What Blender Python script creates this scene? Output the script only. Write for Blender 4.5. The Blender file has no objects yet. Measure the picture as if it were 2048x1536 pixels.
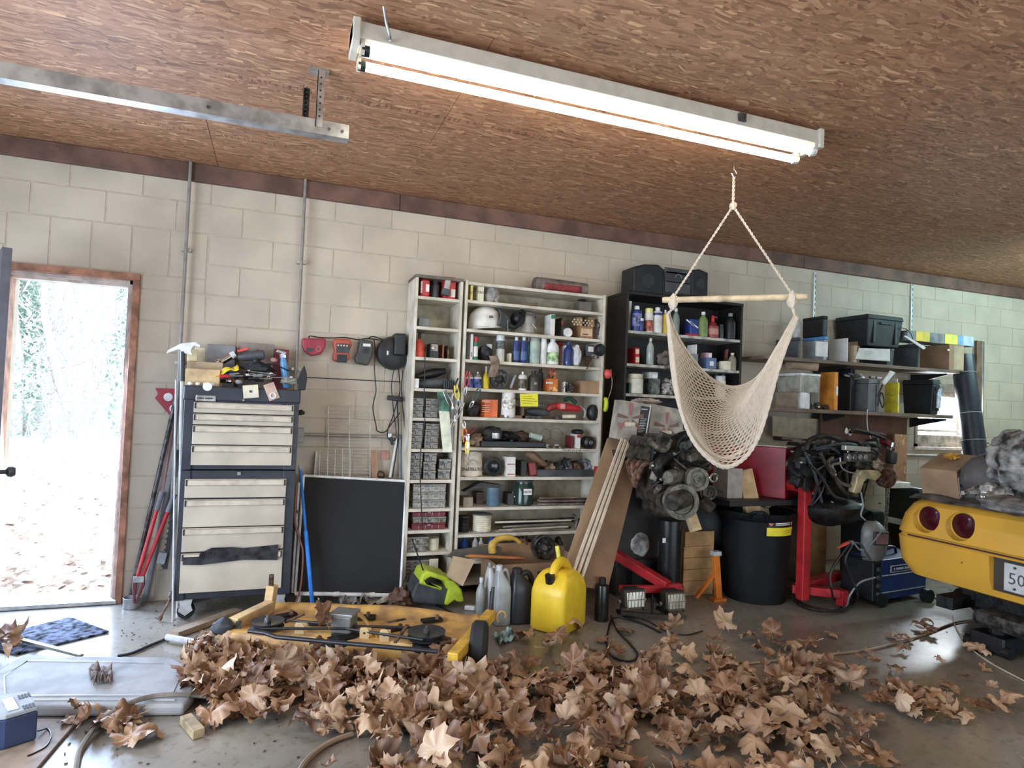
import bpy, math, random
import numpy as np
from mathutils import Vector, Matrix, Euler, noise
rnd = random.Random(7)
C = bpy.context.scene.collection
sc = bpy.context.scene
# ---------------------------------------------------------------- camera
FPX, YAW, PITCH, ROLL = 1277.05, .352311, .0308446, .0400719
CAM = Vector((.88186, -4.73718, 1.3789))
Fw = Vector((math.sin(YAW)*math.cos(PITCH), math.cos(YAW)*math.cos(PITCH), math.sin(PITCH)))
_r = Vector((math.cos(YAW), -math.sin(YAW), 0)); _u = _r.cross(Fw)
Rt = _r*math.cos(ROLL)+_u*math.sin(ROLL); Up = -_r*math.sin(ROLL)+_u*math.cos(ROLL)
cam_data = bpy.data.cameras.new('camera'); cam = bpy.data.objects.new('camera', cam_data); C.objects.link(cam)
m4 = Matrix((Rt, Up, -Fw)).transposed().to_4x4(); m4.translation = CAM; cam.matrix_world = m4
cam_data.sensor_width = 36; cam_data.lens = FPX/2048*36; cam_data.clip_start = .05; cam_data.clip_end = 200
sc.camera = cam
sc.view_settings.view_transform = 'Standard'; sc.view_settings.look = 'None'
sc.view_settings.gamma = 1; sc.view_settings.use_curve_mapping = False
sc.view_settings.exposure = 0.66
# ---------------------------------------------------------------- sky and lamps
w = bpy.data.worlds.new('sky'); sc.world = w; w.use_nodes = True
bg = w.node_tree.nodes['Background']; bg.inputs[0].default_value = (.72, .86, 1, 1); bg.inputs[1].default_value = 2.6
def area(name, loc, tgt, sx, sy, e, col):
    l = bpy.data.lights.new(name, 'AREA'); l.shape = 'RECTANGLE'; l.size = sx; l.size_y = sy; l.energy = e; l.color = col
    o = bpy.data.objects.new(name, l); C.objects.link(o); o.location = loc
    o.rotation_euler = (Vector(tgt)-Vector(loc)).to_track_quat('-Z', 'Y').to_euler(); return o
area('daylight_from_side_bay', (-1.78, -3.4, 1.25), (1.5, -3.3, 1.0), 3.4, 2.2, 112, (.68, .80, 1))
area('daylight_from_front_bay', (4.2, -7.85, 1.3), (4.2, 0, 1.3), 5.5, 2.2, 20, (1, .95, .86))
area('daylight_in_entry_door', (-.36, .12, 1.05), (-.1, -2.5, .3), .62, 1.95, 52, (.5, .68, 1))
area('daylight_in_window', (7.5, .1, 1.38), (6.5, -3, .4), .8, .5, 34, (.86, .94, 1))
# ---------------------------------------------------------------- helpers
def P(a, b, x=None, y=None, z=None):
    """the point of the scene on a given plane that photograph pixel (a, b) shows"""
    d = Rt*((a-1024)/FPX)-Up*((b-768)/FPX)+Fw
    t = (x-CAM.x)/d.x if x is not None else (y-CAM.y)/d.y if y is not None else (z-CAM.z)/d.z
    return CAM+d*t
_m = {}
def mat(name, col, rough=.6, metal=0, var=.12, scale=14, bump=0, bscale=60, coat=0, dirt=None, trans=0, alpha=1, emis=0, spec=.5, island=0):
    if name in _m: return _m[name]
    m = bpy.data.materials.new(name); m.use_nodes = True; nt = m.node_tree; N = nt.nodes; L = nt.links
    b = N['Principled BSDF']; b.inputs['Roughness'].default_value = rough; b.inputs['Metallic'].default_value = metal
    b.inputs['Coat Weight'].default_value = coat; b.inputs['Transmission Weight'].default_value = trans
    b.inputs['Specular IOR Level'].default_value = spec; b.inputs['Alpha'].default_value = alpha
    tc = N.new('ShaderNodeTexCoord'); no = N.new('ShaderNodeTexNoise'); no.inputs['Scale'].default_value = scale; no.inputs['Detail'].default_value = 5
    L.new(tc.outputs['Object'], no.inputs['Vector'])
    mx = N.new('ShaderNodeMix'); mx.data_type = 'RGBA'
    c = list(col)+[1]; lo = [max(0, k*(1-var*1.6)) for k in col]+[1]; hi = [min(1, k*(1+var)) for k in col]+[1]
    if dirt: lo = list(dirt)+[1]
    rp = N.new('ShaderNodeMapRange'); rp.inputs[1].default_value = .35 if not dirt else .3; rp.inputs[2].default_value = .62
    L.new(no.outputs['Fac'], rp.inputs[0]); L.new(rp.outputs[0], mx.inputs[0])
    mx.inputs[6].default_value = lo; mx.inputs[7].default_value = hi
    out = mx.outputs[2]
    if island:
        oi = N.new('ShaderNodeObjectInfo'); gi = N.new('ShaderNodeNewGeometry'); ad = N.new('ShaderNodeMath'); ad.operation = 'ADD'
        L.new(oi.outputs['Random'], ad.inputs[0]); L.new(gi.outputs['Random Per Island'], ad.inputs[1])
        fr = N.new('ShaderNodeMath'); fr.operation = 'FRACT'; L.new(ad.outputs[0], fr.inputs[0])
        hs = N.new('ShaderNodeHueSaturation'); mr = N.new('ShaderNodeMapRange'); mr.inputs[3].default_value = 1-island; mr.inputs[4].default_value = 1+island
        L.new(fr.outputs[0], mr.inputs[0]); L.new(mr.outputs[0], hs.inputs['Value']); L.new(out, hs.inputs['Color']); out = hs.outputs[0]
    L.new(out, b.inputs['Base Color'])
    if emis: b.inputs['Emission Color'].default_value = c; b.inputs['Emission Strength'].default_value = emis
    if bump:
        n2 = N.new('ShaderNodeTexNoise'); n2.inputs['Scale'].default_value = bscale; n2.inputs['Detail'].default_value = 4
        L.new(tc.outputs['Object'], n2.inputs['Vector']); bp = N.new('ShaderNodeBump'); bp.inputs['Strength'].default_value = bump; bp.inputs['Distance'].default_value = .01
        L.new(n2.outputs['Fac'], bp.inputs['Height']); L.new(bp.outputs[0], b.inputs['Normal'])
    _m[name] = m; return m
BASE = {}
def V(*a): return Vector(a[0]) if len(a) == 1 else Vector(a)
class M:
    def __init__(s): s.v = []; s.f = []
    def add(s, vs, fs): n = len(s.v); s.v += [tuple(q) for q in vs]; s.f += [tuple(i+n for i in f) for f in fs]; return s
    def box(s, x0, x1, y0, y1, z0, z1):
        return s.add([(x, y, z) for x in (x0, x1) for y in (y0, y1) for z in (z0, z1)], [(0, 1, 3, 2), (4, 6, 7, 5), (0, 4, 5, 1), (2, 3, 7, 6), (0, 2, 6, 4), (1, 5, 7, 3)])
    def obox(s, c, sz, rot=(0, 0, 0), top=1):
        R = Euler(rot).to_matrix(); c = Vector(c)
        return s.add([c+R@Vector((a*sz[0]/2*(top if e > 0 else 1), b*sz[1]/2*(top if e > 0 else 1), e*sz[2]/2)) for a in (-1, 1) for b in (-1, 1) for e in (-1, 1)],
                     [(0, 1, 3, 2), (4, 6, 7, 5), (0, 4, 5, 1), (2, 3, 7, 6), (0, 2, 6, 4), (1, 5, 7, 3)])
    def beam(s, p, q, w, h, up=(0, 0, 1)):
        p = Vector(p); q = Vector(q); d = (q-p).normalized(); a = d.cross(Vector(up))
        if a.length < 1e-4: a = d.cross(Vector((0, 1, 0)))
        a.normalize(); b = a.cross(d)
        return s.add([e+a*(i*w/2)+b*(j*h/2) for e in (p, q) for i in (-1, 1) for j in (-1, 1)], [(0, 1, 3, 2), (4, 6, 7, 5), (0, 4, 5, 1), (2, 3, 7, 6), (0, 2, 6, 4), (1, 5, 7, 3)])
    def tube(s, path, r, n=8, cap=True, flat=1):
        path = [Vector(p) for p in path]; k = len(path); rr = r if isinstance(r, (list, tuple)) else [r]*k
        vs = []; prev = None
        for i, p in enumerate(path):
            d = (path[min(i+1, k-1)]-path[max(i-1, 0)])
            d = d.normalized() if d.length > 1e-9 else Vector((0, 0, 1))
            if prev is None:
                a = d.cross(Vector((0, 0, 1)))
                if a.length < .05: a = d.cross(Vector((0, 1, 0)))
            else: a = prev-d*prev.dot(d)
            a.normalize(); prev = a; b = d.cross(a)
            vs += [p+(a*math.cos(2*math.pi*j/n)+b*(flat*math.sin(2*math.pi*j/n)))*rr[i] for j in range(n)]
        fs = [(i*n+j, i*n+(j+1) % n, (i+1)*n+(j+1) % n, (i+1)*n+j) for i in range(k-1) for j in range(n)]
        if cap: fs += [tuple(range(n))[::-1], tuple(range((k-1)*n, k*n))]
        return s.add(vs, fs)
    def cyl(s, p, q, r, r2=None, n=16): return s.tube([p, q], [r, r if r2 is None else r2], n)
    def lathe(s, prof, base=(0, 0, 0), n=20, axis=None, sx=1, sy=1):
        R = Vector((0, 0, 1)).rotation_difference(Vector(axis)).to_matrix() if axis else Matrix.Identity(3)
        b = Vector(base); k = len(prof)
        vs = [b+R@Vector((r*sx*math.cos(2*math.pi*j/n), r*sy*math.sin(2*math.pi*j/n), z)) for r, z in prof for j in range(n)]
        fs = [(i*n+j, i*n+(j+1) % n, (i+1)*n+(j+1) % n, (i+1)*n+j) for i in range(k-1) for j in range(n)]
        fs += [tuple(range(n))[::-1], tuple(range((k-1)*n, k*n))]
        return s.add(vs, fs)
    def ring(s, c, R, r, axis=(0, 0, 1), n=24, m=6, a0=0, a1=360):
        q = Vector((0, 0, 1)).rotation_difference(Vector(axis).normalized()).to_matrix(); full = (a1-a0) >= 360
        pts = [Vector(c)+q@Vector((R*math.cos(math.radians(a0+(a1-a0)*i/n)), R*math.sin(math.radians(a0+(a1-a0)*i/n)), 0)) for i in range(n+1)]
        return s.tube(pts, r, m)
    def prism(s, poly, o, a, b, t):
        o = Vector(o); a = Vector(a); b = Vector(b); t = Vector(t); n = len(poly)
        vs = [o+a*p+b*q for p, q in poly]; vs += [q+t for q in vs]
        return s.add(vs, [tuple(range(n))[::-1], tuple(range(n, 2*n))]+[(i, (i+1) % n, n+(i+1) % n, n+i) for i in range(n)])
    def sheet(s, fn, nu, nv, t=0):
        vs = [Vector(fn(i/nu, j/nv)) for i in range(nu+1) for j in range(nv+1)]; k = nv+1
        fs = [(i*k+j, i*k+j+1, (i+1)*k+j+1, (i+1)*k+j) for i in range(nu) for j in range(nv)]
        return s.add(vs, fs)
    def blob(s, c, rad, amp=.15, fr=2.2, seed=0, nu=20, nv=12, flat=None):
        c = Vector(c); vs = []
        for i in range(nv+1):
            th = math.pi*i/nv
            for j in range(nu):
                ph = 2*math.pi*j/nu; d = Vector((math.sin(th)*math.cos(ph), math.sin(th)*math.sin(ph), math.cos(th)))
                k = 1+amp*2*noise.noise(d*fr+Vector((seed*3.1, seed*1.7, seed)))+amp*.8*noise.noise(d*fr*3+Vector((seed, 0, 5)))
                q = Vector((d.x*rad[0]*k, d.y*rad[1]*k, d.z*rad[2]*k))
                if flat is not None and q.z < -rad[2]*flat: q.z = -rad[2]*flat
                vs.append(c+q)
        fs = [(i*nu+j, i*nu+(j+1) % nu, (i+1)*nu+(j+1) % nu, (i+1)*nu+j) for i in range(nv) for j in range(nu)]
        return s.add(vs, fs)
    def rot(s, c, ang, axis='Z'):
        R = Matrix.Rotation(ang, 3, axis); c = Vector(c); s.v = [tuple(c+R@(Vector(q)-c)) for q in s.v]; return s
    def put(s, name, material, parent=None, base=None, smooth=None, bev=0, thick=0, sub=0):
        """link as ONE mesh object; vertices are given in world metres"""
        me = bpy.data.meshes.new(name)
        if parent is not None: b = BASE[parent.name]
        elif base is not None: b = Vector(base)
        else:
            a = np.array(s.v); b = Vector(((a[:, 0].min()+a[:, 0].max())/2, (a[:, 1].min()+a[:, 1].max())/2, a[:, 2].min()))
        a = np.array(s.v)-np.array(b)
        me.from_pydata(a.tolist(), [], s.f); me.materials.append(material)
        o = bpy.data.objects.new(name, me); C.objects.link(o)
        if parent is not None: o.parent = parent
        else: o.location = b
        BASE[o.name] = b
        if smooth is None: smooth = len(s.f) > 30
        if smooth:
            me.polygons.foreach_set('use_smooth', [True]*len(me.polygons))
            try: me.set_sharp_from_angle(angle=math.radians(38))
            except Exception: pass
        if thick: md = o.modifiers.new('thickness', 'SOLIDIFY'); md.thickness = thick; md.offset = 0
        if bev: md = o.modifiers.new('soft_edges', 'BEVEL'); md.width = bev; md.segments = 2; md.limit_method = 'ANGLE'; md.angle_limit = .7
        if sub: md = o.modifiers.new('rounding', 'SUBSURF'); md.levels = sub; md.render_levels = sub
        return o
def tag(o, label, cat, group=None, kind=None):
    o['label'] = label; o['category'] = cat
    if group: o['group'] = group
    if kind: o['kind'] = kind
    return o
def thing(name, label, cat, base, group=None):
    o = bpy.data.objects.new(name, None); C.objects.link(o); o.location = base; BASE[o.name] = Vector(base); o.empty_display_size = .05
    return tag(o, label, cat, group)
def struct(o): o['kind'] = 'structure'; return o
def text(s, parent, loc, size, material, rot=(math.pi/2, 0, 0), ext=.0004, name='lettering', align='CENTER'):
    if s[0] == '~':   # lettering too blurred in the photograph to read: a line of uneven strokes
        mk = M(); x = -sum(int(q)+1 for q in s[1:].split())*size*.3
        for q in s[1:].split():
            for k in range(int(q)): hk = size*(.62, .5, .7, .55)[k % 4]; mk.box(x, x+size*.5, -hk/2, hk/2, -ext, ext); x += size*.58
            x += size*.5
        o = mk.put(name, material, parent); o.data.transform(Matrix.Translation(BASE[parent.name])); o.location = Vector(loc)-BASE[parent.name]; o.rotation_euler = rot; return o
    cu = bpy.data.curves.new('tmp', 'FONT'); cu.body = s; cu.size = size; cu.extrude = ext; cu.align_x = align; cu.align_y = 'CENTER'; cu.resolution_u = 2
    q = bpy.data.objects.new('tmp', cu); me = bpy.data.meshes.new_from_object(q); bpy.data.objects.remove(q); me.materials.clear(); me.materials.append(material)
    o = bpy.data.objects.new(name, me); C.objects.link(o); o.parent = parent; o.location = Vector(loc)-BASE[parent.name]; o.rotation_euler = rot
    BASE[o.name] = BASE[parent.name]; return o
def dup(root, loc, rotz=None, label=None, group=None):
    r = root.copy(); C.objects.link(r); r.location = loc
    if rotz is not None: r.rotation_euler = (0, 0, rotz) if not isinstance(rotz, tuple) else rotz
    if label: r['label'] = label
    if group: r['group'] = group
    for ch in list(root.children):
        c = ch.copy(); C.objects.link(c); c.parent = r
        for g in list(ch.children):
            d = g.copy(); C.objects.link(d); d.parent = c
    return r
def cr(pts, n=6):
    """smooth curve through points (Catmull-Rom)"""
    p = [Vector(q) for q in pts]; p = [p[0]*2-p[1]]+p+[p[-1]*2-p[-2]]; out = []
    for i in range(1, len(p)-2):
        for k in range(n):
            t = k/n; a, b, c, d = p[i-1:i+3]
            out.append(.5*((2*b)+(c-a)*t+(2*a-5*b+4*c-d)*t*t+(3*b-a-3*c+d)*t**3))
    return out+[p[-2]]
def wire(pts, r, name, material, parent=None, label=None, cat='cable', group=None, n=6, seg=5):
    o = M().tube(cr(pts, seg), r, n).put(name, material, parent)
    if label: tag(o, label, cat, group)
    return o
# common materials
WHITE = mat('white_plastic', (.78, .78, .76), .4); BLACK = mat('black_plastic', (.011, .011, .012), .45, var=.3)
DKGREY = mat('dark_grey_plastic', (.06, .065, .07), .5, var=.25); GREY = mat('grey_plastic', (.25, .26, .27), .5); LGREY = mat('pale_grey_plastic', (.5, .51, .5), .5)
STEEL = mat('worn_steel', (.45, .44, .42), .38, .85, var=.25); DSTEEL = mat('dark_oily_steel', (.09, .085, .08), .45, .6, var=.45, scale=25); CHROME = mat('chrome', (.7, .7, .7), .15, 1)
RED = mat('red_plastic', (.5, .025, .03), .42); ORANGE = mat('orange_plastic', (.75, .2, .03), .45); YEL = mat('yellow_plastic', (.82, .62, .03), .42)
BLUE = mat('blue_plastic', (.02, .1, .42), .38); GREEN = mat('green_plastic', (.03, .2, .1), .45); LIME = mat('lime_plastic', (.55, .65, .05), .45)
CARD = mat('brown_cardboard', (.36, .23, .135), .8, var=.12, scale=6); CARD2 = mat('pale_cardboard', (.5, .38, .25), .8, scale=6)
WOOD = mat('pale_lumber', (.6, .42, .22), .6, var=.2, scale=9); DWOOD = mat('old_brown_wood', (.16, .095, .06), .65, var=.3, scale=9)
PAPER = mat('white_paper', (.76, .74, .7), .7, var=.06); CLEAR = mat('cloudy_clear_plastic', (.6, .6, .58), .3, var=.1, alpha=.55)
RAGM = mat('grey_rag_cloth', (.2, .19, .18), .9, var=.4, bump=.4); INK = mat('black_ink', (.02, .02, .02), .7, var=0)
CREAM = mat('cream_card', (.7, .64, .48), .7); TAN = mat('tan_leather', (.35, .24, .15), .7, var=.3); RUST = mat('rusty_brown_metal', (.16, .09, .055), .7, .3, var=.5, scale=30)
PINK = mat('faded_pink', (.5, .25, .2), .6); MAROON = mat('maroon_plastic', (.16, .015, .025), .45)
# ================================================================ THE SETTING
WX0, WX1, FY, CZ = -1.8, 10.6, -7.9, 2.895
# --- floor: worn, half polished concrete
def floor_mat():
    m = bpy.data.materials.new('worn_concrete'); m.use_nodes = True; N = m.node_tree.nodes; L = m.node_tree.links; b = N['Principled BSDF']
    tc = N.new('ShaderNodeTexCoord'); a = N.new('ShaderNodeTexNoise'); a.inputs['Scale'].default_value = 1.1; a.inputs['Detail'].default_value = 8; a.inputs['Roughness'].default_value = .62
    L.new(tc.outputs['Object'], a.inputs['Vector']); r = N.new('ShaderNodeValToRGB'); e = r.color_ramp.elements
    e[0].position = .32; e[0].color = (.18, .158, .125, 1); e[1].position = .66; e[1].color = (.34, .31, .26, 1)
    L.new(a.outputs['Fac'], r.inputs[0])
    s = N.new('ShaderNodeTexNoise'); s.inputs['Scale'].default_value = 26; s.inputs['Detail'].default_value = 6; L.new(tc.outputs['Object'], s.inputs['Vector'])
    rs = N.new('ShaderNodeValToRGB'); rs.color_ramp.elements[0].position = .30; rs.color_ramp.elements[0].color = (.72, .69, .64, 1); rs.color_ramp.elements[1].position = .45; rs.color_ramp.elements[1].color = (1, 1, 1, 1)
    L.new(s.outputs['Fac'], rs.inputs[0]); mx = N.new('ShaderNodeMix'); mx.data_type = 'RGBA'; mx.blend_type = 'MULTIPLY'; mx.inputs[0].default_value = 1
    L.new(r.outputs[0], mx.inputs[6]); L.new(rs.outputs[0], mx.inputs[7]); L.new(mx.outputs[2], b.inputs['Base Color'])
    rr = N.new('ShaderNodeMapRange'); rr.inputs[1].default_value = .3; rr.inputs[2].default_value = .7; rr.inputs[3].default_value = .40; rr.inputs[4].default_value = .16
    L.new(a.outputs['Fac'], rr.inputs[0]); L.new(rr.outputs[0], b.inputs['Roughness'])
    bp = N.new('ShaderNodeBump'); bp.inputs['Strength'].default_value = .12; bp.inputs['Distance'].default_value = .005
    L.new(s.outputs['Fac'], bp.inputs['Height']); L.new(bp.outputs[0], b.inputs['Normal'])
    b.inputs['Specular IOR Level'].default_value = .55
    return m
struct(M().box(WX0-.2, WX1+.2, FY-.2, .2, -.15, 0).put('floor', floor_mat()))
# --- ceiling: sheets of strand board
def osb():
    m = bpy.data.materials.new('strand_board'); m.use_nodes = True; N = m.node_tree.nodes; L = m.node_tree.links; b = N['Principled BSDF']; b.inputs['Roughness'].default_value = .62
    tc = N.new('ShaderNodeTexCoord'); geo = N.new('ShaderNodeNewGeometry')
    wn = N.new('ShaderNodeTexNoise'); wn.inputs['Scale'].default_value = 5; wn.inputs['Detail'].default_value = 2; L.new(geo.outputs['Position'], wn.inputs['Vector'])
    va = N.new('ShaderNodeVectorMath'); va.operation = 'MULTIPLY_ADD'; va.inputs[1].default_value = (.08, .11, 0); L.new(wn.outputs['Color'], va.inputs[0]); L.new(geo.outputs['Position'], va.inputs[2])
    cols = []; dist = []
    for k, (ang, sx, sy) in enumerate(((4, 9, 80), (-24, 11, 70), (26, 10, 60))):
        mp = N.new('ShaderNodeMapping'); mp.inputs['Rotation'].default_value = (0, 0, math.radians(ang)); mp.inputs['Scale'].default_value = (sx, sy, 0); mp.inputs['Location'].default_value = (k*3.3, k*1.7, 0)
        L.new(va.outputs[0], mp.inputs[0]); vo = N.new('ShaderNodeTexVoronoi'); vo.inputs['Scale'].default_value = 1; L.new(mp.outputs[0], vo.inputs['Vector'])
        cols.append(vo.outputs['Color']); dist.append(vo.outputs['Distance'])
    n3 = N.new('ShaderNodeTexNoise'); n3.inputs['Scale'].default_value = 16; n3.inputs['Detail'].default_value = 1; L.new(geo.outputs['Position'], n3.inputs['Vector'])
    def step(sock, lo, hi):
        q = N.new('ShaderNodeMapRange'); q.inputs[1].default_value = lo; q.inputs[2].default_value = hi; L.new(sock, q.inputs[0]); return q.outputs[0]
    m1 = N.new('ShaderNodeMix'); m1.data_type = 'RGBA'; L.new(step(n3.outputs['Fac'], .5, .52), m1.inputs[0]); L.new(cols[0], m1.inputs[6]); L.new(cols[1], m1.inputs[7])
    n4 = N.new('ShaderNodeTexNoise'); n4.inputs['Scale'].default_value = 13; n4.inputs['Detail'].default_value = 1; mp4 = N.new('ShaderNodeMapping'); mp4.inputs['Location'].default_value = (7, 3, 0); L.new(geo.outputs['Position'], mp4.inputs[0]); L.new(mp4.outputs[0], n4.inputs['Vector'])
    m2 = N.new('ShaderNodeMix'); m2.data_type = 'RGBA'; L.new(step(n4.outputs['Fac'], .56, .58), m2.inputs[0]); L.new(m1.outputs[2], m2.inputs[6]); L.new(cols[2], m2.inputs[7])
    sp = N.new('ShaderNodeSeparateColor'); L.new(m2.outputs[2], sp.inputs[0])
    r = N.new('ShaderNodeValToRGB'); e = r.color_ramp.elements
    e[0].position = 0; e[0].color = (.20, .092, .046, 1); e[1].position = 1; e[1].color = (.66, .39, .21, 1)
    x = e.new(.2); x.color = (.31, .148, .075, 1); x = e.new(.8); x.color = (.42, .215, .115, 1); x = e.new(.95); x.color = (.50, .28, .15, 1)
    L.new(sp.outputs[0], r.inputs[0])
    # printed grade stamps in two rows, too blurred to read
    xyz = N.new('ShaderNodeSeparateXYZ'); L.new(geo.outputs['Position'], xyz.inputs[0])
    def band(y0, h, x0, x1):
        def cmpn(s, c, e_):
            q = N.new('ShaderNodeMath'); q.operation = 'COMPARE'; q.inputs[1].default_value = c; q.inputs[2].default_value = e_; L.new(s, q.inputs[0]); return q.outputs[0]
        q = N.new('ShaderNodeMath'); q.operation = 'MULTIPLY'; L.new(cmpn(xyz.outputs['Y'], y0, h), q.inputs[0]); L.new(cmpn(xyz.outputs['X'], (x0+x1)/2, (x1-x0)/2), q.inputs[1]); return q.outputs[0]
    b1 = band(-.62, .022, .05, 1.25); b2 = band(-1.42, .022, .55, 2.3)
    sm = N.new('ShaderNodeMath'); sm.operation = 'ADD'; L.new(b1, sm.inputs[0]); L.new(b2, sm.inputs[1])
    mp5 = N.new('ShaderNodeMapping'); mp5.inputs['Scale'].default_value = (90, 8, 0); L.new(geo.outputs['Position'], mp5.inputs[0]); n5 = N.new('ShaderNodeTexNoise'); n5.inputs['Scale'].default_value = 1; n5.inputs['Detail'].default_value = 3; L.new(mp5.outputs[0], n5.inputs['Vector'])
    mm = N.new('ShaderNodeMath'); mm.operation = 'MULTIPLY'; L.new(sm.outputs[0], mm.inputs[0]); L.new(step(n5.outputs['Fac'], .52, .58), mm.inputs[1])
    m5 = N.new('ShaderNodeMath'); m5.operation = 'MULTIPLY'; m5.inputs[1].default_value = .62; L.new(mm.outputs[0], m5.inputs[0])
    fx = N.new('ShaderNodeMix'); fx.data_type = 'RGBA'; L.new(m5.outputs[0], fx.inputs[0]); L.new(r.outputs[0], fx.inputs[6]); fx.inputs[7].default_value = (.09, .04, .025, 1)
    L.new(fx.outputs[2], b.inputs['Base Color'])
    bp = N.new('ShaderNodeBump'); bp.inputs['Strength'].default_value = .35; bp.inputs['Distance'].default_value = .004; L.new(sp.outputs[1], bp.inputs['Height']); L.new(bp.outputs[0], b.inputs['Normal'])
    return m
OSB = osb()
ceil = struct(M().box(WX0-.2, WX1+.2, FY-.2, .2, CZ+.012, CZ+.1).put('ceiling', DWOOD))
py = 0.2
j = 0
while py > FY-.2:
    px = WX0-.2-(1.22 if j % 2 else 0)
    while px < WX1+.2:
        x0, x1 = max(px, WX0-.2), min(px+2.44, WX1+.2)
        if x1-x0 > .05: M().box(x0+.0015, x1-.0015, max(py-1.22, FY-.2)+.0015, py-.0015, CZ, CZ+.0125).put('panel', OSB, ceil)
        px += 2.44
    py -= 1.22; j += 1
# --- walls
PAINT = mat('painted_block', (.53, .455, .35), .55, var=.07, scale=3, bump=.12, bscale=140, island=.02); MORT = mat('painted_mortar', (.48, .41, .31), .6, var=.08)
OX0, OX1, OZ = -.70, -.02, 2.085     # entry door opening
WN = (7.05, 7.95, 1.10, 1.68)        # window opening
mw = M()
for a in ((WX0-.2, OX0, -.02, 2.9), (OX0, OX1, OZ, 2.9), (OX1, WN[0], -.02, 2.9), (WN[0], WN[1], -.02, WN[2]), (WN[0], WN[1], WN[3], 2.9), (WN[1], WX1+.2, -.02, 2.9)):
    mw.box(a[0], a[1], .0035, .2, a[2], a[3])
wall = struct(mw.put('wall_back', MORT, base=(0, 0, 0)))
B_, H_ = .4064, .2032
cells = []
for i in range(14):
    z1 = (14-i)*H_; z0 = z1-H_
    if i == 0: z1 = 2.79
    sh = 0 if i % 2 == 0 else -.5
    for k in range(-5, 27):
        x0 = (k+sh)*B_; x1 = x0+B_
        segs = [(x0, x1)]
        if i == 2 or z0 < OZ-.02:
            out = []
            lo, hi = (OX0-.03, OX1+.036) if i != 2 else (-.72, .40)
            for a, b in segs:
                if a < lo: out.append((a, min(b, lo)))
                if b > hi: out.append((max(a, hi), b))
            segs = out
        if i == 3:
            segs = [(max(a, .40), b) for a, b in segs if b > .45]+[(a, min(b, -.72)) for a, b in segs if a < -.75]
        if WN[2]-.01 < (z0+z1)/2 < WN[3]+.01:
            out = []
            for a, b in segs:
                if a < WN[0]: out.append((a, min(b, WN[0])))
                if b > WN[1]: out.append((max(a, WN[1]), b))
            segs = out
        for a, b in segs:
            a = max(a, WX0-.2); b = min(b, WX1+.2)
            if b-a > .05: cells.append((a, b, z0, z1))
for a in (-.72, -.496, -.272, -.048, .176): cells.append((a, a+.224, 2.13, 2.438))
cells.append((.02, .40, 2.032, 2.13))
def hidden(c): return (.36 < c[0] < 1.0 and c[3] < 1.4) or (1.8 < c[0] < 3.2 and c[3] < 2.2) or (3.5 < c[0] < 4.4 and c[3] < 2.2) or (c[0] > 3.2 and c[3] < .8) or c[0] < -.9 or c[0] > 8.6
cells.sort(key=lambda c: (hidden(c), (c[0]-.8)**2))
rest = M()
for n, (a, b, z0, z1) in enumerate(cells):
    g = .0045
    if n < 298: M().box(a+g, b-g, 0, .02, z0+g, z1-g).put('block', PAINT, wall, bev=.0025)
    else: rest.box(a+g, b-g, 0, .02, z0+g, z1-g)
rest.put('block_courses', PAINT, wall)['kind'] = 'stuff'
WPL = mat('side_wall_paint', (.6, .59, .55), .6, var=.06)
GY0, GY1, GZ = -5.2, -1.6, 2.35
ml = M(); ml.box(WX0-.2, WX0, GY1, .2, 0, 2.9).box(WX0-.2, WX0, FY, GY0, 0, 2.9).box(WX0-.2, WX0, GY0, GY1, GZ, 2.9); struct(ml.put('wall_left', WPL))
struct(M().box(WX1, WX1+.2, FY, .2, 0, 2.9).put('wall_right', WPL))
mf = M(); mf.box(WX0, 1.4, FY-.2, FY, 0, 2.9).box(7, WX1, FY-.2, FY, 0, 2.9).box(1.4, 7, FY-.2, FY, 2.4, 2.9); struct(mf.put('wall_front', WPL))
# --- wall plate under the ceiling, in lengths
PLATE = mat('reddish_brown_plank', (.15, .075, .052), .6, var=.25, scale=6, bump=.15)
tr = struct(M().box(WX0, WX1, -.004, .004, 2.78, CZ-.001).put('trim_1', PLATE))
for a, b in ((WX0, 1.668), (1.672, 5.5), (5.504, WX1)): M().box(a, b, -.042, -.003, 2.777, CZ-.002).put('plank', PLATE, tr, bev=.003)
# --- entry door
JAMB = mat('reddish_door_frame', (.42, .2, .12), .6, var=.3, scale=12); JW = mat('pale_door_stop', (.72, .62, .54), .5, var=.15)
dr = M(); dr.box(OX1-.005, OX1+.035, -.018, .12, 0, OZ-.0055).box(OX0-.04, OX0+.005, -.018, .12, 0, OZ-.0055).box(OX0-.04, OX1+.035, -.018, .12, OZ-.005, OZ+.04)
dr = struct(dr.put('door_1', JAMB, bev=.003))
M().box(OX1-.028, OX1-.004, .02, .16, .03, OZ-.004).box(OX1-.045, OX1-.028, .06, .16, .03, OZ-.02).put('jamb', JW, dr)
M().box(OX0, OX1-.004, .02, .16, OZ-.028, OZ-.004).box(OX0, OX1-.02, .05, .16, OZ-.045, OZ-.028).put('head_jamb', JW, dr)
M().box(OX0-.02, OX1+.01, -.03, .2, 0, .028).put('threshold', mat('aluminium_threshold', (.55, .55, .55), .35, .8), dr, bev=.006)
LEAF = mat('dark_grey_door_leaf', (.10, .095, .11), .5)
e = P(12, 700, y=-.86); h0 = V(OX0-.06, -.02, 0); d = (V(e.x, -.86, 0)-h0).normalized(); nn = V(d.y, -d.x, 0)
h0 = V(e.x, e.y, 0)-d*.86; 
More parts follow.
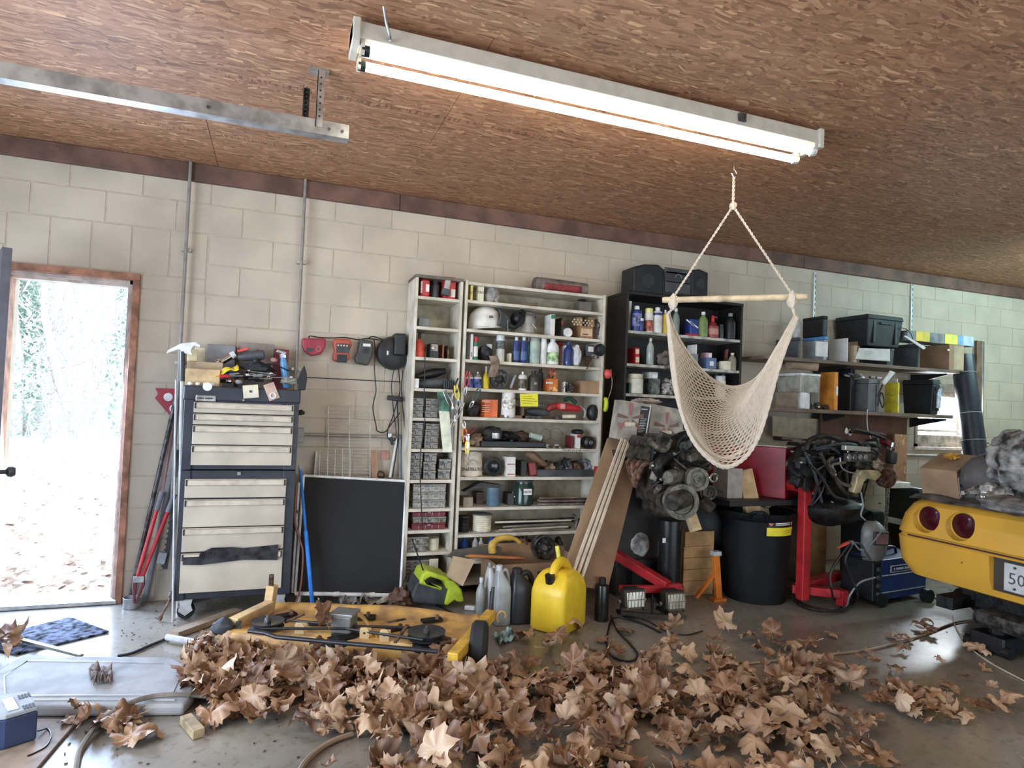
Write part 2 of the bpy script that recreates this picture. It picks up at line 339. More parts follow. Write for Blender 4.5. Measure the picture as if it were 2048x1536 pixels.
def leafbox(a, b, t0, t1, z0, z1): return M().add([h0+d*i+nn*j_+V(0, 0, k) for i in (a, b) for j_ in (t0, t1) for k in (z0, z1)], [(0, 1, 3, 2), (4, 6, 7, 5), (0, 4, 5, 1), (2, 3, 7, 6), (0, 2, 6, 4), (1, 5, 7, 3)])
lf = leafbox(0, .86, 0, .042, .02, 2.06).put('door_leaf', LEAF, dr, bev=.002)
kn = h0+d*.80+V(0, 0, .93); s_ = -1 if nn.x > 0 else 1
for q in (-1, 1):
    o0 = kn+nn*(.021+.021*q); M().lathe([(.028, 0), (.028, .006), (.012, .012), (.012, .035), (.026, .045), (.03, .06), (.024, .074), (.004, .078)], o0, 16, axis=nn*q).put('door_knob', DSTEEL, lf)
# --- window
wf = M(); a, b, c, d_ = WN
wf.box(a, a+.035, -.012, .12, c, d_).box(b-.035, b, -.012, .12, c, d_).box(a, b, -.012, .12, d_-.035, d_).box(a, b, -.012, .12, c, c+.035)
wf = struct(wf.put('window_1', mat('weathered_window_frame', (.33, .27, .22), .6, var=.3)))
M().box(a, b, .11, .115, c, d_).put('pane', mat('window_glass', (.95, .97, .97), .05, trans=1, var=0), wf)
M().box(a-.02, b+.02, -.03, .1, c-.025, c+.005).put('sill', JW, wf, bev=.003)
M().box(a+.04, b-.04, .02, .08, c+.036, c+.13).put('bottom_rail', mat('dirty_sash', (.42, .36, .3), .6, var=.3), wf, bev=.006)
M().box(a+.04, b-.04, .03, .06, c+.16, c+.185).put('glazing_bar', mat('dirty_sash2', (.5, .45, .38), .6, var=.3), wf)
M().box(a-.05, b+.05, -.02, .0, d_, d_+.09).put('lintel_board', mat('greyed_board', (.3, .26, .21), .7, var=.3), wf)
# --- outdoors: yard, fence, bare wood
YARD = mat('overexposed_lawn', (.72, .71, .68), .9, var=.14, scale=1.5, bump=.3, bscale=12)  # lawn colour lightened so the grass looks blown out by daylight
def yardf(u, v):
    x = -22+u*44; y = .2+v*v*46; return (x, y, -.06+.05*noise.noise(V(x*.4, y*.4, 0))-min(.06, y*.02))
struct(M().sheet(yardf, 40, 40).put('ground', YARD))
FY0 = 14.6
def gz(x, y): return -.1
GALV = mat('galvanised_wire', (.42, .44, .46), .4, .6, var=.1)
fn = thing('chain_link_fence', 'low galvanised chain link fence crossing the yard outside the open door', 'fence', (-3.5, FY0, -.1))
for k in range(9): M().cyl((-9+k*2.2, FY0, -.1), (-9+k*2.2, FY0, 1.0), .025, n=8).put('post', GALV, fn)
M().cyl((-9.5, FY0, .98), (9, FY0, .98), .02, n=8).put('top_rail', GALV, fn)
mm_ = M()
for k in range(150):
    x = -8.6+k*.1
    mm_.tube([(x, FY0, -.08), (x+1.03, FY0, .97)], .0035, 3, False); mm_.tube([(x+1.03, FY0+.004, -.08), (x, FY0+.004, .97)], .0035, 3, False)
mm_.put('wire_mesh', GALV, fn)['kind'] = 'stuff'
BARK = [mat('overexposed_grey_bark', (.62, .6, .58), .8, var=.2), mat('overexposed_brown_bark', (.5, .44, .41), .8, var=.2)]  # bark lightened: the outdoor overexposure is put into its colour
IVY = mat('overexposed_ivy', (.4, .52, .43), .7, var=.3, island=.3);  # ivy green paled as well, carrying the washed-out daylight
def branch(m, p, d, L, r, depth, R):
    n = 5; pts = [p]; q = p.copy(); dd = d.copy()
    for i in range(n):
        dd = (dd+V(R.uniform(-.22, .22), R.uniform(-.22, .22), R.uniform(-.05, .16))).normalized(); q = q+dd*(L/n); pts.append(q.copy())
        if depth > 0 and i > 0 and R.random() < .8:
            s = (dd+V(R.uniform(-1, 1), R.uniform(-.6, .6), R.uniform(.1, .7))).normalized(); branch(m, q.copy(), s, L*R.uniform(.35, .6), r*.45, depth-1, R)
    m.tube(pts, [r*(1-.7*i/n) for i in range(n+1)], 5 if r > .03 else 3, False)
def ivy(m, base, h, w_, n, R):
    for k in range(n):
        z = R.random()**.8*h; a = R.random()*6.28; rr = w_*(1.1-.6*z/h)*R.uniform(.5, 1); c = base+V(rr*math.cos(a), rr*math.sin(a), z)
        s = R.uniform(.05, .11); u_ = V(R.uniform(-1, 1), R.uniform(-1, 1), R.uniform(-1, 1)).normalized(); w2 = u_.cross(V(0, 0, 1)).normalized()
        m.add([c-u_*s, c+w2*s*.6, c+u_*s, c-w2*s*.6], [(0, 1, 2, 3)])
R_ = random.Random(3); trees = []
spec = []
for k in range(30):
    y = R_.uniform(16, 34); x = -.3+(y+4.7)*R_.uniform(-.50, -.17); spec.append((x, y))
for k, (u_, y) in enumerate(((40, 17), (62, 17.5), (250, 18), (165, 15.6), (232, 16.5), (14, 17))): spec.append((P(u_, 700, y=y).x, y))
wl = ['slim bare tree beyond the chain link fence', 'bare tree wrapped in green ivy beyond the chain link fence', 'leaning pale bare trunk with arching branches beside the fence']
for k, (x, y) in enumerate(spec):
    kind = 1 if k >= 30 and k not in (33, 34) or k % 9 == 0 else 0
    if k in (33, 34): kind = 2
    h = R_.uniform(8, 13); r = R_.uniform(.07, .2) if kind != 2 else .12
    t = thing('bare_tree', wl[kind], 'tree', (x, y, -.15), 'bare trees behind the fence' if kind < 2 else 'leaning trees at the fence')
    if kind == 1: t['group'] = 'ivy covered trees behind the fence'
    mt = M(); lean = V(R_.uniform(-.12, .12), 0, 1) if kind != 2 else V(-.35, 0, 1)
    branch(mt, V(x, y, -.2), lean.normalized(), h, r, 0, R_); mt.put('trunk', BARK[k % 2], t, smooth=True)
    mb = M()
    for q in range(9 if kind != 2 else 14):
        z = R_.uniform(.8, h*.7); p = V(x, y, -.2)+lean.normalized()*z; branch(mb, p, V(R_.uniform(-1, 1), R_.uniform(-.5, .5), R_.uniform(.2, .9)).normalized(), R_.uniform(1.2, 3), r*.25, 2, R_)
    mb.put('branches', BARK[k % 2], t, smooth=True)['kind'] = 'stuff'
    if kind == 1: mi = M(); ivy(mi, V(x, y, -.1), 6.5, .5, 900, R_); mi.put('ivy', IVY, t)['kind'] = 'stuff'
mu = M()
for k in range(420):
    y = R_.uniform(15.2, 26); x = -.3+(y+4.7)*R_.uniform(-.5, -.15); branch(mu, V(x, y, -.1), V(R_.uniform(-.6, .6), 0, 1).normalized(), R_.uniform(.8, 3.2), .012, 1, R_)
tag(mu.put('undergrowth', mat('pinkish_brush', (.6, .52, .5), .9), base=(-5, 18, 0)), 'tangle of bare brush and saplings behind the fence', 'undergrowth', kind='stuff')
ml_ = M()
for k in range(420):
    y = .4+R_.random()**1.3*11; x = P(R_.uniform(-20, 260), 900, y=y).x; s = R_.uniform(.03, .07); a = R_.random()*6.28; z = -.035 if y < 3 else -.05
    ml_.add([(x+s*math.cos(a+q*1.57)*(1 if q % 2 else .6), y+s*math.sin(a+q*1.57), z+R_.uniform(0, .04)) for q in range(4)], [(0, 1, 2, 3)])
tag(ml_.put('leaf_litter', mat('pale_fallen_leaf', (.52, .38, .32), .8, var=.3, island=.3), base=(-1, 2, 0)), 'scattered fallen leaves on the bright yard just outside the door', 'leaves', kind='stuff')
# --- electrical conduit on the wall
COND = mat('painted_conduit', (.30, .28, .25), .5, .3, var=.1)
for x, z0, lb in ((.276, .5, 'thin grey vertical conduit running down the block wall behind the tool chest, nearest the door'), (1.0, 1.0, 'thin grey vertical conduit on the block wall between the tool chest and the chargers')):
    t = thing('conduit', lb, 'conduit', (x, -.06, z0)); M().cyl((x, -.062, z0), (x, -.062, CZ-.003), .0105, n=10).put('pipe', COND, t)
    for z in (1.55, 2.3): M().box(x-.03, x+.03, -.052, -.001, z, z+.02).put('clip', STEEL, t)
t = thing('conduit', 'grey horizontal conduit along the wall below the chargers', 'conduit', (1.4, -.03, 1.1)); M().cyl((1.05, -.03, 1.105), (1.75, -.03, 1.10), .012, n=10).put('pipe', COND, t)
M().box(1.0, 1.075, -.06, -.001, 1.05, 1.15).put('junction_box', COND, t, bev=.004); M().box(1.66, 1.685, -.045, -.001, 1.08, 1.125).put('clip', STEEL, t)
t = thing('conduit', 'grey horizontal conduit along the wall under the window', 'conduit', (7, -.03, .94)); M().cyl((6.1, -.03, 1.03), (9.9, -.03, .98), .014, n=10).put('pipe', COND, t)
for x in (7.35, 8.1): M().box(x, x+.02, -.05, -.001, .955, 1.025).put('clip', STEEL, t)
M().box(1.62, 1.68, -.008, -.001, .93, 1.0).put('outlet_plate', PINK, t)
# ================================================================ CEILING FITTINGS
def Xp(u, v, y): return P(u, v, y=y).x
def Zp(u, v, y): return P(u, v, y=y).z
# --- eight foot two tube strip light, hung a little below the boards
HOUS = mat('cream_enamel', (.62, .56, .46), .45, var=.06); TUBE = mat('lit_tube', (1, .93, .80), .3, emis=19, var=0); DIM = mat('weak_tube', (.55, .85, .88), .3, emis=.75, var=0)
LZ = 2.80
a = P(700, 92, z=LZ); b = P(1632, 292, z=LZ); ly = (a.y+b.y)/2; lx0, lx1 = a.x, b.x
t = thing('strip_light', 'long cream two tube fluorescent strip light hanging under the board ceiling', 'light', ((lx0+lx1)/2, ly, LZ))
m = M(); m.prism([(-.075, .0), (.075, .0), (.06, .075), (-.06, .075)], (lx0, ly, LZ-.01), (0, 1, 0), (0, 0, 1), (lx1-lx0, 0, 0)); m.put('housing', HOUS, t, bev=.003)
for x in (lx0, lx1-.03): M().box(x, x+.03, ly-.08, ly+.08, LZ-.03, LZ+.07).put('end_plate', HOUS, t, bev=.004)
for yy, mt, nm in ((ly+.075, TUBE, 'lit_tube'), (ly-.045, DIM, 'dim_tube')):
    o = M().cyl((lx0+.07, yy, LZ-.045), (lx1-.05, yy, LZ-.045), .019, n=14).put('tube', mt, t)
    o['label'] = 'glowing tube' if mt is TUBE else 'dim blue tube'
    for x in (lx0+.05, lx1-.05): M().cyl((x-.01, yy, LZ-.045), (x+.02, yy, LZ-.045), .0215, n=12).put('tube_cap', BLACK if x < 2 else WHITE, t)
    for x in (lx0+.035, lx1-.05): M().box(x, x+.015, yy-.02, yy+.02, LZ-.065, LZ-.01).put('socket', HOUS, t)
M().box(lx0+1.85, lx0+1.89, ly-.082, ly-.07, LZ+.01, LZ+.05).put('clip', DSTEEL, t)
hk = P(768, 82, z=LZ)
m = M(); m.tube(cr([(hk.x, ly-.03, LZ+.03), (hk.x+.02, ly-.09, LZ+.0), (hk.x-.0, ly-.12, LZ+.04), (hk.x-.02, ly-.16, LZ+.085)], 5), .006, 8); m.put('hook', STEEL, t)
m = M(); m.tube(cr([(lx1-.25, ly, LZ+.07), (lx1-.25, ly, CZ-.001)], 2), .005, 6); m.put('hanger', STEEL, t); M().tube([(lx0+.3, ly, LZ+.07), (lx0+.3, ly, CZ-.001)], .005, 6).put('hanger', STEEL, t)
# a second pair of tubes further right, outside the picture
t = thing('strip_light', 'second fluorescent strip light further along the ceiling', 'light', (7.9, -1.7, LZ))
M().box(6.9, 9.2, -1.76, -1.64, LZ, LZ+.07).put('housing', HOUS, t)
M().cyl((7.0, -1.70, LZ-.03), (9.1, -1.70, LZ-.03), .019, n=12).put('tube', mat('cool_tube', (.55, .92, 1), .3, emis=85, var=0), t)
# --- overhead door track with its hanger
TZ = 2.62
a = P(0, 148, z=TZ); b = P(697, 268, z=TZ); ty = (a.y+b.y)/2; tx1 = b.x
TRK = mat('galvanised_track', (.36, .34, .31), .45, .6, var=.2)
t = thing('door_track', 'galvanised overhead door track running along under the ceiling toward the side bay', 'track', (tx1, ty, TZ))
m = M(); m.prism([(-.028, -.03), (.02, -.036), (.028, -.02), (.028, -.012), (.0, -.022), (-.02, -.02), (-.02, .03), (.0, .034), (.0, .04), (-.028, .036)], (WX0, ty, TZ), (0, 1, 0), (0, 0, 1), (tx1-WX0, 0, 0)); m.put('rail', TRK, t)
for x in (tx1-.03, tx1-.09, tx1-.6, tx1-1.4): M().cyl((x, ty-.034, TZ), (x, ty-.026, TZ), .007, n=8).put('bolt', DSTEEL, t)
b2 = P(638, 235, y=ty); t2 = P(648, 152, y=ty); x2 = b2.x
t = thing('angle_bracket', 'perforated steel angle bracket holding the track end to the ceiling', 'bracket', (x2, ty, TZ))
m = M(); m.box(x2-.016, x2+.016, ty-.034, ty-.0305, TZ, CZ-.01).box(x2-.016, x2-.0125, ty-.034, ty-.0, TZ, CZ-.01); m.put('upright', STEEL, t)
m = M(); m.box(x2-.075, x2-.045, ty+.035, ty+.038, TZ+.05, TZ+.20).box(x2-.075, x2-.072, ty+.0, ty+.038, TZ+.05, TZ+.20); m.put('offcut', DSTEEL, t)
m = M()
for k in range(7): m.cyl((x2, ty-.036, TZ+.05+k*.03), (x2, ty-.0335, TZ+.05+k*.03), .005, n=6); m.cyl((x2-.06, ty-.002, TZ+.065+k*.02), (x2-.06, ty+.04, TZ+.065+k*.02), .004, n=6)
m.put('hole', INK, t)['kind'] = 'stuff'
M().box(x2-.05, x2+.035, ty-.04, ty+.02, CZ-.012, CZ-.0005).put('foot', STEEL, t); M().cyl((x2+.0, ty-.01, CZ-.03), (x2+.0, ty-.01, CZ-.012), .012, n=6).put('bolt', DSTEEL, t)
# ================================================================ TOOL CABINET
NAVY = mat('blue_black_enamel', (.026, .029, .038), .38, var=.2, scale=5); DRW = mat('beige_drawer_front', (.50, .44, .345), .45, var=.08, scale=4, dirt=(.40, .35, .28)); HND = mat('aluminium_pull', (.55, .48, .38), .4, .2)
cx0, cx1, cy = .365, 1.02, -.46
def zc(v): return P(480, v, y=cy).z
def cabinet(name, label, z0, z1, drawers, ux):
    t = thing(name, label, 'tool cabinet', ((cx0+cx1)/2, (cy-.02)/2, z0))
    M().box(cx0, cx1, cy+.012, -.035, z0, z1).put('body', NAVY, t, bev=.006)
    M().box(cx0, cx0+.055, cy, cy+.02, z0, z1).put('corner_post', NAVY, t, bev=.003); M().box(cx1-.075, cx1, cy, cy+.02, z0, z1).put('corner_post', NAVY, t, bev=.003)
    x0, x1 = P(ux[0], 900, y=cy).x, P(ux[1], 900, y=cy).x
    for a, b in drawers:
        za, zb = zc(a), zc(b)
        f = M().box(x0, x1, cy-.012, cy+.01, zb+.002, za-.002).put('drawer', DRW, t, bev=.003)
        hz = za-.006
        M().prism([(0, 0), (.012, -.002), (.014, -.03), (.009, -.034), (.006, -.02), (0, -.02)], (x0+.008, cy-.012, hz), (0, -1, 0), (0, 0, 1), (x1-x0-.016, 0, 0)).put('pull', HND, f)
        for xx in (x0+.006, x1-.014): M().box(xx, xx+.008, cy-.029, cy-.012, hz-.035, hz).put('pull_end', BLACK, f)
    return t
zt = 1.40
tc1 = cabinet('tool_chest', 'dark tool chest with four beige drawers, stacked on the rolling cabinet', .905, zt, ((806, 828), (829, 851), (852, 890), (891, 931)), (383, 584))
M().box(cx0-.006, cx1+.006, cy-.012, -.03, zc(803), zt+.012).put('lid', NAVY, tc1, bev=.008)
M().cyl((P(415, 776, y=cy).x, cy-.014, zc(776)), (P(415, 776, y=cy).x, cy-.012, zc(776)), .026, n=20).put('round_sticker', PAPER, tc1)
bx = P(412, 798, y=cy).x; M().box(bx-.055, bx+.055, cy-.017, cy-.011, zc(805), zc(793)).put('badge', STEEL, tc1, bev=.003)
text('~5 5', tc1, (bx, cy-.0175, zc(799)), .014, INK)
M().cyl((P(487, 800, y=cy).x, cy-.018, zc(800)), (P(487, 800, y=cy).x, cy-.01, zc(800)), .007, n=12).put('lock', CHROME, tc1)
m = M().prism([(0, 0), (.03, .012), (.06, .004), (.085, .012), (.19, .006), (.19, -.004), (.09, -.012), (.06, -.03), (.02, -.022)], (P(470, 850, y=cy).x, cy-.0135, zc(856)), (1, 0, 0), (0, 0, 1), (0, -.0015, 0)).put('torn_sticker', TAN, tc1)
tc2 = cabinet('rolling_cabinet', 'tall dark rolling tool cabinet with beige drawers and black torn tape, under the chest', .125, .9, ((957, 995), (997, 1052), (1053, 1100), (1102, 1180)), (374, 576))
M().box(P(478, 947, y=cy).x-.01, P(478, 947, y=cy).x+.01, cy-.004, cy+.012, zc(950), zc(944)).put('lock', STEEL, tc2)
x0_ = P(368, 1100, y=cy).x
M().prism([(0, 0), (.085, .0), (.09, .02), (.15, .05), (.27, .05), (.33, .042), (.53, .055), (.53, -.04), (.33, -.03), (.1, -.05), (0, -.045)], (x0_, cy-.0265, zc(1108)), (1, 0, 0), (0, 0, 1), (0, -.002, 0)).put('torn_tape', mat('black_tape', (.03, .03, .035), .25, var=.5, scale=18), tc2)
def caster(x, y, fixed):
    f = M(); f.box(x-.035, x+.035, y-.04, y+.04, .117, .125); 
    for q in (-1, 1): f.prism([(-.03, .12), (.03, .12), (.034, .07), (.02, .045), (-.02, .045), (-.034, .07)], (x+q*.024-.0015, y, 0), (0, 1, 0), (0, 0, 1), (.003, 0, 0))
    f.prism([(-.036, .122), (.036, .122), (.03, .09), (.04, .06), (.0, .03), (-.04, .06), (-.03, .09)], (x, y-.047, 0), (1, 0, 0), (0, 0, 1), (0, .004, 0))
    o = f.put('caster', mat('zinc_plate', (.6, .6, .6), .4, .5), tc2)
    M().lathe([(.02, -.016), (.047, -.016), (.05, -.01), (.05, .01), (.047, .016), (.02, .016)], (x, y, .05), 20, axis=(0, 1, 0)).put('wheel', BLACK, o)
for x in (.43, .96):
    for y in (-.40, -.09): caster(x, y, 0)
M().box(cx1, cx1+.028, -.40, -.1, .62, .64).put('side_rail', NAVY, tc2)
# --- things on top of the chest
TZ1 = zt+.012
def box_(name, label, cat, x0, x1, y0, y1, z0, z1, mt, rz=0, bev=.003, group=None):
    m = M().box(x0, x1, y0, y1, z0, z1)
    if rz: m.rot(((x0+x1)/2, (y0+y1)/2, z0), rz)
    return tag(m.put(name, mt, bev=bev), label, cat, group)
def tx(u, y): return P(u, 760, y=y).x
def hz_(v, y): return P(480, v, y=y).z
box_('lumber_block', 'pale wooden block lying flat at the front left corner of the tool chest top', 'block', tx(372, -.35), tx(440, -.35), -.40, -.30, TZ1, hz_(742, -.38), WOOD, .04)
o = box_('parts_tray', 'tan shallow tray with small white knobs on top of the tool chest', 'tray', tx(374, -.25), tx(445, -.25), -.28, -.16, TZ1, hz_(728, -.25), CARD2)
for k in range(4): M().lathe([(.006, 0), (.013, .006), (.012, .016), (.003, .02)], (tx(378+k*17, -.415), -.43, TZ1), 10).put('cup', WHITE, None) if 0 else None
for k in range(4):
    xx = tx(381+k*15, -.43); tag(M().lathe([(.008, 0), (.014, .006), (.013, .018), (.003, .024)], (xx, -.43, TZ1), 10).put('plastic_stopper', WHITE), ['white plastic cap at the front left corner of the chest top', 'white plastic cap, second along the chest top edge', 'white plastic cap, third along the chest top edge', 'white plastic cap beside the yellow bag on the chest top'][k], 'cap', 'caps on the tool chest')
o = box_('storage_box', 'grey and brown printed box at the back of the tool chest top', 'box', tx(410, -.14), tx(468, -.14), -.15, -.04, TZ1, hz_(692, -.14), GREY, bev=.004)
M().box(tx(436, -.14), tx(468, -.14)-.002, -.153, -.148, TZ1+.09, hz_(700, -.14)).put('print_panel', PINK, None).parent if 0 else None
box_('tool_box', 'long grey carton lying behind the red tool on the chest', 'box', tx(476, -.1), tx(545, -.1), -.11, -.04, TZ1, hz_(685, -.1), mat('taupe', (.27, .23, .2), .7))
box_('red_box', 'dark red box standing behind the blue spray bottle', 'box', tx(546, -.1), tx(575, -.1), -.12, -.04, TZ1, hz_(694, -.1), MAROON)
o = box_('cream_case', 'cream box leaning at the left back of the chest top', 'box', tx(385, -.12), tx(408, -.12), -.12, -.05, TZ1, hz_(700, -.1), CREAM, .15)
box_('sandpaper_block', 'pale yellow block standing on the tray behind the wooden block', 'block', tx(372, -.22), tx(392, -.22), -.26, -.18, hz_(728, -.25)+.002, hz_(704, -.25), mat('pale_yellow', (.7, .6, .36), .7), .1)
# scattered tools
def screwdriver(p, q, hm, name='screwdriver', label='', group=None, hl=.45, r=.013):
    p = V(*p); q = V(*q); t = thing(name, label, 'screwdriver', p, group); d = q-p; k = p+d*hl
    M().tube([p, p+d*.02, p+d*hl*.5, p+d*hl*.8, k], [r*.8, r, r*.9, r, r*.5], 10).put('handle', hm, t); M().cyl(k, q, .0032, n=8).put('shaft', STEEL, t); return t
def plier(p, d, n, L, hm, label, group=None, spread=.03, name='pliers'):
    """hinged tool: p nose tip, d direction toward the handles, n the flat side"""
    p = V(*p); d = V(*d).normalized(); n = V(*n).normalized(); s = d.cross(n).normalized(); t = thing(name, label, 'pliers', p, group)
    j = p+d*L*.3
    for q in (-1, 1):
        M().tube([p+s*.003*q, p+d*L*.12+s*.009*q, j+s*.008*q], [.004, .008, .009], 6, flat=.6).put('jaw', STEEL, t)
        M().tube(cr([j-s*.004*q, j+d*L*.12+s*spread*.8*q, j+d*L*.4+s*spread*q, j+d*L*.7+s*spread*.6*q], 4), .008, 8, flat=.75).put('handle', hm, t)
    M().cyl(j-n*.009, j+n*.009, .009, n=12).put('pivot', STEEL, t); return t
zt_ = TZ1
# a heat gun / die grinder heap
def drill(c, dirx, bm, am, label, name='power_drill', L=.2, tilt=0, group=None, up=1):
    c = V(*c); t = thing(name, label, 'power tool', c, group); d = V(dirx, 0, tilt).normalized(); z = V(0, 0, up)
    M().tube([c-d*L*.45, c-d*L*.42, c+d*L*.1, c+d*L*.25, c+d*L*.3], [.018, .032, .033, .027, .02], 14).put('motor_housing', bm, t)
    M().tube([c+d*L*.3, c+d*L*.42, c+d*L*.5], [.019, .017, .008], 12).put('chuck', DSTEEL, t)
    M().tube(cr([c-d*L*.2-z*.02, c-d*L*.26-z*.08, c-d*L*.3-z*.13], 4), .018, 10, flat=1.2).put('grip', am, t)
    M().obox(c-d*L*.26-z*.15, (.09, .065, .045)).put('battery', am, t, bev=.005); return t
# torch, red tool, spray bottle, bag
t = thing('flashlight', 'silver and white flashlight lying on the tool heap', 'flashlight', (tx(455, -.2), -.2, TZ1+.09)); a, b = P(435, 728, y=-.24), P(462, 712, y=-.24)
M().tube([a, a+(b-a)*.2, a+(b-a)*.3, b], [.03, .031, .022, .022], 14).put('barrel', CHROME, t); M().tube([b, b+(b-a)*.3], [.024, .02], 12).put('tail_cap', WHITE, t); M().tube([a-(b-a)*.02, a], [.026, .028], 14).put('lens', GREY, t)
M().obox((tx(455, -.2), -.2, TZ1+.035), (.16, .1, .07), (0, 0, .2)).put('toolheap', DKGREY) if 0 else None
drill(P(497, 712, y=-.22), -1, DKGREY, BLACK, 'dark cordless tool with a red cap lying among the tools on the chest', L=.22, tilt=-.15)
tag(M().obox(P(486, 700, y=-.2), (.07, .04, .02), (0, -.35, 0)).put('coral_stopper', mat('coral_plastic', (.7, .1, .08), .5), bev=.006), 'coral red knob on the dark cordless tool on the chest', 'knob')
tag(M().blob(P(516, 712, y=-.2), (.03, .03, .042), .05).put('red_grip', mat('wine_rubber', (.22, .03, .045), .6)), 'wine red rubber grip on the chest top near the blue spray bottle', 'grip')
sp = P(572, 735, y=-.28); t = thing('spray_bottle', 'blue spray bottle with silver collar at the right end of the chest', 'bottle', (sp.x, sp.y, TZ1)); a = V(sp.x+.012, sp.y, TZ1+.012); b = P(566, 714, y=-.28); 
M().tube([a, a+(b-a)*.05, a+(b-a)*.8, b], [.02, .025, .024, .014], 14).put('bottle_body', mat('sky_blue_liquid', (.1, .3, .55), .25), t); M().tube([b-V(.0, 0, .006), b+V(-.004, 0, .02)], [.024, .024], 14).put('collar', CHROME, t); M().obox(b+V(-.012, -.01, .03), (.06, .022, .02), (0, .3, 0)).put('nozzle', CHROME, t, bev=.004)
tag(M().sheet(lambda u, v: P(428+u*50-v*6, 754-u*18-v*4+3*math.sin(u*9), y=-.40)+V(0, v*.07, .012*math.sin(v*3.1)+.006*math.sin(u*11+v*5)), 12, 6).put('yellow_glove', YEL, thick=.006), 'yellow pouch sprawled on the front edge of the chest', 'pouch')
R_ = random.Random(11)
names = [('wrench', 'steel combination wrench half buried in the heap on the chest'), ('wrench', 'steel wrench lying over the black wires on the chest'), ('wrench', 'small steel wrench at the right end of the chest heap')]
for k, (nm, lb) in enumerate(names):
    c = P((472, 520, 560)[k], (752, 745, 755)[k], y=-.36); a = (.3, -.2, .1)[k]; t = thing(nm, lb, 'wrench', c); d = V(math.cos(a), -.1, math.sin(a)*.4)
    M().beam(c-d*.06, c+d*.06, .012, .006).put('shank', CHROME, t); M().ring(c+d*.07, .011, .005, (0, .3, 1), 12, 6).put('ring_end', CHROME, t); M().ring(c-d*.07, .011, .005, (0, .3, 1), 12, 6, 40, 320).put('open_jaw', CHROME, t)
for k in range(9):
    c = P(R_.uniform(450, 585), R_.uniform(748, 762), y=R_.uniform(-.42, -.3)); c.z = max(c.z, TZ1+.012)
    cc = ['black', 'grey', 'red', 'black', 'blue', 'grey', 'black', 'orange', 'black'][k]; mm = {'black': BLACK, 'grey': GREY, 'red': RED, 'blue': BLUE, 'orange': ORANGE}[cc]
    a = R_.uniform(-.5, .5); d = V(math.cos(a), math.sin(a)*.6, R_.uniform(-.05, .12))*.14
    pos = ['by the yellow pouch', 'left of the tan card', 'above the tan card', 'behind the tan card', 'above the pink card', 'beside the pink card', 'behind the wrench', 'near the blue bottle', 'at the right corner'][k]
    screwdriver(c-d*.5, c+d*.5, mm, label=f'{cc} handled screwdriver on the tool chest, {pos}', group='screwdrivers on the tool chest')
for k, (u, v) in enumerate(((458, 762), (478, 764), (500, 740), (535, 738), (548, 720))):
    tag(M().blob(P(u, v, y=-.38 if k < 2 else -.25), (.022, .02, .016), .1, seed=k).put('socket_piece', (CHROME, GREY, BLACK, DKGREY, PINK)[k]), ['shiny socket on the chest front edge', 'grey socket beside the shiny one on the chest edge', 'black rubber piece in the heap above the yellow pouch', 'dark plastic piece in the heap below the red grip', 'pink piece in front of the dark red box'][k], 'socket')
mw_ = M()
for k in range(7):
    a = P(R_.uniform(470, 510), R_.uniform(735, 756), y=-.33); b = P(R_.uniform(530, 585), R_.uniform(738, 756), y=-.3); mw_.tube(cr([a, (a+b)/2+V(R_.uniform(-.05, .05), -.03, R_.uniform(.0, .05)), b], 6), .004, 5)
tag(mw_.put('black_wires', BLACK), 'loose knot of black wires on the tool chest', 'wires', kind='stuff')
tag(M().blob(P(515, 735, y=-.3), (.09, .06, .035), .25, seed=5).put('black_rag', mat('black_rag', (.03, .03, .035), .9, bump=.5)), 'black rag under the wires on the chest', 'rag')
tag(M().blob(P(578, 762, y=-.4)+V(0, 0, .0), (.045, .03, .018), .3, seed=9).put('string_bundle', mat('dirty_grey_string', (.3, .3, .26), .9, bump=.6, bscale=90)), 'bundle of dirty grey string on the right corner of the chest', 'string')
def card(u0, v0, u1, v1, mt, name, label, y=cy-.02, hub=None):
    c = P((u0+u1)/2, (v0+v1)/2, y=y); wdt = P(u1, v1, y=y).x-P(u0, v1, y=y).x; h = P(u0, v0, y=y).z-P(u0, v1, y=y).z
    return c, wdt, h
c, w_, h_ = card(486, 770, 517, 796, CREAM, '', ''); t = tag(M().obox(c, (w_, .004, h_), (0, -.12, 0)).put('hanging_tag', CREAM, bev=.001), 'cream card tag hanging over the chest front, left of the pink one', 'tag'); M().obox(c+V(0, -.003, 0), (.016, .004, .014), (0, .2, 0)).put('print', DKGREY, t)
c, w_, h_ = card(532, 766, 554, 800, PINK, '', ''); t = tag(M().obox(c, (w_, .004, h_), (0, -.4, 0)).put('hanging_tag', mat('pinkish_card', (.55, .38, .3), .7), bev=.001), 'pinkish card with a white ring hanging over the chest front', 'tag'); M().ring(c+V(.01, -.006, -.025), .017, .005, (0, 1, 0), 16, 6).put('ring', WHITE, t)
c = P(607, 762, y=-.40); t = tag(M().prism([(-.02, -.07), (.026, -.07), (.034, 0), (.03, .04), (.012, .095), (-.012, .04), (-.026, 0)], (c.x-.012, c.y, c.z+.01), (1, 0, 0), (0, 0, 1), (0, .04, 0)).put('holster', BLACK, bev=.005), 'black pointed holster hooked on the right side of the chest', 'holster')
c = P(603, 826, y=-.40); tag(M().tube([c-V(.02, 0, 0), c+V(.0, 0, .004), c+V(.02, 0, 0)], [.016, .018, .008], 12).put('black_bumper', BLACK), 'black knob sticking out of the right side of the chest', 'knob')
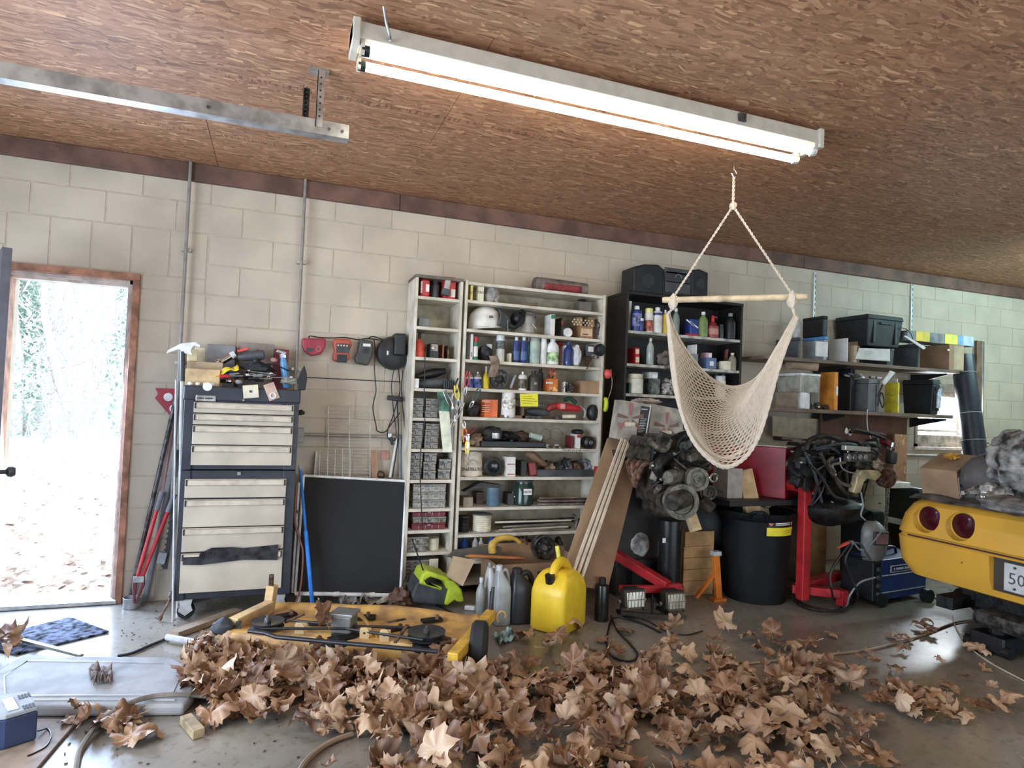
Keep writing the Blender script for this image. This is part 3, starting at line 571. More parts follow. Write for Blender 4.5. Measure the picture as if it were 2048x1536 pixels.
# --- mattock beside the chest
HB = mat('black_fibreglass', (.03, .03, .035), .4)
a = P(366, 700, y=-.34); b = P(352, 935, y=-.36); t = thing('mattock', 'long tool with a pale hooked head leaning at the left side of the chest', 'tool', (b.x, b.y, 0))
fl = V(P(347, 1238, z=.0)); bb = V(fl.x+.02, fl.y, .01)
M().tube([a, a+(bb-a)*.35, a+(bb-a)*.36, bb], [.012, .012, .009, .009], 10).put('handle', LGREY, t); M().tube([a-V(0, 0, .01), a+(bb-a)*.12], .0145, 10).put('grip', HB, t)
M().prism([(-.10, -.028), (-.09, -.005), (-.02, .04), (.06, .055), (.09, .035), (.085, .022), (.05, .03), (.035, .0), (.045, -.03), (.0, -.02), (-.03, .004)], a+V(.01, -.012, .0), (1, 0, 0), (0, 0, 1), (0, .024, 0)).put('head', WHITE, t, bev=.004)
# --- long tools leaning in the corner between door and chest
def leaner(name, label, cat, u0, v0, y0, u1, v1, r, mt, n=10, y1=None, base=None):
    a = P(u0, v0, y=y0); b = P(u1, v1, z=.012) if y1 is None else P(u1, v1, y=y1)
    o = M().cyl(b, a, r, n=n).put(name, mt); tag(o, label, cat); return a, b, o
leaner('steel_pipe', 'dark steel pipe leaning beside the door frame, behind the bolt cutters', 'pipe', 358, 770, -.03, 258, 1206, .014, DSTEEL)
leaner('grey_bar', 'flat grey bar leaning behind the red bolt cutters', 'bar', 352, 900, -.03, 290, 1200, .016, GREY)
leaner('pink_pole', 'thin pinkish pole leaning against the wall between door and chest', 'pole', 349, 815, -.03, 296, 1195, .009, mat('dusty_pink', (.5, .3, .3), .5))
leaner('chrome_tube', 'white metal tube standing against the left side of the chest', 'tube', 352, 760, -.30, 345, 1245, .0055, mat('white_tube', (.5, .5, .52), .35))
# bolt cutters
t = thing('bolt_cutters', 'bolt cutters with long red handles standing head down by the door', 'bolt cutters', P(268, 1205, z=0))
hd = P(277, 1168, y=-.16); tip = P(270, 1207, y=-.16); tip.z = max(tip.z, .012)
for q, (u, v, yy) in enumerate(((324, 985, -.06), (349, 990, -.08))):
    e = P(u, v, y=yy); k = hd+V((-.008, .02)[q], 0, .05)
    M().tube([k, k+(e-k)*.03, e-(e-k)*.0], [.009, .0125, .0125], 10).put('handle', RED, t); M().tube([e-(e-k)*.22, e+(e-k)*.01], .016, 10).put('grip', mat('grey_rubber', (.2, .2, .22), .7), t)
    M().tube([hd+V((-.02, .022)[q], 0, .05), hd+V((-.022, .024)[q], 0, .0), tip+V((-.004, .005)[q], 0, .0)], [.011, .014, .005], 8, flat=.6).put('jaw', mat('dark_red_jaw', (.15, .04, .05), .5, .3), t)
M().obox(hd+V(0, 0, .03), (.06, .02, .04)).put('pivot_plate', STEEL, t, bev=.003)
c = P(263, 1215, z=0); t = thing('tin_can', 'open tin can on the floor under the bolt cutters', 'can', (c.x, c.y, 0)); cc = V(c.x, c.y-.02, 0)
M().lathe([(.048, 0), (.05, .002), (.05, .062), (.052, .065), (.049, .066), (.047, .06), (.046, .006), (.0, .005)], (c.x, c.y, 0), 24).put('can_wall', mat('dull_tin', (.42, .42, .44), .4, .7), t)
a = P(345, 1190, y=-.42); b = P(318, 1240, z=.012); t = thing('ratchet', 'rusty ratchet handle propped at the foot of the chest', 'ratchet', b); M().tube([b, b+(a-b)*.1, b+(a-b)*.2, a], [.014, .014, .007, .008], 8).put('handle', RUST, t); M().obox(a, (.04, .03, .035), (0, .4, 0)).put('head', DSTEEL, t, bev=.005)
a = P(345, 1040, y=-.12); b = P(330, 1138, y=-.14); t = thing('hole_saw', 'black toothed bar hanging behind the bolt cutters', 'bar', b); m = M().beam(b, a, .028, .006, (0, 1, 0)); m.put('blade', BLACK, t)
m = M(); 
for k in range(9): m.obox(b+(a-b)*((k+.5)/9)+V(-.017, 0, 0), (.012, .006, .01))
m.put('teeth', BLACK, t)['kind'] = 'stuff'
tag(M().obox(P(332, 1115, y=-.13)+V(-.02, 0, 0), (.05, .05, .07), (0, .2, 0)).put('grey_chuck', GREY, bev=.006), 'grey tool head in the corner behind the bolt cutters', 'tool')
c = P(284, 1118, y=-.03); tag(M().obox(c, (.035, .03, .05), (0, .2, 0)).put('dark_stopper', DKGREY, bev=.008), 'dark knob on the wall side of the bolt cutters', 'knob')
# red magnet square on the wall
c = P(331, 803, y=-.012); t = tag(M().prism([(-.062, .085), (.075, .085), (.075, -.055), (.03, -.09), (-.062, .02), (-.045, .05)], (c.x, -.018, c.z), (1, 0, 0), (0, 0, 1), (0, .016, 0)).put('welding_magnet', mat('dark_red_enamel', (.33, .02, .035), .4), bev=.002), 'dark red arrow shaped welding magnet stuck on the wall by the door', 'magnet')
M().cyl((c.x+.015, -.021, c.z+.03), (c.x+.015, -.017, c.z+.03), .027, n=20).put('hole', WHITE, t); M().ring((c.x+.055, -.02, c.z-.045), .022, .007, (0, 1, 0), 16, 6, 60, 250).put('notch', WHITE, t)
# ================================================================ CHARGERS ON THE WALL
def wallpoly(px, y0, th): return [(P(u, v, y=y0).x, P(u, v, y=y0).z) for u, v in px]
def plaque(px, y0, th, mt, name, label, cat, bev=.012):
    pl = wallpoly(px, y0, th)[::-1]; m = M().prism(pl, (0, y0, 0), (1, 0, 0), (0, 0, 1), (0, th, 0))
    return tag(m.put(name, mt, bev=bev), label, cat)
o = plaque([(604, 676), (652, 677), (652, 692), (643, 708), (622, 712), (609, 703), (603, 688)], -.062, .06, mat('faded_red_charger', (.36, .035, .06), .5), 'battery_charger', 'faded red battery charger mounted on the wall, leftmost of the row', 'charger')
c = P(620, 700, y=-.063); M().box(c.x-.02, c.x+.02, -.065, -.061, c.z-.014, c.z+.014).put('print_panel', DKGREY, o); c = P(637, 698, y=-.063); M().ring((c.x, -.064, c.z), .016, .0025, (0, 1, 0), 18, 5).put('emblem', PINK, o)
o = plaque([(669, 677), (701, 678), (704, 690), (699, 703), (700, 716), (695, 722), (670, 723), (665, 716), (669, 700), (666, 688)], -.075, .07, mat('orange_red_case', (.42, .075, .04), .5), 'battery_charger', 'orange red handheld meter hung between the red and the grey charger', 'meter')
c = P(686, 697, y=-.076); M().box(c.x-.045, c.x+.045, -.079, -.074, c.z-.03, c.z+.035).put('screen', DKGREY, o, bev=.003); c = P(684, 715, y=-.076); M().box(c.x-.035, c.x+.035, -.079, -.074, c.z-.035, c.z+.02).put('battery_slot', BLACK, o, bev=.004)
for k in range(4): M().cyl((c.x-.03+k*.02, -.081, c.z+.085), (c.x-.03+k*.02, -.077, c.z+.085), .006, n=10).put('led', CREAM, o)
o = plaque([(721, 677), (746, 682), (748, 696), (744, 716), (737, 731), (714, 727), (710, 715), (717, 700), (718, 690)], -.085, .08, mat('charcoal_case', (.05, .052, .045), .5), 'battery_charger', 'charcoal battery charger with a round window, third in the row', 'charger')
c = P(733, 693, y=-.086); M().box(c.x-.025, c.x+.028, -.089, -.084, c.z, c.z+.02).put('label_panel', PAPER, o); M().cyl((c.x, -.091, c.z-.028), (c.x, -.084, c.z-.028), .02, n=18).put('dial', BLACK, o)
c = P(790, 705, y=-.12); t = thing('cord_reel', 'big black round cord reel hanging on the wall by the bookcase', 'cord reel', (c.x, -.1, c.z-.12))
M().lathe([(.05, 0), (.115, .012), (.125, .04), (.115, .075), (.07, .09), (.0, .092)], (c.x, -.002, c.z), 26, axis=(0, -1, 0)).put('drum', BLACK, t); M().box(c.x-.01, c.x+.075, -.14, -.003, c.z-.02, c.z+.14).put('housing', BLACK, t, bev=.012); M().box(c.x-.055, c.x-.043, -.098, -.093, c.z-.02, c.z+.01).put('sticker', PAPER, t)
for nm, lb, pts in (('power_cable', 'thin black cord looping along the tops of the wall chargers', [(618, 676), (620, 672), (640, 675), (665, 676), (690, 675), (715, 679), (735, 677), (760, 680), (778, 684)]),
    ('power_cable', 'black cord arching from the grey charger to the reel', [(735, 678), (745, 673), (760, 677), (780, 682)]),
    ('power_cable', 'long black cord dropping from the grey charger and looping below', [(748, 680), (750, 700), (749, 740), (752, 780), (748, 800), (746, 820), (752, 850), (755, 862), (770, 864), (785, 845), (800, 825)]),
    ('power_cable', 'black cord with a plug hanging in a small loop by the bookcase', [(795, 800), (785, 835), (776, 858), (777, 878), (790, 880), (792, 860), (788, 830), (785, 800), (783, 770), (788, 740), (793, 725)]),
    ('power_cable', 'black cord running down beside the bookcase, nearest the wall', [(797, 735), (800, 780), (795, 810), (797, 860), (793, 900), (785, 955)]),
    ('power_cable', 'black cord hanging down the bookcase side to the panel', [(806, 740), (803, 780), (808, 840), (812, 900), (815, 960)])):
    wire([P(u, v, y=-.035-.01*(k % 2)) for k, (u, v) in enumerate(pts)] if 'side to' not in lb else [P(u, v, y=-.1) for u, v in pts], .0042, nm, BLACK, None, lb, 'cord', 'cords by the chargers')
tag(M().obox(P(790, 797, y=-.06), (.11, .05, .035), (0, .1, 0)).put('power_strip', BLACK, bev=.005), 'short black power strip hanging among the cords', 'power strip')
a = P(783, 882, y=-.05); tag(M().obox(a, (.02, .02, .06), (0, -.3, 0)).put('plug', BLACK, bev=.004), 'black plug dangling at the end of a cord loop', 'plug')
for k, (x0, x1, zz) in enumerate(((1.02, 1.74, P(680, 758, y=0).z),)): tag(M().box(x0, x1, -.006, -.001, zz-.003, zz+.003).put('wall_crack', INK), 'dark straight seam across the wall under the chargers', 'seam')
# --- wire racks leaning on the wall
def rack(label, u0, u1, v0, v1, y, nh, nv, r=.0022, skew=2, grp='wire racks on the wall'):
    a, b, c, d = P(u0, v0, y=y), P(u1, v0+2, y=y), P(u0-skew, v1, y=y-.05), P(u1, v1+3, y=y-.05)
    t = thing('wire_rack', label, 'rack', (c+d)/2, grp); m = M()
    for k in range(nh+1): f = k/nh; m.tube([a+(c-a)*f, b+(d-b)*f], r, 5)
    m.put('cross_wires', mat('pale_wire', (.62, .6, .54), .4, .3), t); m = M()
    for k in range(nv+1): f = k/nv; m.tube([a+(b-a)*f-V(0, .004, 0), c+(d-c)*f-V(0, .004, 0)], r*1.5, 6)
    m.put('long_wires', mat('pale_wire', (.62, .6, .54), .4, .3), t)
rack('tall white wire rack leaning on the wall above the black panel', 657, 740, 812, 957, -.05, 22, 2)
rack('small wire grid leaning in front of the tall rack, behind the panel', 640, 700, 897, 955, -.12, 10, 4, .002)
o = tag(M().beam(P(630, 955, y=-.07), P(634, 903, y=-.03), .012, .05).put('white_strip', WHITE), 'white strip standing behind the small wire grid', 'strip')
tag(M().beam(P(750, 958, y=-.07), P(747, 900, y=-.03), .045, .012, (0, 1, 0)).put('copper_radiator', mat('coppery_tan', (.4, .24, .15), .5, .3)), 'tan ribbed strip standing right of the wire racks', 'strip')
c = P(760, 950, y=-.05); tag(M().lathe([(.03, 0), (.034, .01), (.02, .03), (.006, .034)], c, 16, axis=(0, -1, 0)).put('brass_fan', mat('dark_brass', (.14, .09, .05), .4, .5)), 'small dark brass disc above the black panel', 'disc')
for k, (u0, v0, u1, v1, lb) in enumerate(((795, 870, 780, 955, 'pale thin pipe leaning beside the bookcase, left of two'), (800, 870, 800, 958, 'grey thin pipe leaning beside the bookcase, right of two'))):
    tag(M().cyl(P(u1, v1, y=-.10), P(u0, v0, y=-.02), .009, n=8).put('thin_pipe', (WHITE, GREY)[k]), lb, 'pipe')
# --- black panel in white pipe frame
t = thing('screen_board', 'square black panel in a white pipe frame leaning below the wall racks', 'panel', P(700, 1215, z=0)); yb, yt = -.36, -.20
q = [P(590, 1186, y=yb), P(800, 1190, y=yb), P(812, 962, y=yt), P(607, 951, y=yt)]
m = M().add([v+V(0, s, 0) for s in (-.006, .006) for v in q], [(0, 1, 2, 3), (7, 6, 5, 4), (0, 4, 5, 1), (1, 5, 6, 2), (2, 6, 7, 3), (3, 7, 4, 0)]); m.put('panel_face', mat('charcoal_cloth', (.016, .016, .016), .85, var=.05), t)
for i, j, r in ((0, 1, .013), (1, 2, .009), (2, 3, .009), (3, 0, .009)): M().cyl(q[i]+V(0, -.008, 0), q[j]+V(0, -.008, 0), r, n=12).put('frame_pipe', WHITE, t)
for f in (.38, .72, .93): c = q[0]+(q[1]-q[0])*f; M().cyl(c-V(.018, .008, 0), c+V(.018, -.008, 0), .0165, n=12).put('pipe_coupling', WHITE, t)
M().cyl(P(598, 1192, y=yb), V(P(598, 1192, y=yb).x, yb, .004), .014, n=12).put('leg', WHITE, t); c = q[1]-V(.03, 0, 0); M().cyl(c, V(c.x, yb, .004), .012, n=12).put('leg', WHITE, t)
t = thing('blue_pole', 'bright blue telescopic pole leaning against the black panel edge', 'pole', P(626, 1225, z=0)); a = P(600, 935, y=-.30); b = P(626, 1222, z=.012)
M().cyl(a, a+(b-a)*.45, .0095, n=12).put('upper_tube', mat('bright_blue', (.03, .2, .7), .3), t); M().cyl(a+(b-a)*.45, b, .0135, n=12).put('lower_tube', mat('bright_blue', (.03, .2, .7), .3), t); M().cyl(a-(b-a)*.02, a+(b-a)*.02, .012, n=10).put('tip', CLEAR, t)
wire([P(u, v, y=-.40) for u, v in ((594, 965), (590, 1040), (600, 1080), (606, 1110), (600, 1180), (582, 1225))], .006, 'red_hose', mat('dull_red_hose', (.28, .1, .08), .5), None, 'thin dull red hose hanging between the cabinet and the blue pole', 'hose')
wire([P(u, v, y=-.38) for u, v in ((598, 965), (592, 1060), (588, 1120), (584, 1185))], .008, 'pale_cable', LGREY, None, 'pale cord hanging right of the rolling cabinet', 'cord')
# ================================================================ BOOKCASES
BW = mat('worn_white_shelf', (.66, .61, .50), .55, var=.1, scale=7, dirt=(.46, .41, .32)); BD = mat('dark_brown_veneer', (.013, .010, .009), .45, var=.2); TOPD = mat('brown_top_board', (.14, .115, .09), .6, var=.2)
SF = -.29
def case(name, label, x0, x1, z1, zs, yf, bm, sm, topm, back=True, tx0=None):
    t = thing(name, label, 'bookcase', ((x0+x1)/2, yf/2, 0))
    for x in (x0, x1-.02): M().box(x, x+.02, yf, -.012, 0, z1).put('side_panel', bm, t, bev=.0015)
    for z in zs: M().box(x0+.0205, x1-.0205, yf+.003, -.012, z-.022, z).put('shelf', sm, t, bev=.0015)
    M().box(x0-.003 if topm else x0+.0205, x1+.003 if topm else x1-.0205, yf-.002, -.012, z1, z1+.022).put('top_board', topm or sm, t, bev=.002) if topm else M().box(x0+.0205, x1-.0205, yf+.003, -.012, z1-.03, z1-.008).put('top_board', sm, t, bev=.0015)
    if back: M().box(x0+.0205, x1-.0205, -.0115, -.008, 0, z1).put('back_panel', mat('tan_hardboard', (.42, .36, .26), .7) if bm is BW else bm, t)  # white cases get a back panel in one even tan
    return t
NZ = [2.115, 1.9, 1.683, 1.463, 1.254, 1.035, .817, .615, .463, .308, .10]
WZ = [2.121, 1.91, 1.688, 1.481, 1.271, 1.051, .836, .616, .424, .232, .08]
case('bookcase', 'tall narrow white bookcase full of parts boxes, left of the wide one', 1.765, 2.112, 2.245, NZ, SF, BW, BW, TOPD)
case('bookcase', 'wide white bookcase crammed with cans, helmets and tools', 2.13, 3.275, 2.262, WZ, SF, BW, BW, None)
DZ = [1.997, 1.735, 1.497, 1.22, .9]
case('bookcase', 'dark brown bookcase with a boom box on top, behind the hammock', 3.44, 4.57, 2.285, DZ, -.33, BD, mat('chipped_pale_edge', (.42, .4, .35), .6, var=.3), BD)
# ---- item builders
GAP = .0008
def bx(name, label, cat, u0, u1, v0, z, mt, y=-.26, d=.12, group=None, face=None, fm=None, bev=.002, rz=0, txt=None, tm=None, ts=.02):
    """box on a shelf; (u0,u1) its silhouette and v0 its top in the photograph, z the shelf"""
    z += GAP; vm = (v0+P_v(u0, y, z))/2
    x0 = P(u0, vm, y=y+d).x; x1 = P(u1, vm, y=y).x; x1 = max(x1, x0+.012); zt = P((u0+u1)/2, v0, y=y).z
    m = M().box(x0, x1, y, y+d, z, zt)
    if rz: m.rot(((x0+x1)/2, y+d/2, z), rz)
    o = tag(m.put(name, mt, bev=bev), label, cat, group)
    w, h = x1-x0, zt-z
    if face:
        q = M().box(x0+w*face[0], x0+w*face[1], y-.0015, y+.001, z+h*face[2], z+h*face[3])
        if rz: q.rot(((x0+x1)/2, y+d/2, z), rz)
        q.put('label_panel', fm or PAPER, o)
    if txt: text(txt, o, ((x0+x1)/2, y-.0022, z+h*.55 if not face else z+h*(face[2]+face[3])/2), ts, tm or INK)
    o['_b'] = 0; del o['_b']
    return o
def P_v(u, y, z):
    q = V(P(u, 800, y=y).x, y, z)-CAM; return 768-FPX*q.dot(Up)/q.dot(Fw)
PROF = {'can': ([(.94, 0), (1, .01), (1, .78), (.9, .83), (.5, .86)], [(.5, .86), (.52, .98), (.4, 1)]),
 'spray': ([(.94, 0), (1, .01), (1, .76), (.92, .8)], [(.9, .8), (.9, .98), (.8, 1)]),
 'aero': ([(.94, 0), (1, .01), (1, .74), (.75, .82), (.3, .85)], [(.3, .85), (.32, .97), (.2, 1)]),
 'bottle': ([(.9, 0), (1, .02), (1, .6), (.85, .72), (.4, .84), (.34, .88)], [(.42, .88), (.42, .99), (.38, 1)]),
 'cone': ([(.94, 0), (1, .02), (1, .62), (.95, .68)], [(.95, .68), (.6, .85), (.3, .9), (.3, 1)]),
 'jar': ([(.9, 0), (1, .03), (1, .74), (.86, .8)], [(.9, .8), (.92, .98), (.85, 1)]),
 'tall': ([(.9, 0), (1, .02), (1, .5), (.5, .66), (.3, .72)], [(.3, .72), (.28, .95), (.2, 1)]),
 'roll': ([(.98, 0), (1, .02), (1, .9)], [(1, .9), (1, .99), (.5, 1)])}
def vs(kind, name, label, cat, u0, u1, v0, z, bm, cm, y=-.22, group=None, band=None, b0=.15, b1=.6, sy=1, txt=None):
    z += GAP; um = (u0+u1)/2; vm = (v0+P_v(u0, y, z))/2; a = P(u0, vm, y=y).x; b = P(u1, vm, y=y).x; r = max((b-a)/2, .006); x = (a+b)/2; h = P(um, v0, y=y).z-z
    p, c = PROF[kind]; n = 18 if r > .012 else 10; sx = 1
    o = tag(M().lathe([(q*r, k*h) for q, k in p], (x, y, z), n, sy=sy).put(name, bm), label, cat, group)
    M().lathe([(q*r, k*h+.0004) for q, k in c], (x, y, z), n, sy=sy).put('cap', cm, o)
    if band: M().lathe([(r*1.004, h*b0), (r*1.008, h*b0+.001), (r*1.008, h*b1-.001), (r*1.004, h*b1)], (x, y, z), n, sy=sy).put('label_band', band, o)
    if txt: text(txt, o, (x, y-r*sy*1.012, z+h*(b0+b1)/2), r*.55, WHITE)
    return o
def lump(name, label, cat, u0, u1, v0, z, mt, y=-.2, d=.09, amp=.12, seed=1, group=None):
    z += GAP; um = (u0+u1)/2; a = P(u0, v0, y=y).x; b = P(u1, v0, y=y).x; h = P(um, v0, y=y).z-z
    return tag(M().blob(((a+b)/2, y, z+h*.46), ((b-a)/2*.96, d, h*.52), amp, seed=seed, flat=.84).put(name, mt), label, cat, group)
def spool(name, label, cat, u0, u1, v0, z, mt, core, y=-.2):
    z += GAP; a = P(u0, v0, y=y).x; b = P(u1, v0, y=y).x; r = (b-a)/2; h = P((u0+u1)/2, v0, y=y).z-z; x = (a+b)/2; t = thing(name, label, cat, (x, y, z))
    for q in (0, h-.008): M().lathe([(r, q), (r, q+.006), (.0, q+.008)], (x, y, z), 22).put('flange', core, t)
    M().lathe([(r*.86+.002*math.sin(k*2.2), .008+(h-.018)*k/24) for k in range(25)], (x, y, z), 20).put('winding', mt, t); return t
def rod(name, label, cat, p, q, r, mt, n=8, group=None): return tag(M().cyl(p, q, r, n=n).put(name, mt), label, cat, group)
SILV = mat('silver_can', (.55, .55, .54), .35, .6); NBLUE = mat('dark_blue_can', (.02, .035, .16), .35); WCAN = mat('white_can', (.7, .69, .64), .4); CGREEN = mat('pale_green_bottle', (.4, .5, .42), .35)
BAGC = mat('crumpled_clear_bag', (.5, .48, .44), .3, alpha=.6, bump=.5); ORC = mat('orange_box', (.68, .19, .04), .6); CLR = mat('cloudy_parts_box', (.17, .155, .13), .35, var=.5, scale=55, bump=.3)
# ---- narrow bookcase
o = bx('tool_case', 'bright red hard case with a white label, top shelf of the narrow bookcase', 'case', 835, 860, 558, 2.115, RED, face=(.55, .92, .3, .72), bev=.012)
text('~8', o, (P(843, 577, y=-.26).x, -.262, 2.19), .018, WHITE, rot=(math.pi/2, -math.pi/2, 0))
vs('jar', 'canister', 'dark grey canister between the two red packages on the narrow bookcase', 'canister', 862, 878, 562, 2.115, DKGREY, BLACK, y=-.2)
o = bx('blister_pack', 'red packaged tool in clear plastic, top right of the narrow bookcase', 'package', 880, 912, 553, 2.115, RED, face=(.6, .95, .1, .45), bev=.01)
M().obox((P(893, 575, y=-.265).x, -.275, 2.2), (.04, .03, .13), (0, .15, 0)).put('tool_body', CLEAR, o, bev=.008); M().obox((P(890, 590, y=-.265).x, -.28, 2.16), (.06, .03, .05), (0, .15, 0)).put('tool_head', DKGREY, o, bev=.006)
bx('parts_box', 'small grey box alone on the second shelf of the narrow bookcase', 'box', 831, 859, 636, 1.9, mat('smoky_grey', (.17, .17, .16), .5))
o = vs('tall', 'sprayer', 'orange red sprayer bottle with a black head on the narrow bookcase', 'sprayer', 828, 849, 664, 1.683, mat('orange_red', (.68, .09, .05), .4), BLACK, y=-.22); xx = P(835, 664, y=-.23).x; M().obox((xx+.015, -.22, P(838, 662, y=-.22).z), (.07, .02, .02)).put('trigger_head', BLACK, o, bev=.003)
o = bx('black_box', 'black box with a silver round dial face on the narrow bookcase', 'box', 853, 877, 687, 1.683, BLACK, face=(.12, .9, .5, .95), fm=mat('silver_brown', (.38, .3, .22), .4)); xx = P(865, 696, y=-.26).x; M().lathe([(.017, 0), (.012, .012), (0, .012)], (xx, -.2615, P(865, 696, y=-.26).z), 16, axis=(0, -1, 0)).put('dial', STEEL, o)
bx('red_carton', 'narrow red and brown carton right of the black dial box', 'box', 877, 886, 688, 1.683, mat('red_brown', (.3, .08, .05), .6), y=-.24)
bx('dark_carton', 'dark speckled carton at the right end of the third narrow shelf', 'box', 887, 897, 690, 1.683, RUST, y=-.22)
t = thing('heat_gun', 'black heat gun lying on its side on the narrow bookcase', 'tool', (1.9, -.17, 1.463)); a, b = P(834, 753, y=-.2), P(890, 742, y=-.15)
M().tube([a, a+(b-a)*.3, a+(b-a)*.6, b], [.012, .03, .036, .022], 14).put('barrel', BLACK, t); a, b = P(838, 768, y=-.22), P(892, 764, y=-.2); M().tube([a, a+(b-a)*.25, a+(b-a)*.6, b], [.02, .034, .036, .03], 14).put('grip', DKGREY, t)
bx('small_white_box', 'small white charger block at the left of the heat gun', 'box', 826, 838, 757, 1.463, WHITE, y=-.28, d=.03)
t = thing('grid_holder', 'black slotted holder right of the heat gun on the narrow bookcase', 'holder', (2.02, -.25, 1.463)); xa, xb = P(888, 765, y=-.27).x, P(907, 765, y=-.27).x; M().box(xa, xb, -.25, -.2, 1.464, 1.53).put('block', BLACK, t, bev=.004)
for k in range(5): M().box(xa+.004+k*(xb-xa)/5, xa+.009+k*(xb-xa)/5, -.262, -.25, 1.47, 1.53).put('fin', DKGREY, t)
def stack(label, u0, u1, vt, z, n, mt=CLR, y=-.262, d=.2, grp='parts organisers in the narrow bookcase', red=()):
    zt = P((u0+u1)/2, vt, y=y).z; hh = (zt-z-.001)/n; x0, x1 = P(u0, vt, y=y+.03).x, P(u1, vt, y=y).x
    for k in range(n):
        z0 = z+.001+k*hh; mm = MAROON if k in red else mt
        dx = rnd.uniform(-.004, .004); t = thing('parts_organiser', label+(', bottom of its stack', ', second from the bottom', ', third from the bottom', ', fourth from the bottom', ', topmost')[k if k < n-1 else 4], 'box', ((x0+x1)/2+dx, y+d/2, z0), grp)
        M().box(x0+dx, x1+dx, y, y+d, z0, z0+hh*.72).put('tray', mm, t, bev=.003); M().box(x0+dx-.002, x1+dx+.002, y-.003, y+d, z0+hh*.74, z0+hh-.001).put('lid', mm if k in red else mat('smoky_lid', (.23, .21, .18), .3, var=.2), t, bev=.003)
        nb = max(2, int((x1-x0)/.045)); 
        for q in range(1, nb): M().box(x0+dx+(x1-x0)*q/nb-.001, x0+dx+(x1-x0)*q/nb+.001, y-.0025, y, z0+.004, z0+hh*.7).put('divider', LGREY, t)
        M().box((x0+x1)/2-.012+dx, (x0+x1)/2+.012+dx, y-.006, y, z0+hh*.6, z0+hh*.85).put('latch', GREY, t)
stack('cloudy parts organiser on the left of the narrow fifth shelf', 822, 848, 796, 1.254, 3)
stack('cloudy parts organiser behind the cable ties, fifth narrow shelf', 851, 878, 797, 1.254, 3)
stack('cloudy parts organiser at the left of the narrow sixth shelf', 820, 847, 845, 1.035, 4)
stack('cloudy parts organiser in the middle of the narrow sixth shelf', 850, 879, 847, 1.035, 4)
stack('cloudy parts organiser at the left of the narrow seventh shelf', 817, 845, 906, .817, 4)
stack('cloudy parts organiser in the middle of the narrow seventh shelf', 847, 873, 906, .817, 3)
stack('dark parts organiser at the right of the narrow seventh shelf', 877, 902, 918, .817, 2)
stack('wide clear parts organiser on the narrow eighth shelf', 826, 893, 968, .615, 3, mt=mat('clear_parts_box', (.30, .28, .24), .25, var=.4, scale=60))
stack('wide red and clear parts organiser on the narrow ninth shelf', 824, 892, 1021, .463, 3, red=(0, 2))
stack('grey parts organiser on the narrow tenth shelf', 812, 857, 1074, .308, 2)
vs('roll', 'masking_roll', 'roll of cream tape at the right of the tenth narrow shelf', 'tape roll', 854, 877, 1075, .308, CREAM, CREAM, y=-.2)
stack('dark grey parts organiser on the bottom narrow shelf', 808, 872, 1120, .10, 3)
bx('cream_offcut', 'cream triangular offcut leaning in the bottom of the narrow bookcase', 'offcut', 858, 876, 1118, .10, CREAM, y=-.275, d=.01)
# cable ties and pliers hung in front of the bookcases
a = P(875, 783, y=-.32); b = P(904, 904, y=-.33); t = thing('cable_tie_bag', 'clear bag of long white cable ties with a green header hanging between the bookcases', 'bag', (a.x, -.32, b.z))
c0, c1, c2, c3 = P(874, 783, y=-.32), P(896, 785, y=-.32), P(904, 904, y=-.325), P(886, 904, y=-.325)
def quadp(m, a, b, c, d, th): return m.add([v+V(0, s, 0) for s in (-th, th) for v in (a, b, c, d)], [(0, 1, 2, 3), (7, 6, 5, 4), (0, 4, 5, 1), (1, 5, 6, 2), (2, 6, 7, 3), (3, 7, 4, 0)])
quadp(M(), c3+(c0-c3)*.68, c2+(c1-c2)*.68, c1, c0, .004).put('header_card', mat('green_header', (.05, .17, .1), .4, var=.5, scale=20), t)
for k in range(7):
    f = (k+.5)/7; p0 = c0+(c1-c0)*f; p1 = c3+(c2-c3)*f; M().beam(p1, p0+(p1-p0)*.25, .011, .003, (0, 1, 0)).put('cable_tie', mat('milky_tie', (.72, .72, .55), .4), t)
HANG = -.345
cols = [('black', BLACK), ('yellow', YEL), ('red', RED), ('chrome', CHROME), ('orange', ORANGE), ('black', DKGREY), ('chrome', STEEL), ('yellow', YEL), ('red', MAROON)]
pls = [((905, 800), (.25, 0, .9), .16), ((918, 812), (-.2, 0, .95), .15), ((930, 790), (.1, 0, 1), .17), ((912, 830), (-.45, 0, .8), .19), ((928, 842), (.1, 0, -1), .15), ((940, 815), (.4, 0, .85), .15), ((902, 856), (.4, 0, .9), .2), ((936, 868), (0, 0, -1), .14), ((920, 880), (.5, 0, .4), .14)]
plc = ['highest of the bunch', 'left of the red pair', 'in the middle of the bunch', 'reaching over the narrow bookcase', 'pointing down beside the shelf edge', 'at the right of the bunch', 'slanting to the lower left', 'lowest, above the printed sack', 'at the bottom left of the bunch']
for k, ((u, v), d, L) in enumerate(pls):
    p = P(u, v, y=HANG-.012*(k % 4)); plier(p, d, (0, 1, 0), L, cols[k][1], f'{cols[k][0]} handled pliers hanging between the white bookcases, {plc[k]}', 'pliers hanging between the bookcases', spread=.014)
tag(M().cyl(P(914, 778, y=-.42), P(914, 780, y=-.28), .006, n=8).put('peg', STEEL), 'steel peg that the pliers hang from at the bookcase joint', 'peg')
a = P(937, 868, y=-.34); tag(M().tube([a, a-V(0, 0, .1), a-V(-.005, 0, .2)], [.012, .016, .004], 10).put('silver_funnel', CHROME), 'narrow silver funnel hanging below the yellow pliers', 'funnel')
wire([P(u, v, y=-.31) for u, v in ((850, 715), (849, 760), (848, 815), (850, 835), (846, 870), (840, 930), (845, 1060))], .004, 'power_cable', BLACK, None, 'thin black cord hanging down the front of the narrow bookcase', 'cord')
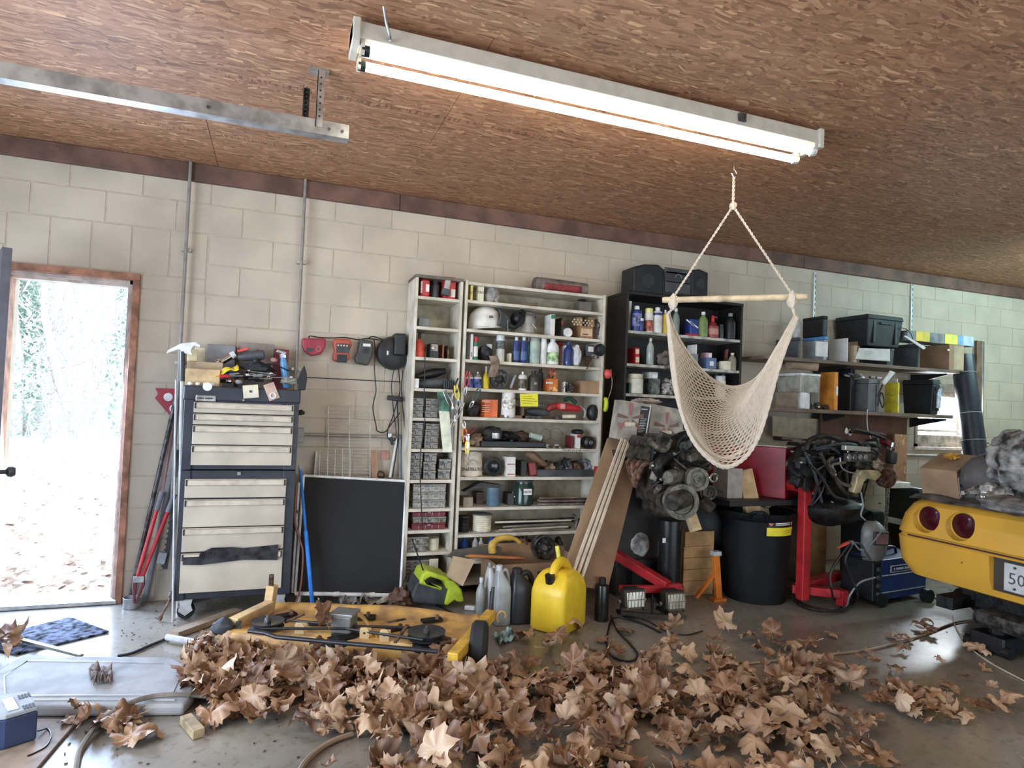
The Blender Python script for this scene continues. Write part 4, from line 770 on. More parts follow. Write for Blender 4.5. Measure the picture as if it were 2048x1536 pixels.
# ---- wide bookcase
zT = 2.254
a, b = P(1068, 562, y=-.17), P(1172, 578, y=-.17); a.z = b.z = zT+.058
t = thing('rolled_tarp', 'rolled grey brown tarp with a maroon lining on top of the wide bookcase', 'tarp', (a+b)/2-V(0, 0, .04))
m = M(); m.tube([a, a+(b-a)*.05, a+(b-a)*.5, b], [.050, .060, .058, .050], 18, flat=.95); m.put('outer_roll', mat('taupe_tarp', (.17, .135, .115), .7, var=.3, bump=.5, bscale=30), t)
m = M(); m.ring(a-V(.002, 0, 0), .02, .006, (1, 0, .1), 18, 5); m.put('inner_turn', mat('taupe_tarp', (.2, .15, .12), .7), t)
m = M().sheet(lambda u, v: a+(b-a)*(.15+u*.7)+V(0, -.0615*math.cos(v*.9-.1), -.060*math.sin(v*.9-.1)), 10, 5).put('lining', mat('maroon_lining', (.25, .035, .035), .7), t, thick=.002)
z = 2.121
bx('yellow_box', 'yellow printed film box at the left of the wide top shelf', 'box', 932, 946, 568, z, mat('pale_yellow_print', (.66, .58, .2), .6, var=.3, scale=40))
bx('cream_box', 'cream carton with black lettering COLOR on the wide top shelf', 'box', 947, 968, 570, z, mat('cream_carton', (.72, .67, .5), .6), txt='COLOR', ts=.026)
lump('bagged_part', 'grey part in a crumpled clear bag beside the COLOR carton', 'bag', 968, 998, 568, z, BAGC, y=-.2, d=.08, amp=.2, seed=3)
a = P(1030, 599, y=-.2); t = thing('utility_knife', 'brown sheathed knife lying alone on the top shelf', 'knife', (a.x, -.2, z)); a.z = z+.012; b = P(1073, 594, y=-.2); b.z = z+.03; M().tube([a, a+(b-a)*.4, b], [.003, .016, .019], 10, flat=.6).put('sheath', mat('brown_leather', (.22, .16, .1), .6), t); M().tube([b, b+(b-a)*.06], [.016, .014], 8).put('snap', STEEL, t)
o = bx('grey_tin', 'grey tin with oddments on top at the right of the wide top shelf', 'tin', 1146, 1183, 603, z, mat('dark_putty', (.13, .12, .1), .5)); M().blob((P(1165, 600, y=-.2).x, -.2, P(1165, 601, y=-.2).z), (.04, .03, .008), .2).put('oddments', DSTEEL, o)
z = 1.91
# hard hat with dark visor
u0, u1 = P(932, 655, y=-.16).x, P(1010, 655, y=-.16).x; c = V((u0+u1)/2, -.16, z+.002); t = thing('hard_hat', 'white hard hat with a dark flip visor on the wide second shelf', 'helmet', c)
rx = (u1-u0)/2*.86; prof = [(1.12, .02), (1.1, .028), (1, .035), (.98, .08), (.86, .135), (.6, .172), (.25, .19), (0, .192)]
m = M().lathe([(r*rx, h) for r, h in prof], c, 28, sy=.82); m.rot(c+V(0, 0, .02), -.12, 'Y'); m.put('shell', mat('white_helmet', (.72, .7, .64), .3), t)
M().sheet(lambda u, v: c+V(rx*(.35+.75*v)+.02*math.sin(u*3), -.125+.03*v-.02*math.sin(u*3.1)*0, .045+.13*u*(1-.15*v)-.03*v), 6, 6).put('visor', mat('dark_visor', (.06, .06, .062), .4), t, thick=.004)
M().sheet(lambda u, v: c+V(rx*(1.0+.42*v*(1-u)), -.12+.06*v, .002+.085*(1-.0*v)*u), 4, 4).put('ear_flap', mat('grey_flap', (.2, .19, .17), .6), t, thick=.004)
M().obox(c+V(.0, -.122, .1), (.03, .004, .018), (0, -.1, 0)).put('badge', DKGREY, t); M().cyl(c+V(.03, -.13, .09), c+V(.03, -.118, .09), .006, n=10).put('hinge', CHROME, t)
t = thing('respirator', 'black goggles and mask with straps beside the white hard hat', 'mask', P(1030, 660, y=-.2)); c = P(1035, 638, y=-.18)
M().blob(c, (.055, .07, .06), .16, seed=4).put('mask_body', BLACK, t); m = M().tube(cr([P(996, 620, y=-.2), P(1010, 640, y=-.24), P(1030, 655, y=-.26), P(1048, 628, y=-.22), P(1040, 616, y=-.18)], 5), .011, 8, flat=1.6); m.put('strap', BLACK, t)
t = thing('face_shield', 'curved clear face shield resting behind the mask', 'shield', P(1060, 662, y=-.2)); q0, q1 = P(1036, 640, y=-.2), P(1078, 640, y=-.2); wx = q1.x-q0.x
M().sheet(lambda u, v: V(q0.x+wx*u, -.14-.1*math.sin(u*3.14), z+.004+.14*v*(1-.25*abs(u-.4))), 12, 5).put('visor', mat('clear_visor', (.5, .48, .42), .15, alpha=.55), t, thick=.003)
M().ring((q0.x+wx*.5, -.12, z+.15), wx*.5, .006, (0, .2, 1), 20, 6, 180, 360).put('head_band', GREY, t); M().beam(P(1065, 648, y=-.26), P(1072, 657, y=-.26), .003, .003).put('glint_strip', WHITE, t)
bx('white_carton', 'tall white carton with a green top on the wide second shelf', 'box', 1089, 1110, 628, z, PAPER, face=(.05, .95, .8, .98), fm=GREEN, y=-.25)
o = bx('spray_carton', 'narrow black carton with red and white bands on the wide second shelf', 'box', 1110, 1121, 634, z, BLACK, y=-.25, face=(.05, .95, .62, .82), fm=RED)
c = P(1136, 661, y=-.25); tag(M().lathe([(.034, 0), (.036, .002), (.036, .045), (.033, .048), (0, .046)], (c.x, -.21, z+.037), 22, axis=(0, -1, 0)).put('plastic_disc', WHITE), 'round white lid tipped on its side on the second wide shelf', 'lid')
o = bx('wooden_box', 'small wooden box with a framed printed label, right of the white lid', 'box', 1147, 1186, 652, z, mat('varnished_wood', (.33, .17, .08), .5), y=-.26, face=(.08, .92, .2, .8), fm=mat('pale_tan', (.62, .46, .3), .6)); text('~6', o, (P(1172, 663, y=-.26).x, -.2625, z+.033), .015, mat('brown_print', (.12, .05, .03), .7, var=0))
zz = P(1167, 652, y=-.26).z-.001
for k in range(2):
    o = bx('woven_block', ('left', 'right')[k]+' checkered brown block on top of the small wooden box', 'block', (1142, 1166)[k], (1165, 1189)[k], 634, zz, mat('brown_weave', (.25, .15, .08), .7), y=-.24, d=.1)
    xa = P((1144, 1166)[k], 640, y=-.24).x
    m = M()
    for i in range(6):
        for j in range(3):
            if (i+j) % 2: m.obox((xa+.006+i*.0145, -.2405, zz+.012+j*.018), (.0125, .004, .0125), (0, .78, 0))
    m.put('check', mat('pale_weave', (.6, .48, .34), .7), o)['kind'] = 'stuff'
wire([P(1190, 640, y=-.2), P(1200, 650, y=-.24), P(1192, 665, y=-.24), P(1203, 668, y=-.2), P(1196, 645, y=-.16), P(1205, 660, y=-.2)], .007, 'cable_coil', DKGREY, None, 'dark coiled cable at the right end of the second wide shelf', 'cable')
z = 1.688
o = bx('white_box', 'tall slim white box with a barcode at the left of the third wide shelf', 'box', 932, 946, 668, z, PAPER, y=-.26, face=(.2, .7, .1, .3), fm=GREY)
vs('bottle', 'bottle', 'green bottle half hidden behind the slim white box', 'bottle', 928, 936, 672, z, GREEN, WHITE, y=-.15)
vs('jar', 'tin', 'green and white tin with a red lid on the third wide shelf', 'tin', 946, 956, 675, z, GREEN, RED, y=-.24, band=PAPER)
lump('black_hat', 'black cap shaped bundle on the third wide shelf', 'cap', 956, 985, 690, z, BLACK, y=-.2, d=.08)
bx('grey_sander', 'grey sanding block resting above the black cap', 'block', 972, 984, 688, P(978, 704, y=-.24).z, LGREY, y=-.25, d=.04)
t = tag(M().sheet(lambda u, v: P(978+16*u+4*math.sin(v*4), 712+42*v, y=-.315)+V(0, -.01*math.sin(u*3.1), 0), 6, 10).put('leather_glove', mat('brown_suede', (.26, .19, .14), .9, var=.35), thick=.015), 'brown leather glove hanging over the front of the third wide shelf', 'glove')
vs('spray', 'spray_can', 'white capped spray can with a black and white label, third wide shelf', 'spray can', 992, 1009, 667, z, WCAN, WHITE, y=-.2, band=mat('grey_print', (.12, .12, .12), .5, var=.6, scale=60), b0=.45, b1=.74)
bx('small_carton', 'small cream carton beside the white spray can', 'box', 1008, 1023, 706, z, CREAM, y=-.25)
for k in range(2): vs('can', 'solvent_can', ('left', 'right')[k]+' one of two dark blue square cans on the third wide shelf', 'can', (1026, 1041)[k], (1039, 1054)[k], 674, z, NBLUE, WHITE, y=-.22, sy=.8, group='dark blue cans', band=mat('blue_label', (.08, .14, .32), .4), b0=.1, b1=.45)
vs('bottle', 'bottle', 'slim teal bottle between the blue cans and the clear green one', 'bottle', 1053, 1060, 676, z, mat('teal', (.05, .2, .22), .4), WHITE, y=-.18)
vs('jar', 'bottle', 'clear pale green bottle with a wide cap on the third wide shelf', 'bottle', 1060, 1079, 671, z, CGREEN, CLEAR, y=-.22, band=mat('green_grey_label', (.35, .45, .4), .4), b0=.1, b1=.5)
vs('spray', 'bottle', 'slim white bottle right of the clear green one', 'bottle', 1080, 1093, 675, z, WHITE, WHITE, y=-.22)
vs('bottle', 'jug', 'white jug with a green and black label on the third wide shelf', 'jug', 1093, 1117, 675, z, WHITE, WHITE, y=-.22, band=mat('green_label', (.35, .5, .25), .5, var=.5, scale=25), b0=.12, b1=.45)
vs('can', 'can', 'red can hidden behind the white jug', 'can', 1113, 1124, 675, z, RED, RED, y=-.12)
bx('white_pack', 'small white pack between the jug and the blue package', 'box', 1117, 1126, 690, z, WHITE, y=-.24)
o = vs('bottle', 'polish_bottle', 'dark blue oval bottle with white script on the third wide shelf', 'bottle', 1128, 1146, 684, z, NBLUE, NBLUE, y=-.25); text('~4', o, (P(1137, 710, y=-.27).x, -.272-.005, z+.06), .03, WHITE, rot=(math.pi/2, -1.2, 0))
lump('white_bag', 'shiny white bag leaning on the dark blue bottle', 'bag', 1142, 1162, 690, z, mat('shiny_white_bag', (.7, .7, .72), .25, bump=.5), y=-.24, d=.05, seed=6)
t = thing('spray_gun', 'black and chrome spray gun on the right end of the third wide shelf', 'spray gun', P(1185, 722, y=-.26)); c = P(1178, 702, y=-.24); M().obox(c, (.07, .06, .09)).put('cup', DKGREY, t, bev=.008); M().obox(c+V(-.0, -.032, .012), (.045, .003, .04)).put('label_panel', PAPER, t)
c2 = P(1198, 700, y=-.28); M().lathe([(.02, -.02), (.045, -.01), (.05, .02), (.04, .035), (0, .038)], c2, 20, axis=(.5, -1, 0)).put('knob', BLACK, t); M().tube([P(1188, 712, y=-.28), P(1180, 728, y=-.31), P(1172, 741, y=-.32)], [.008, .007, .006], 8).put('lever', CHROME, t); M().obox(P(1186, 712, y=-.25), (.05, .04, .03), (0, .4, 0)).put('body', STEEL, t, bev=.005)
z = 1.481
for k in range(2): vs('cone', 'oil_bottle', ('left', 'right')[k]+' of two blue labelled bottles with silver cone tops', 'bottle', (930, 947)[k], (946, 963)[k], 744, z, WCAN, SILV, y=-.22, group='silver topped bottles', band=mat('blue_red_label', (.06, .09, .3), .4, var=.8, scale=30), b0=.03, b1=.58)
vs('tall', 'glue_bottle', 'yellow glue bottle with a tall nozzle on the fourth wide shelf', 'bottle', 966, 978, 732, z, YEL, CREAM, y=-.22)
t = thing('hose_reel', 'black ribbed round reel on the fourth wide shelf', 'reel', P(999, 775, y=-.2)); c = P(999, 759, y=-.2); R0 = min(.065, c.z-z-.002); c.z = z+R0+.012
M().ring(c, R0, .011, (0, -1, 0), 28, 8).put('rim', DKGREY, t); M().lathe([(.03, -.02), (.032, .02), (.01, .03), (0, .03)], c, 18, axis=(0, -1, 0)).put('hub', BLACK, t)
for k in range(8): a = k*math.pi/4; M().beam(c+V(.028*math.cos(a), 0, .028*math.sin(a)), c+V(R0*math.cos(a), 0, R0*math.sin(a)), .012, .012, (0, 1, 0)).put('spoke', DSTEEL, t)
a = P(1022, 770, y=-.2); rod('steel_cylinder', 'short steel cylinder leaning between the reel and the white can', 'cylinder', V(a.x, -.2, z+.016), P(1031, 750, y=-.22), .014, STEEL, 12)
vs('aero', 'oil_can', 'white oil can with a pointed top standing at the shelf gap', 'can', 1037, 1053, 743, z, WCAN, SILV, y=-.25, band=mat('black_gold_label', (.1, .08, .05), .4, var=.8, scale=30), b0=.1, b1=.6)
vs('bottle', 'oil_bottle', 'dark brown oil bottle marked 20 beside the white oil can', 'bottle', 1056, 1077, 742, z, mat('dark_olive', (.06, .055, .04), .4), BLACK, y=-.22, txt='20')
vs('can', 'can', 'dark can hidden behind the oil bottle, left of the orange boxes', 'can', 1074, 1086, 738, z, DKGREY, BLACK, y=-.1)
o = bx('orange_carton', 'orange and red printed carton with big letters on the fourth wide shelf', 'box', 1086, 1116, 757, z, ORC, face=(.05, .95, .05, .4), fm=mat('orange_print', (.75, .32, .1), .5, var=.6, scale=40), y=-.27); text('~4', o, (P(1101, 764, y=-.27).x, -.273, z+.068), .025, PAPER)
bx('red_brown_tin', 'red and brown tin standing on the orange carton', 'tin', 1095, 1113, 735, P(1101, 757, y=-.27).z, mat('red_brown_print', (.36, .12, .06), .5, var=.6, scale=40), y=-.25, d=.09)
bx('white_card_box', 'small white box tucked right of the orange carton', 'box', 1116, 1126, 763, z, PAPER, y=-.26, face=(.5, .9, .1, .9), fm=INK)
lump('dark_part', 'dark metal part left of the brown box on the fourth wide shelf', 'part', 1127, 1146, 766, z, DSTEEL, y=-.24, d=.05, amp=.3)
bx('brown_box', 'plain brown cardboard box at the right of the fourth wide shelf', 'box', 1146, 1200, 762, z, CARD, y=-.27, d=.15)
# yellow notice hanging from the shelf edge
o = plaque([(1040, 788), (1076, 787), (1076, 813), (1041, 813)], -.305, .002, mat('bright_yellow_card', (.85, .78, .05), .6, var=.05), 'notice_card', 'bright yellow notice card hanging from the fourth wide shelf edge', 'card', bev=0)
for k in range(4): c = P(1057, 793+k*4.5, y=-.306); M().box(c.x-.055+.01*(k % 2), c.x+.03+.02*(k % 3), -.3065, -.305, c.z-.002, c.z+.002).put('print_line', mat('olive_ink', (.3, .26, .03), .7, var=0), o)
z = 1.271
o = bx('filter_box', 'orange FRAM filter box on the fifth wide shelf', 'box', 961, 995, 799, z, mat('orange_filter_box', (.72, .14, .03), .55), y=-.26, d=.1, face=(.62, 1.0, 0, 1), fm=mat('orange_side', (.72, .17, .05), .5)); text('FRAM', o, (P(972, 803, y=-.26).x, -.2625, P(972, 803, y=-.26).z), .026, WHITE)
for k in range(4): c = P(972, 811+k*4, y=-.26); M().box(c.x-.03, c.x+.03-.008*(k % 2), -.2615, -.26, c.z-.0015, c.z+.0015).put('print_line', PAPER, o)
vs('jar', 'canister', 'clear canister with a white and black label on the fifth wide shelf', 'jar', 1003, 1030, 785, z, mat('label_white_black', (.6, .57, .52), .4, var=.6, scale=40, dirt=(.06, .06, .06)), PAPER, y=-.24, band=PAPER, b0=.1, b1=.35)
t = thing('wooden_tray', 'brown wooden tray frame under the canister', 'tray', P(1020, 835, y=-.26)); a, b = P(1000, 833, y=-.27).x, P(1047, 833, y=-.27).x
M().box(a, b, -.275, -.265, z+.001, z+.022).put('rail', DWOOD, t); M().box(b-.012, b, -.275, -.1, z+.001, z+.09).put('post', DWOOD, t)
# red angle drill
t = thing('angle_drill', 'red and black power drill lying on the fifth wide shelf', 'power drill', P(1130, 838, y=-.22)); a, b = P(1112, 812, y=-.22), P(1160, 818, y=-.22)
M().tube([a, a+(b-a)*.15, a+(b-a)*.6, b], [.024, .03, .03, .02], 14).put('motor_housing', RED, t); M().tube([P(1094, 820, y=-.22), P(1100, 815, y=-.22), a], [.018, .028, .026], 12).put('gear_head', mat('dark_red_metal', (.25, .03, .03), .4), t)
c = P(1126, 813, y=-.255); M().box(c.x-.022, c.x+.022, c.y, c.y+.01, c.z-.022, c.z+.022).put('vent', mat('pale_red', (.6, .15, .13), .5), t)
for k in range(3): M().box(c.x-.016, c.x+.016, c.y-.002, c.y, c.z-.013+k*.011, c.z-.009+k*.011).put('slat', WHITE, t)
M().tube(cr([P(1128, 800, y=-.2), P(1140, 797, y=-.2), P(1152, 806, y=-.2)], 4), .016, 10).put('handle', mat('dark_green_grip', (.03, .07, .05), .5), t); M().tube(cr([P(1160, 812, y=-.22), P(1170, 822, y=-.24), P(1168, 835, y=-.26)], 4), .006, 6).put('cord', CLEAR, t)
M().tube([P(1126, 833, y=-.25), P(1150, 833, y=-.25)], [.014, .014], 12).put('side_grip', CREAM, t)
M().obox((c.x-.03, -.22, z+.012), (.05, .05, .022)).put('base', DSTEEL, t)
t = thing('circular_sander', 'dark metal tool with a lever left of the red drill', 'tool', P(1070, 838, y=-.2)); a, b = P(1050, 822, y=-.2), P(1098, 826, y=-.2); M().tube([a, a+(b-a)*.3, a+(b-a)*.7, b], [.012, .03, .03, .02], 12).put('body', DKGREY, t); M().obox((a.x+.05, -.2, z+.012), (.13, .08, .02)).put('shoe', DSTEEL, t, bev=.003)
for k in range(6): M().obox(P(1067+k*4, 811, y=-.235), (.008, .008, .012)).put('key', GREY, t)
lump('black_motor', 'black box shaped motor at the right end of the fifth wide shelf', 'motor', 1174, 1198, 808, z, BLACK, y=-.22, d=.05, amp=.05)
lump('dark_satchel', 'dark pouch in the shadow at the left of the fifth wide shelf', 'pouch', 930, 960, 806, z, DKGREY, y=-.12, d=.06, amp=.2, seed=8)
a, b = P(1010, 798, y=-.16), P(1110, 797, y=-.16); rod('steel_rule', 'long steel rule leaning behind the yellow notice card', 'rule', a, b, .006, STEEL)
z = 1.051
o = bx('long_case', 'long flat black case on the sixth wide shelf', 'case', 946, 1092, 883, z, BLACK, y=-.27, d=.2, bev=.006)
zc2 = P(1000, 883, y=-.2).z+.001
for k, (u0, u1, v0, nm, lb, mm, am) in enumerate(((964, 1004, 853, 'tool_pouch', 'dark grey tool pouch on the long black case, leftmost', mat('charcoal_cloth2', (.05, .048, .045), .8, bump=.4), .18), (1000, 1040, 864, 'tool_pouch', 'black strapped pouch on the long black case', BLACK, .3), (1024, 1060, 862, 'tool_pouch', 'dark brown leather pouch on the right of the long case', mat('dark_leather', (.07, .035, .025), .7), .15), (940, 966, 866, 'rag', 'brownish rag left of the long black case', TAN, .3))):
    lump(nm, lb, 'pouch' if k < 3 else 'rag', u0, u1, v0, zc2-GAP if k < 3 else z, mm, y=-.17, d=.08, amp=am, seed=k+20)
vs('roll', 'white_reel', 'small shiny reel lying on the grey tool pouch', 'reel', 984, 1000, 866, P(990, 877, y=-.26).z, SILV, SILV, y=-.265, sy=.4)
t = thing('test_lamp', 'clear headed lamp in front of the brown pouch', 'lamp', P(1075, 885, y=-.25)); a, b = P(1060, 870, y=-.25), P(1082, 876, y=-.25); M().tube([a, b], [.02, .024], 14).put('body', CGREEN, t); M().tube([b, b+(b-a)*.2], [.026, .018], 14).put('lens', CHROME, t)
for k in range(2): c = P((1092, 1112)[k], 869, y=-.22); tag(M().ring(c, .042+.008*k, .0016, (.2*k, 1, 0), 32, 5).put('wire_loop', DSTEEL), ('left', 'right')[k]+' thin wire loop standing on the sixth wide shelf', 'wire loop'); tag(M().lathe([(.02, 0), (.022, .02), (.016, .03), (0, .03)], (c.x, -.24, z+.001), 14).put('glass_cup', mat('pale_grey_glass', (.36, .37, .34), .2)), ('left', 'right')[k]+' small glass cup under the wire loops', 'cup')
for k in range(6): c = P(1096+k*6, 888, y=-.27); c.z = z+.010; tag(M().blob(c, (.016, .014, .009), .2, seed=k+40).put('bolt', (STEEL, DSTEEL)[k % 2]), 'loose steel bolt scattered below the wire loops', 'bolt', 'bolts on the sixth shelf')
bx('red_pack', 'thin red pack left of the white printed carton, sixth wide shelf', 'pack', 1130, 1140, 872, z, MAROON, y=-.24)
bx('printed_carton', 'white and red printed carton on the sixth wide shelf', 'box', 1140, 1161, 869, z, PAPER, y=-.26, face=(.05, .95, .78, .98), fm=RED)
lump('black_dome', 'black curved lid resting behind the printed carton', 'lid', 1144, 1166, 858, P(1150, 868, y=-.15).z, BLACK, y=-.15, d=.07, amp=.05)
c = P(1178, 879, y=-.25); c.z = z+.05; t = thing('round_motor', 'round black motor with a silver centre at the right of the sixth wide shelf', 'motor', (c.x, -.2, z)); M().lathe([(.04, -.07), (.048, -.05), (.048, .02), (.03, .035), (0, .036)], c, 22, axis=(0, -1, 0)).put('body', BLACK, t); M().lathe([(.018, .036), (.014, .044), (0, .044)], c, 16, axis=(0, -1, 0)).put('centre_cap', STEEL, t)
m = M(); 
for k in range(15): c = P(1126+k*3.8, 898.6, y=-.2875); m.obox((c.x, -.2879, z-.011), (.006+.006*(k % 3 == 0), .0008, .003+.004*(k % 2)))
c0 = P(1155, 898, y=-.2875); o_ = m.put('pencil_scribble', INK, [o for o in bpy.data.objects if o.name == 'bookcase.001'][0]); o_['kind'] = 'stuff'
z = .836
# sack with upside-down letters
a, b = P(920, 945, y=-.24).x, P(967, 945, y=-.24).x; zt2 = P(943, 905, y=-.24).z
def sackf(u, v):
    ph = u*2*math.pi; s = 1-.35*v**3; return V((a+b)/2+(b-a)/2*math.copysign(abs(math.cos(ph))**.7, math.cos(ph))*(1-.06*v), -.2+.05*math.copysign(abs(math.sin(ph))**.8, math.sin(ph))*s, z+.002+(zt2-z)*v+.004*math.sin(ph*5+v*9))
t = tag(M().sheet(sackf, 32, 10).put('mortar_sack', mat('cream_sack', (.62, .54, .42), .75, bump=.25), base=((a+b)/2, -.2, z)), 'cream sack with POLYBLEND printed upside down, left of the seventh wide shelf', 'sack')
text('POLYBLEND', t, ((a+b)/2, -.2525, z+.055), .034, INK, rot=(-math.pi/2+math.pi, math.pi, 0))
for k in range(11):
    an = math.pi*(k/10); c = V((a+b)/2, -.2525, z+.085); M().beam(c+V(.03*math.cos(an), 0, .03*math.sin(an)), c+V(.045*math.cos(an), 0, .045*math.sin(an)), .002, .001, (0, 1, 0)).put('sun_ray', INK, t)
c = P(985, 932, y=-.22); t = thing('spotlight', 'black round spotlight on the seventh wide shelf', 'spotlight', (c.x, -.2, z)); c.z = z+.072; M().lathe([(.035, -.08), (.055, -.03), (.068, .01), (.07, .03), (.06, .035)], c, 24, axis=(-.1, -1, .0)).put('housing', BLACK, t); M().lathe([(.05, .034), (.035, .04), (0, .042)], c, 20, axis=(-.1, -1, 0)).put('lens', mat('dark_lens', (.01, .012, .014), .08), t)
zz = z
for k in range(2):
    v0 = (933, 914)[k]; o = bx('white_carton', ('lower', 'upper')[k]+' of two small stacked white cartons on the seventh wide shelf', 'box', 1004, 1031, v0, zz, PAPER, y=-.27, face=(.1, .9, .15, .3), fm=mat('faded_red_print', (.5, .2, .15), .6), d=.1); zz = P(1017, v0, y=-.27).z-.0005
bx('black_carton', 'plain black carton right of the stacked white cartons', 'box', 1031, 1053, 922, z, BLACK, y=-.25)
t = thing('belt_sander', 'brown and dark red hand tool with a big curved hood, seventh wide shelf', 'tool', P(1070, 950, y=-.2)); M().tube(cr([P(1050, 908, y=-.2), P(1064, 910, y=-.2), P(1078, 922, y=-.2), P(1092, 930, y=-.2)], 4), [.02, .024, .028, .03, .032, .033, .033, .032, .03, .028, .025, .02, .016], 14).put('hood', mat('brown_hood', (.2, .12, .07), .5), t); c = P(1064, 935, y=-.22); M().obox((c.x, -.22, z+.055), (.06, .06, .1), (0, -.2, 0)).put('body', mat('dark_red_paint', (.25, .04, .04), .45), t, bev=.01)
o = bx('long_level', 'long dark metal bar lying on the seventh wide shelf', 'bar', 1071, 1190, 940, z, DKGREY, y=-.275, d=.05)
for k in range(5):
    u = 1095+k*18; lump('tool_bag', f'grey brown tool or rag heaped behind the long dark bar, {["leftmost", "second from left", "in the middle", "second from right", "rightmost"][k]}', 'rag', u-10, u+14, (922, 925, 915, 922, 918)[k], z, (TAN, DKGREY, DSTEEL, RUST, GREY)[k], y=-.12, d=.08, amp=.25, seed=60+k)
z = .616
bx('drab_box', 'drab cardboard box at the left of the eighth wide shelf', 'box', 918, 946, 995, z, mat('drab_card', (.27, .22, .16), .8), y=-.26)
t = tag(M().prism([(0, 0), (.13, .07), (.30, .045), (.30, .035), (.13, .03)], (P(928, 980, y=-.24).x, -.24, P(928, 984, y=-.24).z), (1, 0, 0), (0, 0, 1), (0, .09, 0)).put('dark_sheet', mat('dark_slate', (.05, .045, .045), .6)), 'dark peaked shade lying over the drab box and blue tin', 'shade')
vs('roll', 'blue_tin', 'dusty blue tin with a lid on the eighth wide shelf', 'tin', 974, 1000, 974, z, mat('dusty_blue', (.09, .15, .2), .5), mat('dusty_blue2', (.12, .17, .21), .5), y=-.22)
bx('brown_carton', 'dark brown carton behind the blue tin', 'box', 947, 968, 985, z, mat('dark_brown_card', (.12, .08, .06), .8), y=-.15, d=.08)
bx('dark_block', 'dark square block between the blue tin and the pail', 'block', 1005, 1028, 987, z, mat('dark_slate', (.05, .045, .045), .6), y=-.22)
c0, c1 = P(1027, 990, y=-.2).x, P(1066, 990, y=-.2).x; t = thing('glass_pail', 'dark green glass jug with a white label and wire handle, eighth wide shelf', 'jug', ((c0+c1)/2, -.2, z)); cx_ = (c0+c1)/2; r = (c1-c0)/2; hh = .195
M().lathe([(r*.9, .002), (r, .012), (r, hh*.7), (r*.86, hh*.8), (r*.84, hh*.9)], (cx_, -.2, z), 26).put('glass_body', mat('dark_green_glass', (.02, .04, .03), .12), t); M().lathe([(r*.9, hh*.9), (r*.92, hh*.99), (0, hh)], (cx_, -.2, z), 24).put('lid', DKGREY, t)
M().box(cx_-.028, cx_+.035, -.2-r-.001, -.2-r+.006, z+.085, z+.13).put('label_panel', PAPER, t); text('BEHR', t, (cx_+.003, -.2-r-.0016, z+.107), .022, INK); M().ring((cx_, -.2, z+.1), r*1.1, .003, (0, -1, .5), 24, 5, 180, 360).put('wire_handle', STEEL, t)
for k in range(8):
    y = -.27+.025*(k % 4); zz = z+.012+.022*(k//4)+(.01 if k % 2 else 0); a = P(1075+3*(k % 3), 1005, y=y).x; b = P(1180-6*(k % 4), 1005, y=y).x
    rod('metal_bar', f'grey metal bar on the right of the eighth shelf, {["front", "second", "third", "back"][k % 4]} in the {["lower", "upper"][k//4]} layer', 'bar', (a, y, zz), (b, y, zz), .0085, (STEEL, DSTEEL, GREY, TAN)[k % 4], 6, 'bars on the eighth shelf')
z = .424
spool('cable_spool', 'black cable spool at the left of the ninth wide shelf', 'spool', 917, 939, 1031, z, BLACK, DKGREY)
spool('rope_spool', 'spool of pale rope on the ninth wide shelf', 'spool', 944, 985, 1027, z, CREAM, mat('grey_card', (.3, .28, .25), .7))
for k in range(9):
    y = -.27+.03*(k % 5); zz = z+.012+.03*(k//3); a = P(990+8*(k % 3), 1050, y=y).x; b = P(1130+6*(k % 4), 1050, y=y).x; c3_ = (STEEL, CREAM, DSTEEL, BLACK, LGREY)[k % 5]
    rod('rod', f'long thin rod on the ninth wide shelf, {["lower", "middle", "upper"][k//3]} layer, {["pale steel", "cream", "dark", "black", "light grey"][k % 5]}', 'rod', (a, y, zz), (b, y, zz+.012*(k % 2)), .007, c3_, 8, 'rods on the ninth shelf')
t = thing('hand_clamp', 'steel clamp with a black knob on the right of the ninth wide shelf', 'clamp', P(1150, 1050, y=-.2)); a = P(1140, 1030, y=-.24); M().tube(cr([a, a+V(.04, 0, .0), a+V(.06, 0, -.04), a+V(.05, 0, -.09)], 4), .009, 8).put('frame', STEEL, t); M().blob(P(1158, 1045, y=-.2), (.035, .03, .03), .1).put('knob', BLACK, t)
z = .232
for k in range(4): vs('bottle', 'small_bottle', ['blue bottle at the left of the tenth wide shelf', 'orange topped white bottle on the tenth wide shelf', 'white bottle in the middle of the tenth wide shelf', 'blue capped bottle by the yellow saw handle'][k], 'bottle', (918, 944, 955, 975)[k], (936, 956, 968, 990)[k], (1072, 1071, 1075, 1070)[k], z, (BLUE, WCAN, WCAN, BLUE)[k], (BLUE, ORANGE, CREAM, BLUE)[k], y=-.18)
m = M(); a, b = P(939, 1095, y=-.25), P(985, 1095, y=-.25); t = thing('wire_basket', 'white wire basket in front of the bottles, tenth wide shelf', 'basket', (a.x, -.25, z))
for k in range(8): x = a.x+(b.x-a.x)*k/7; m.tube([(x, -.25, z+.002), (x, -.25, z+.075)], .002, 5)
m.put('upright_wires', WHITE, t); m = M()
for k in range(3): m.tube([(a.x, -.25, z+.004+k*.034), (b.x, -.25, z+.004+k*.034)], .0025, 5)
m.put('level_wires', WHITE, t)
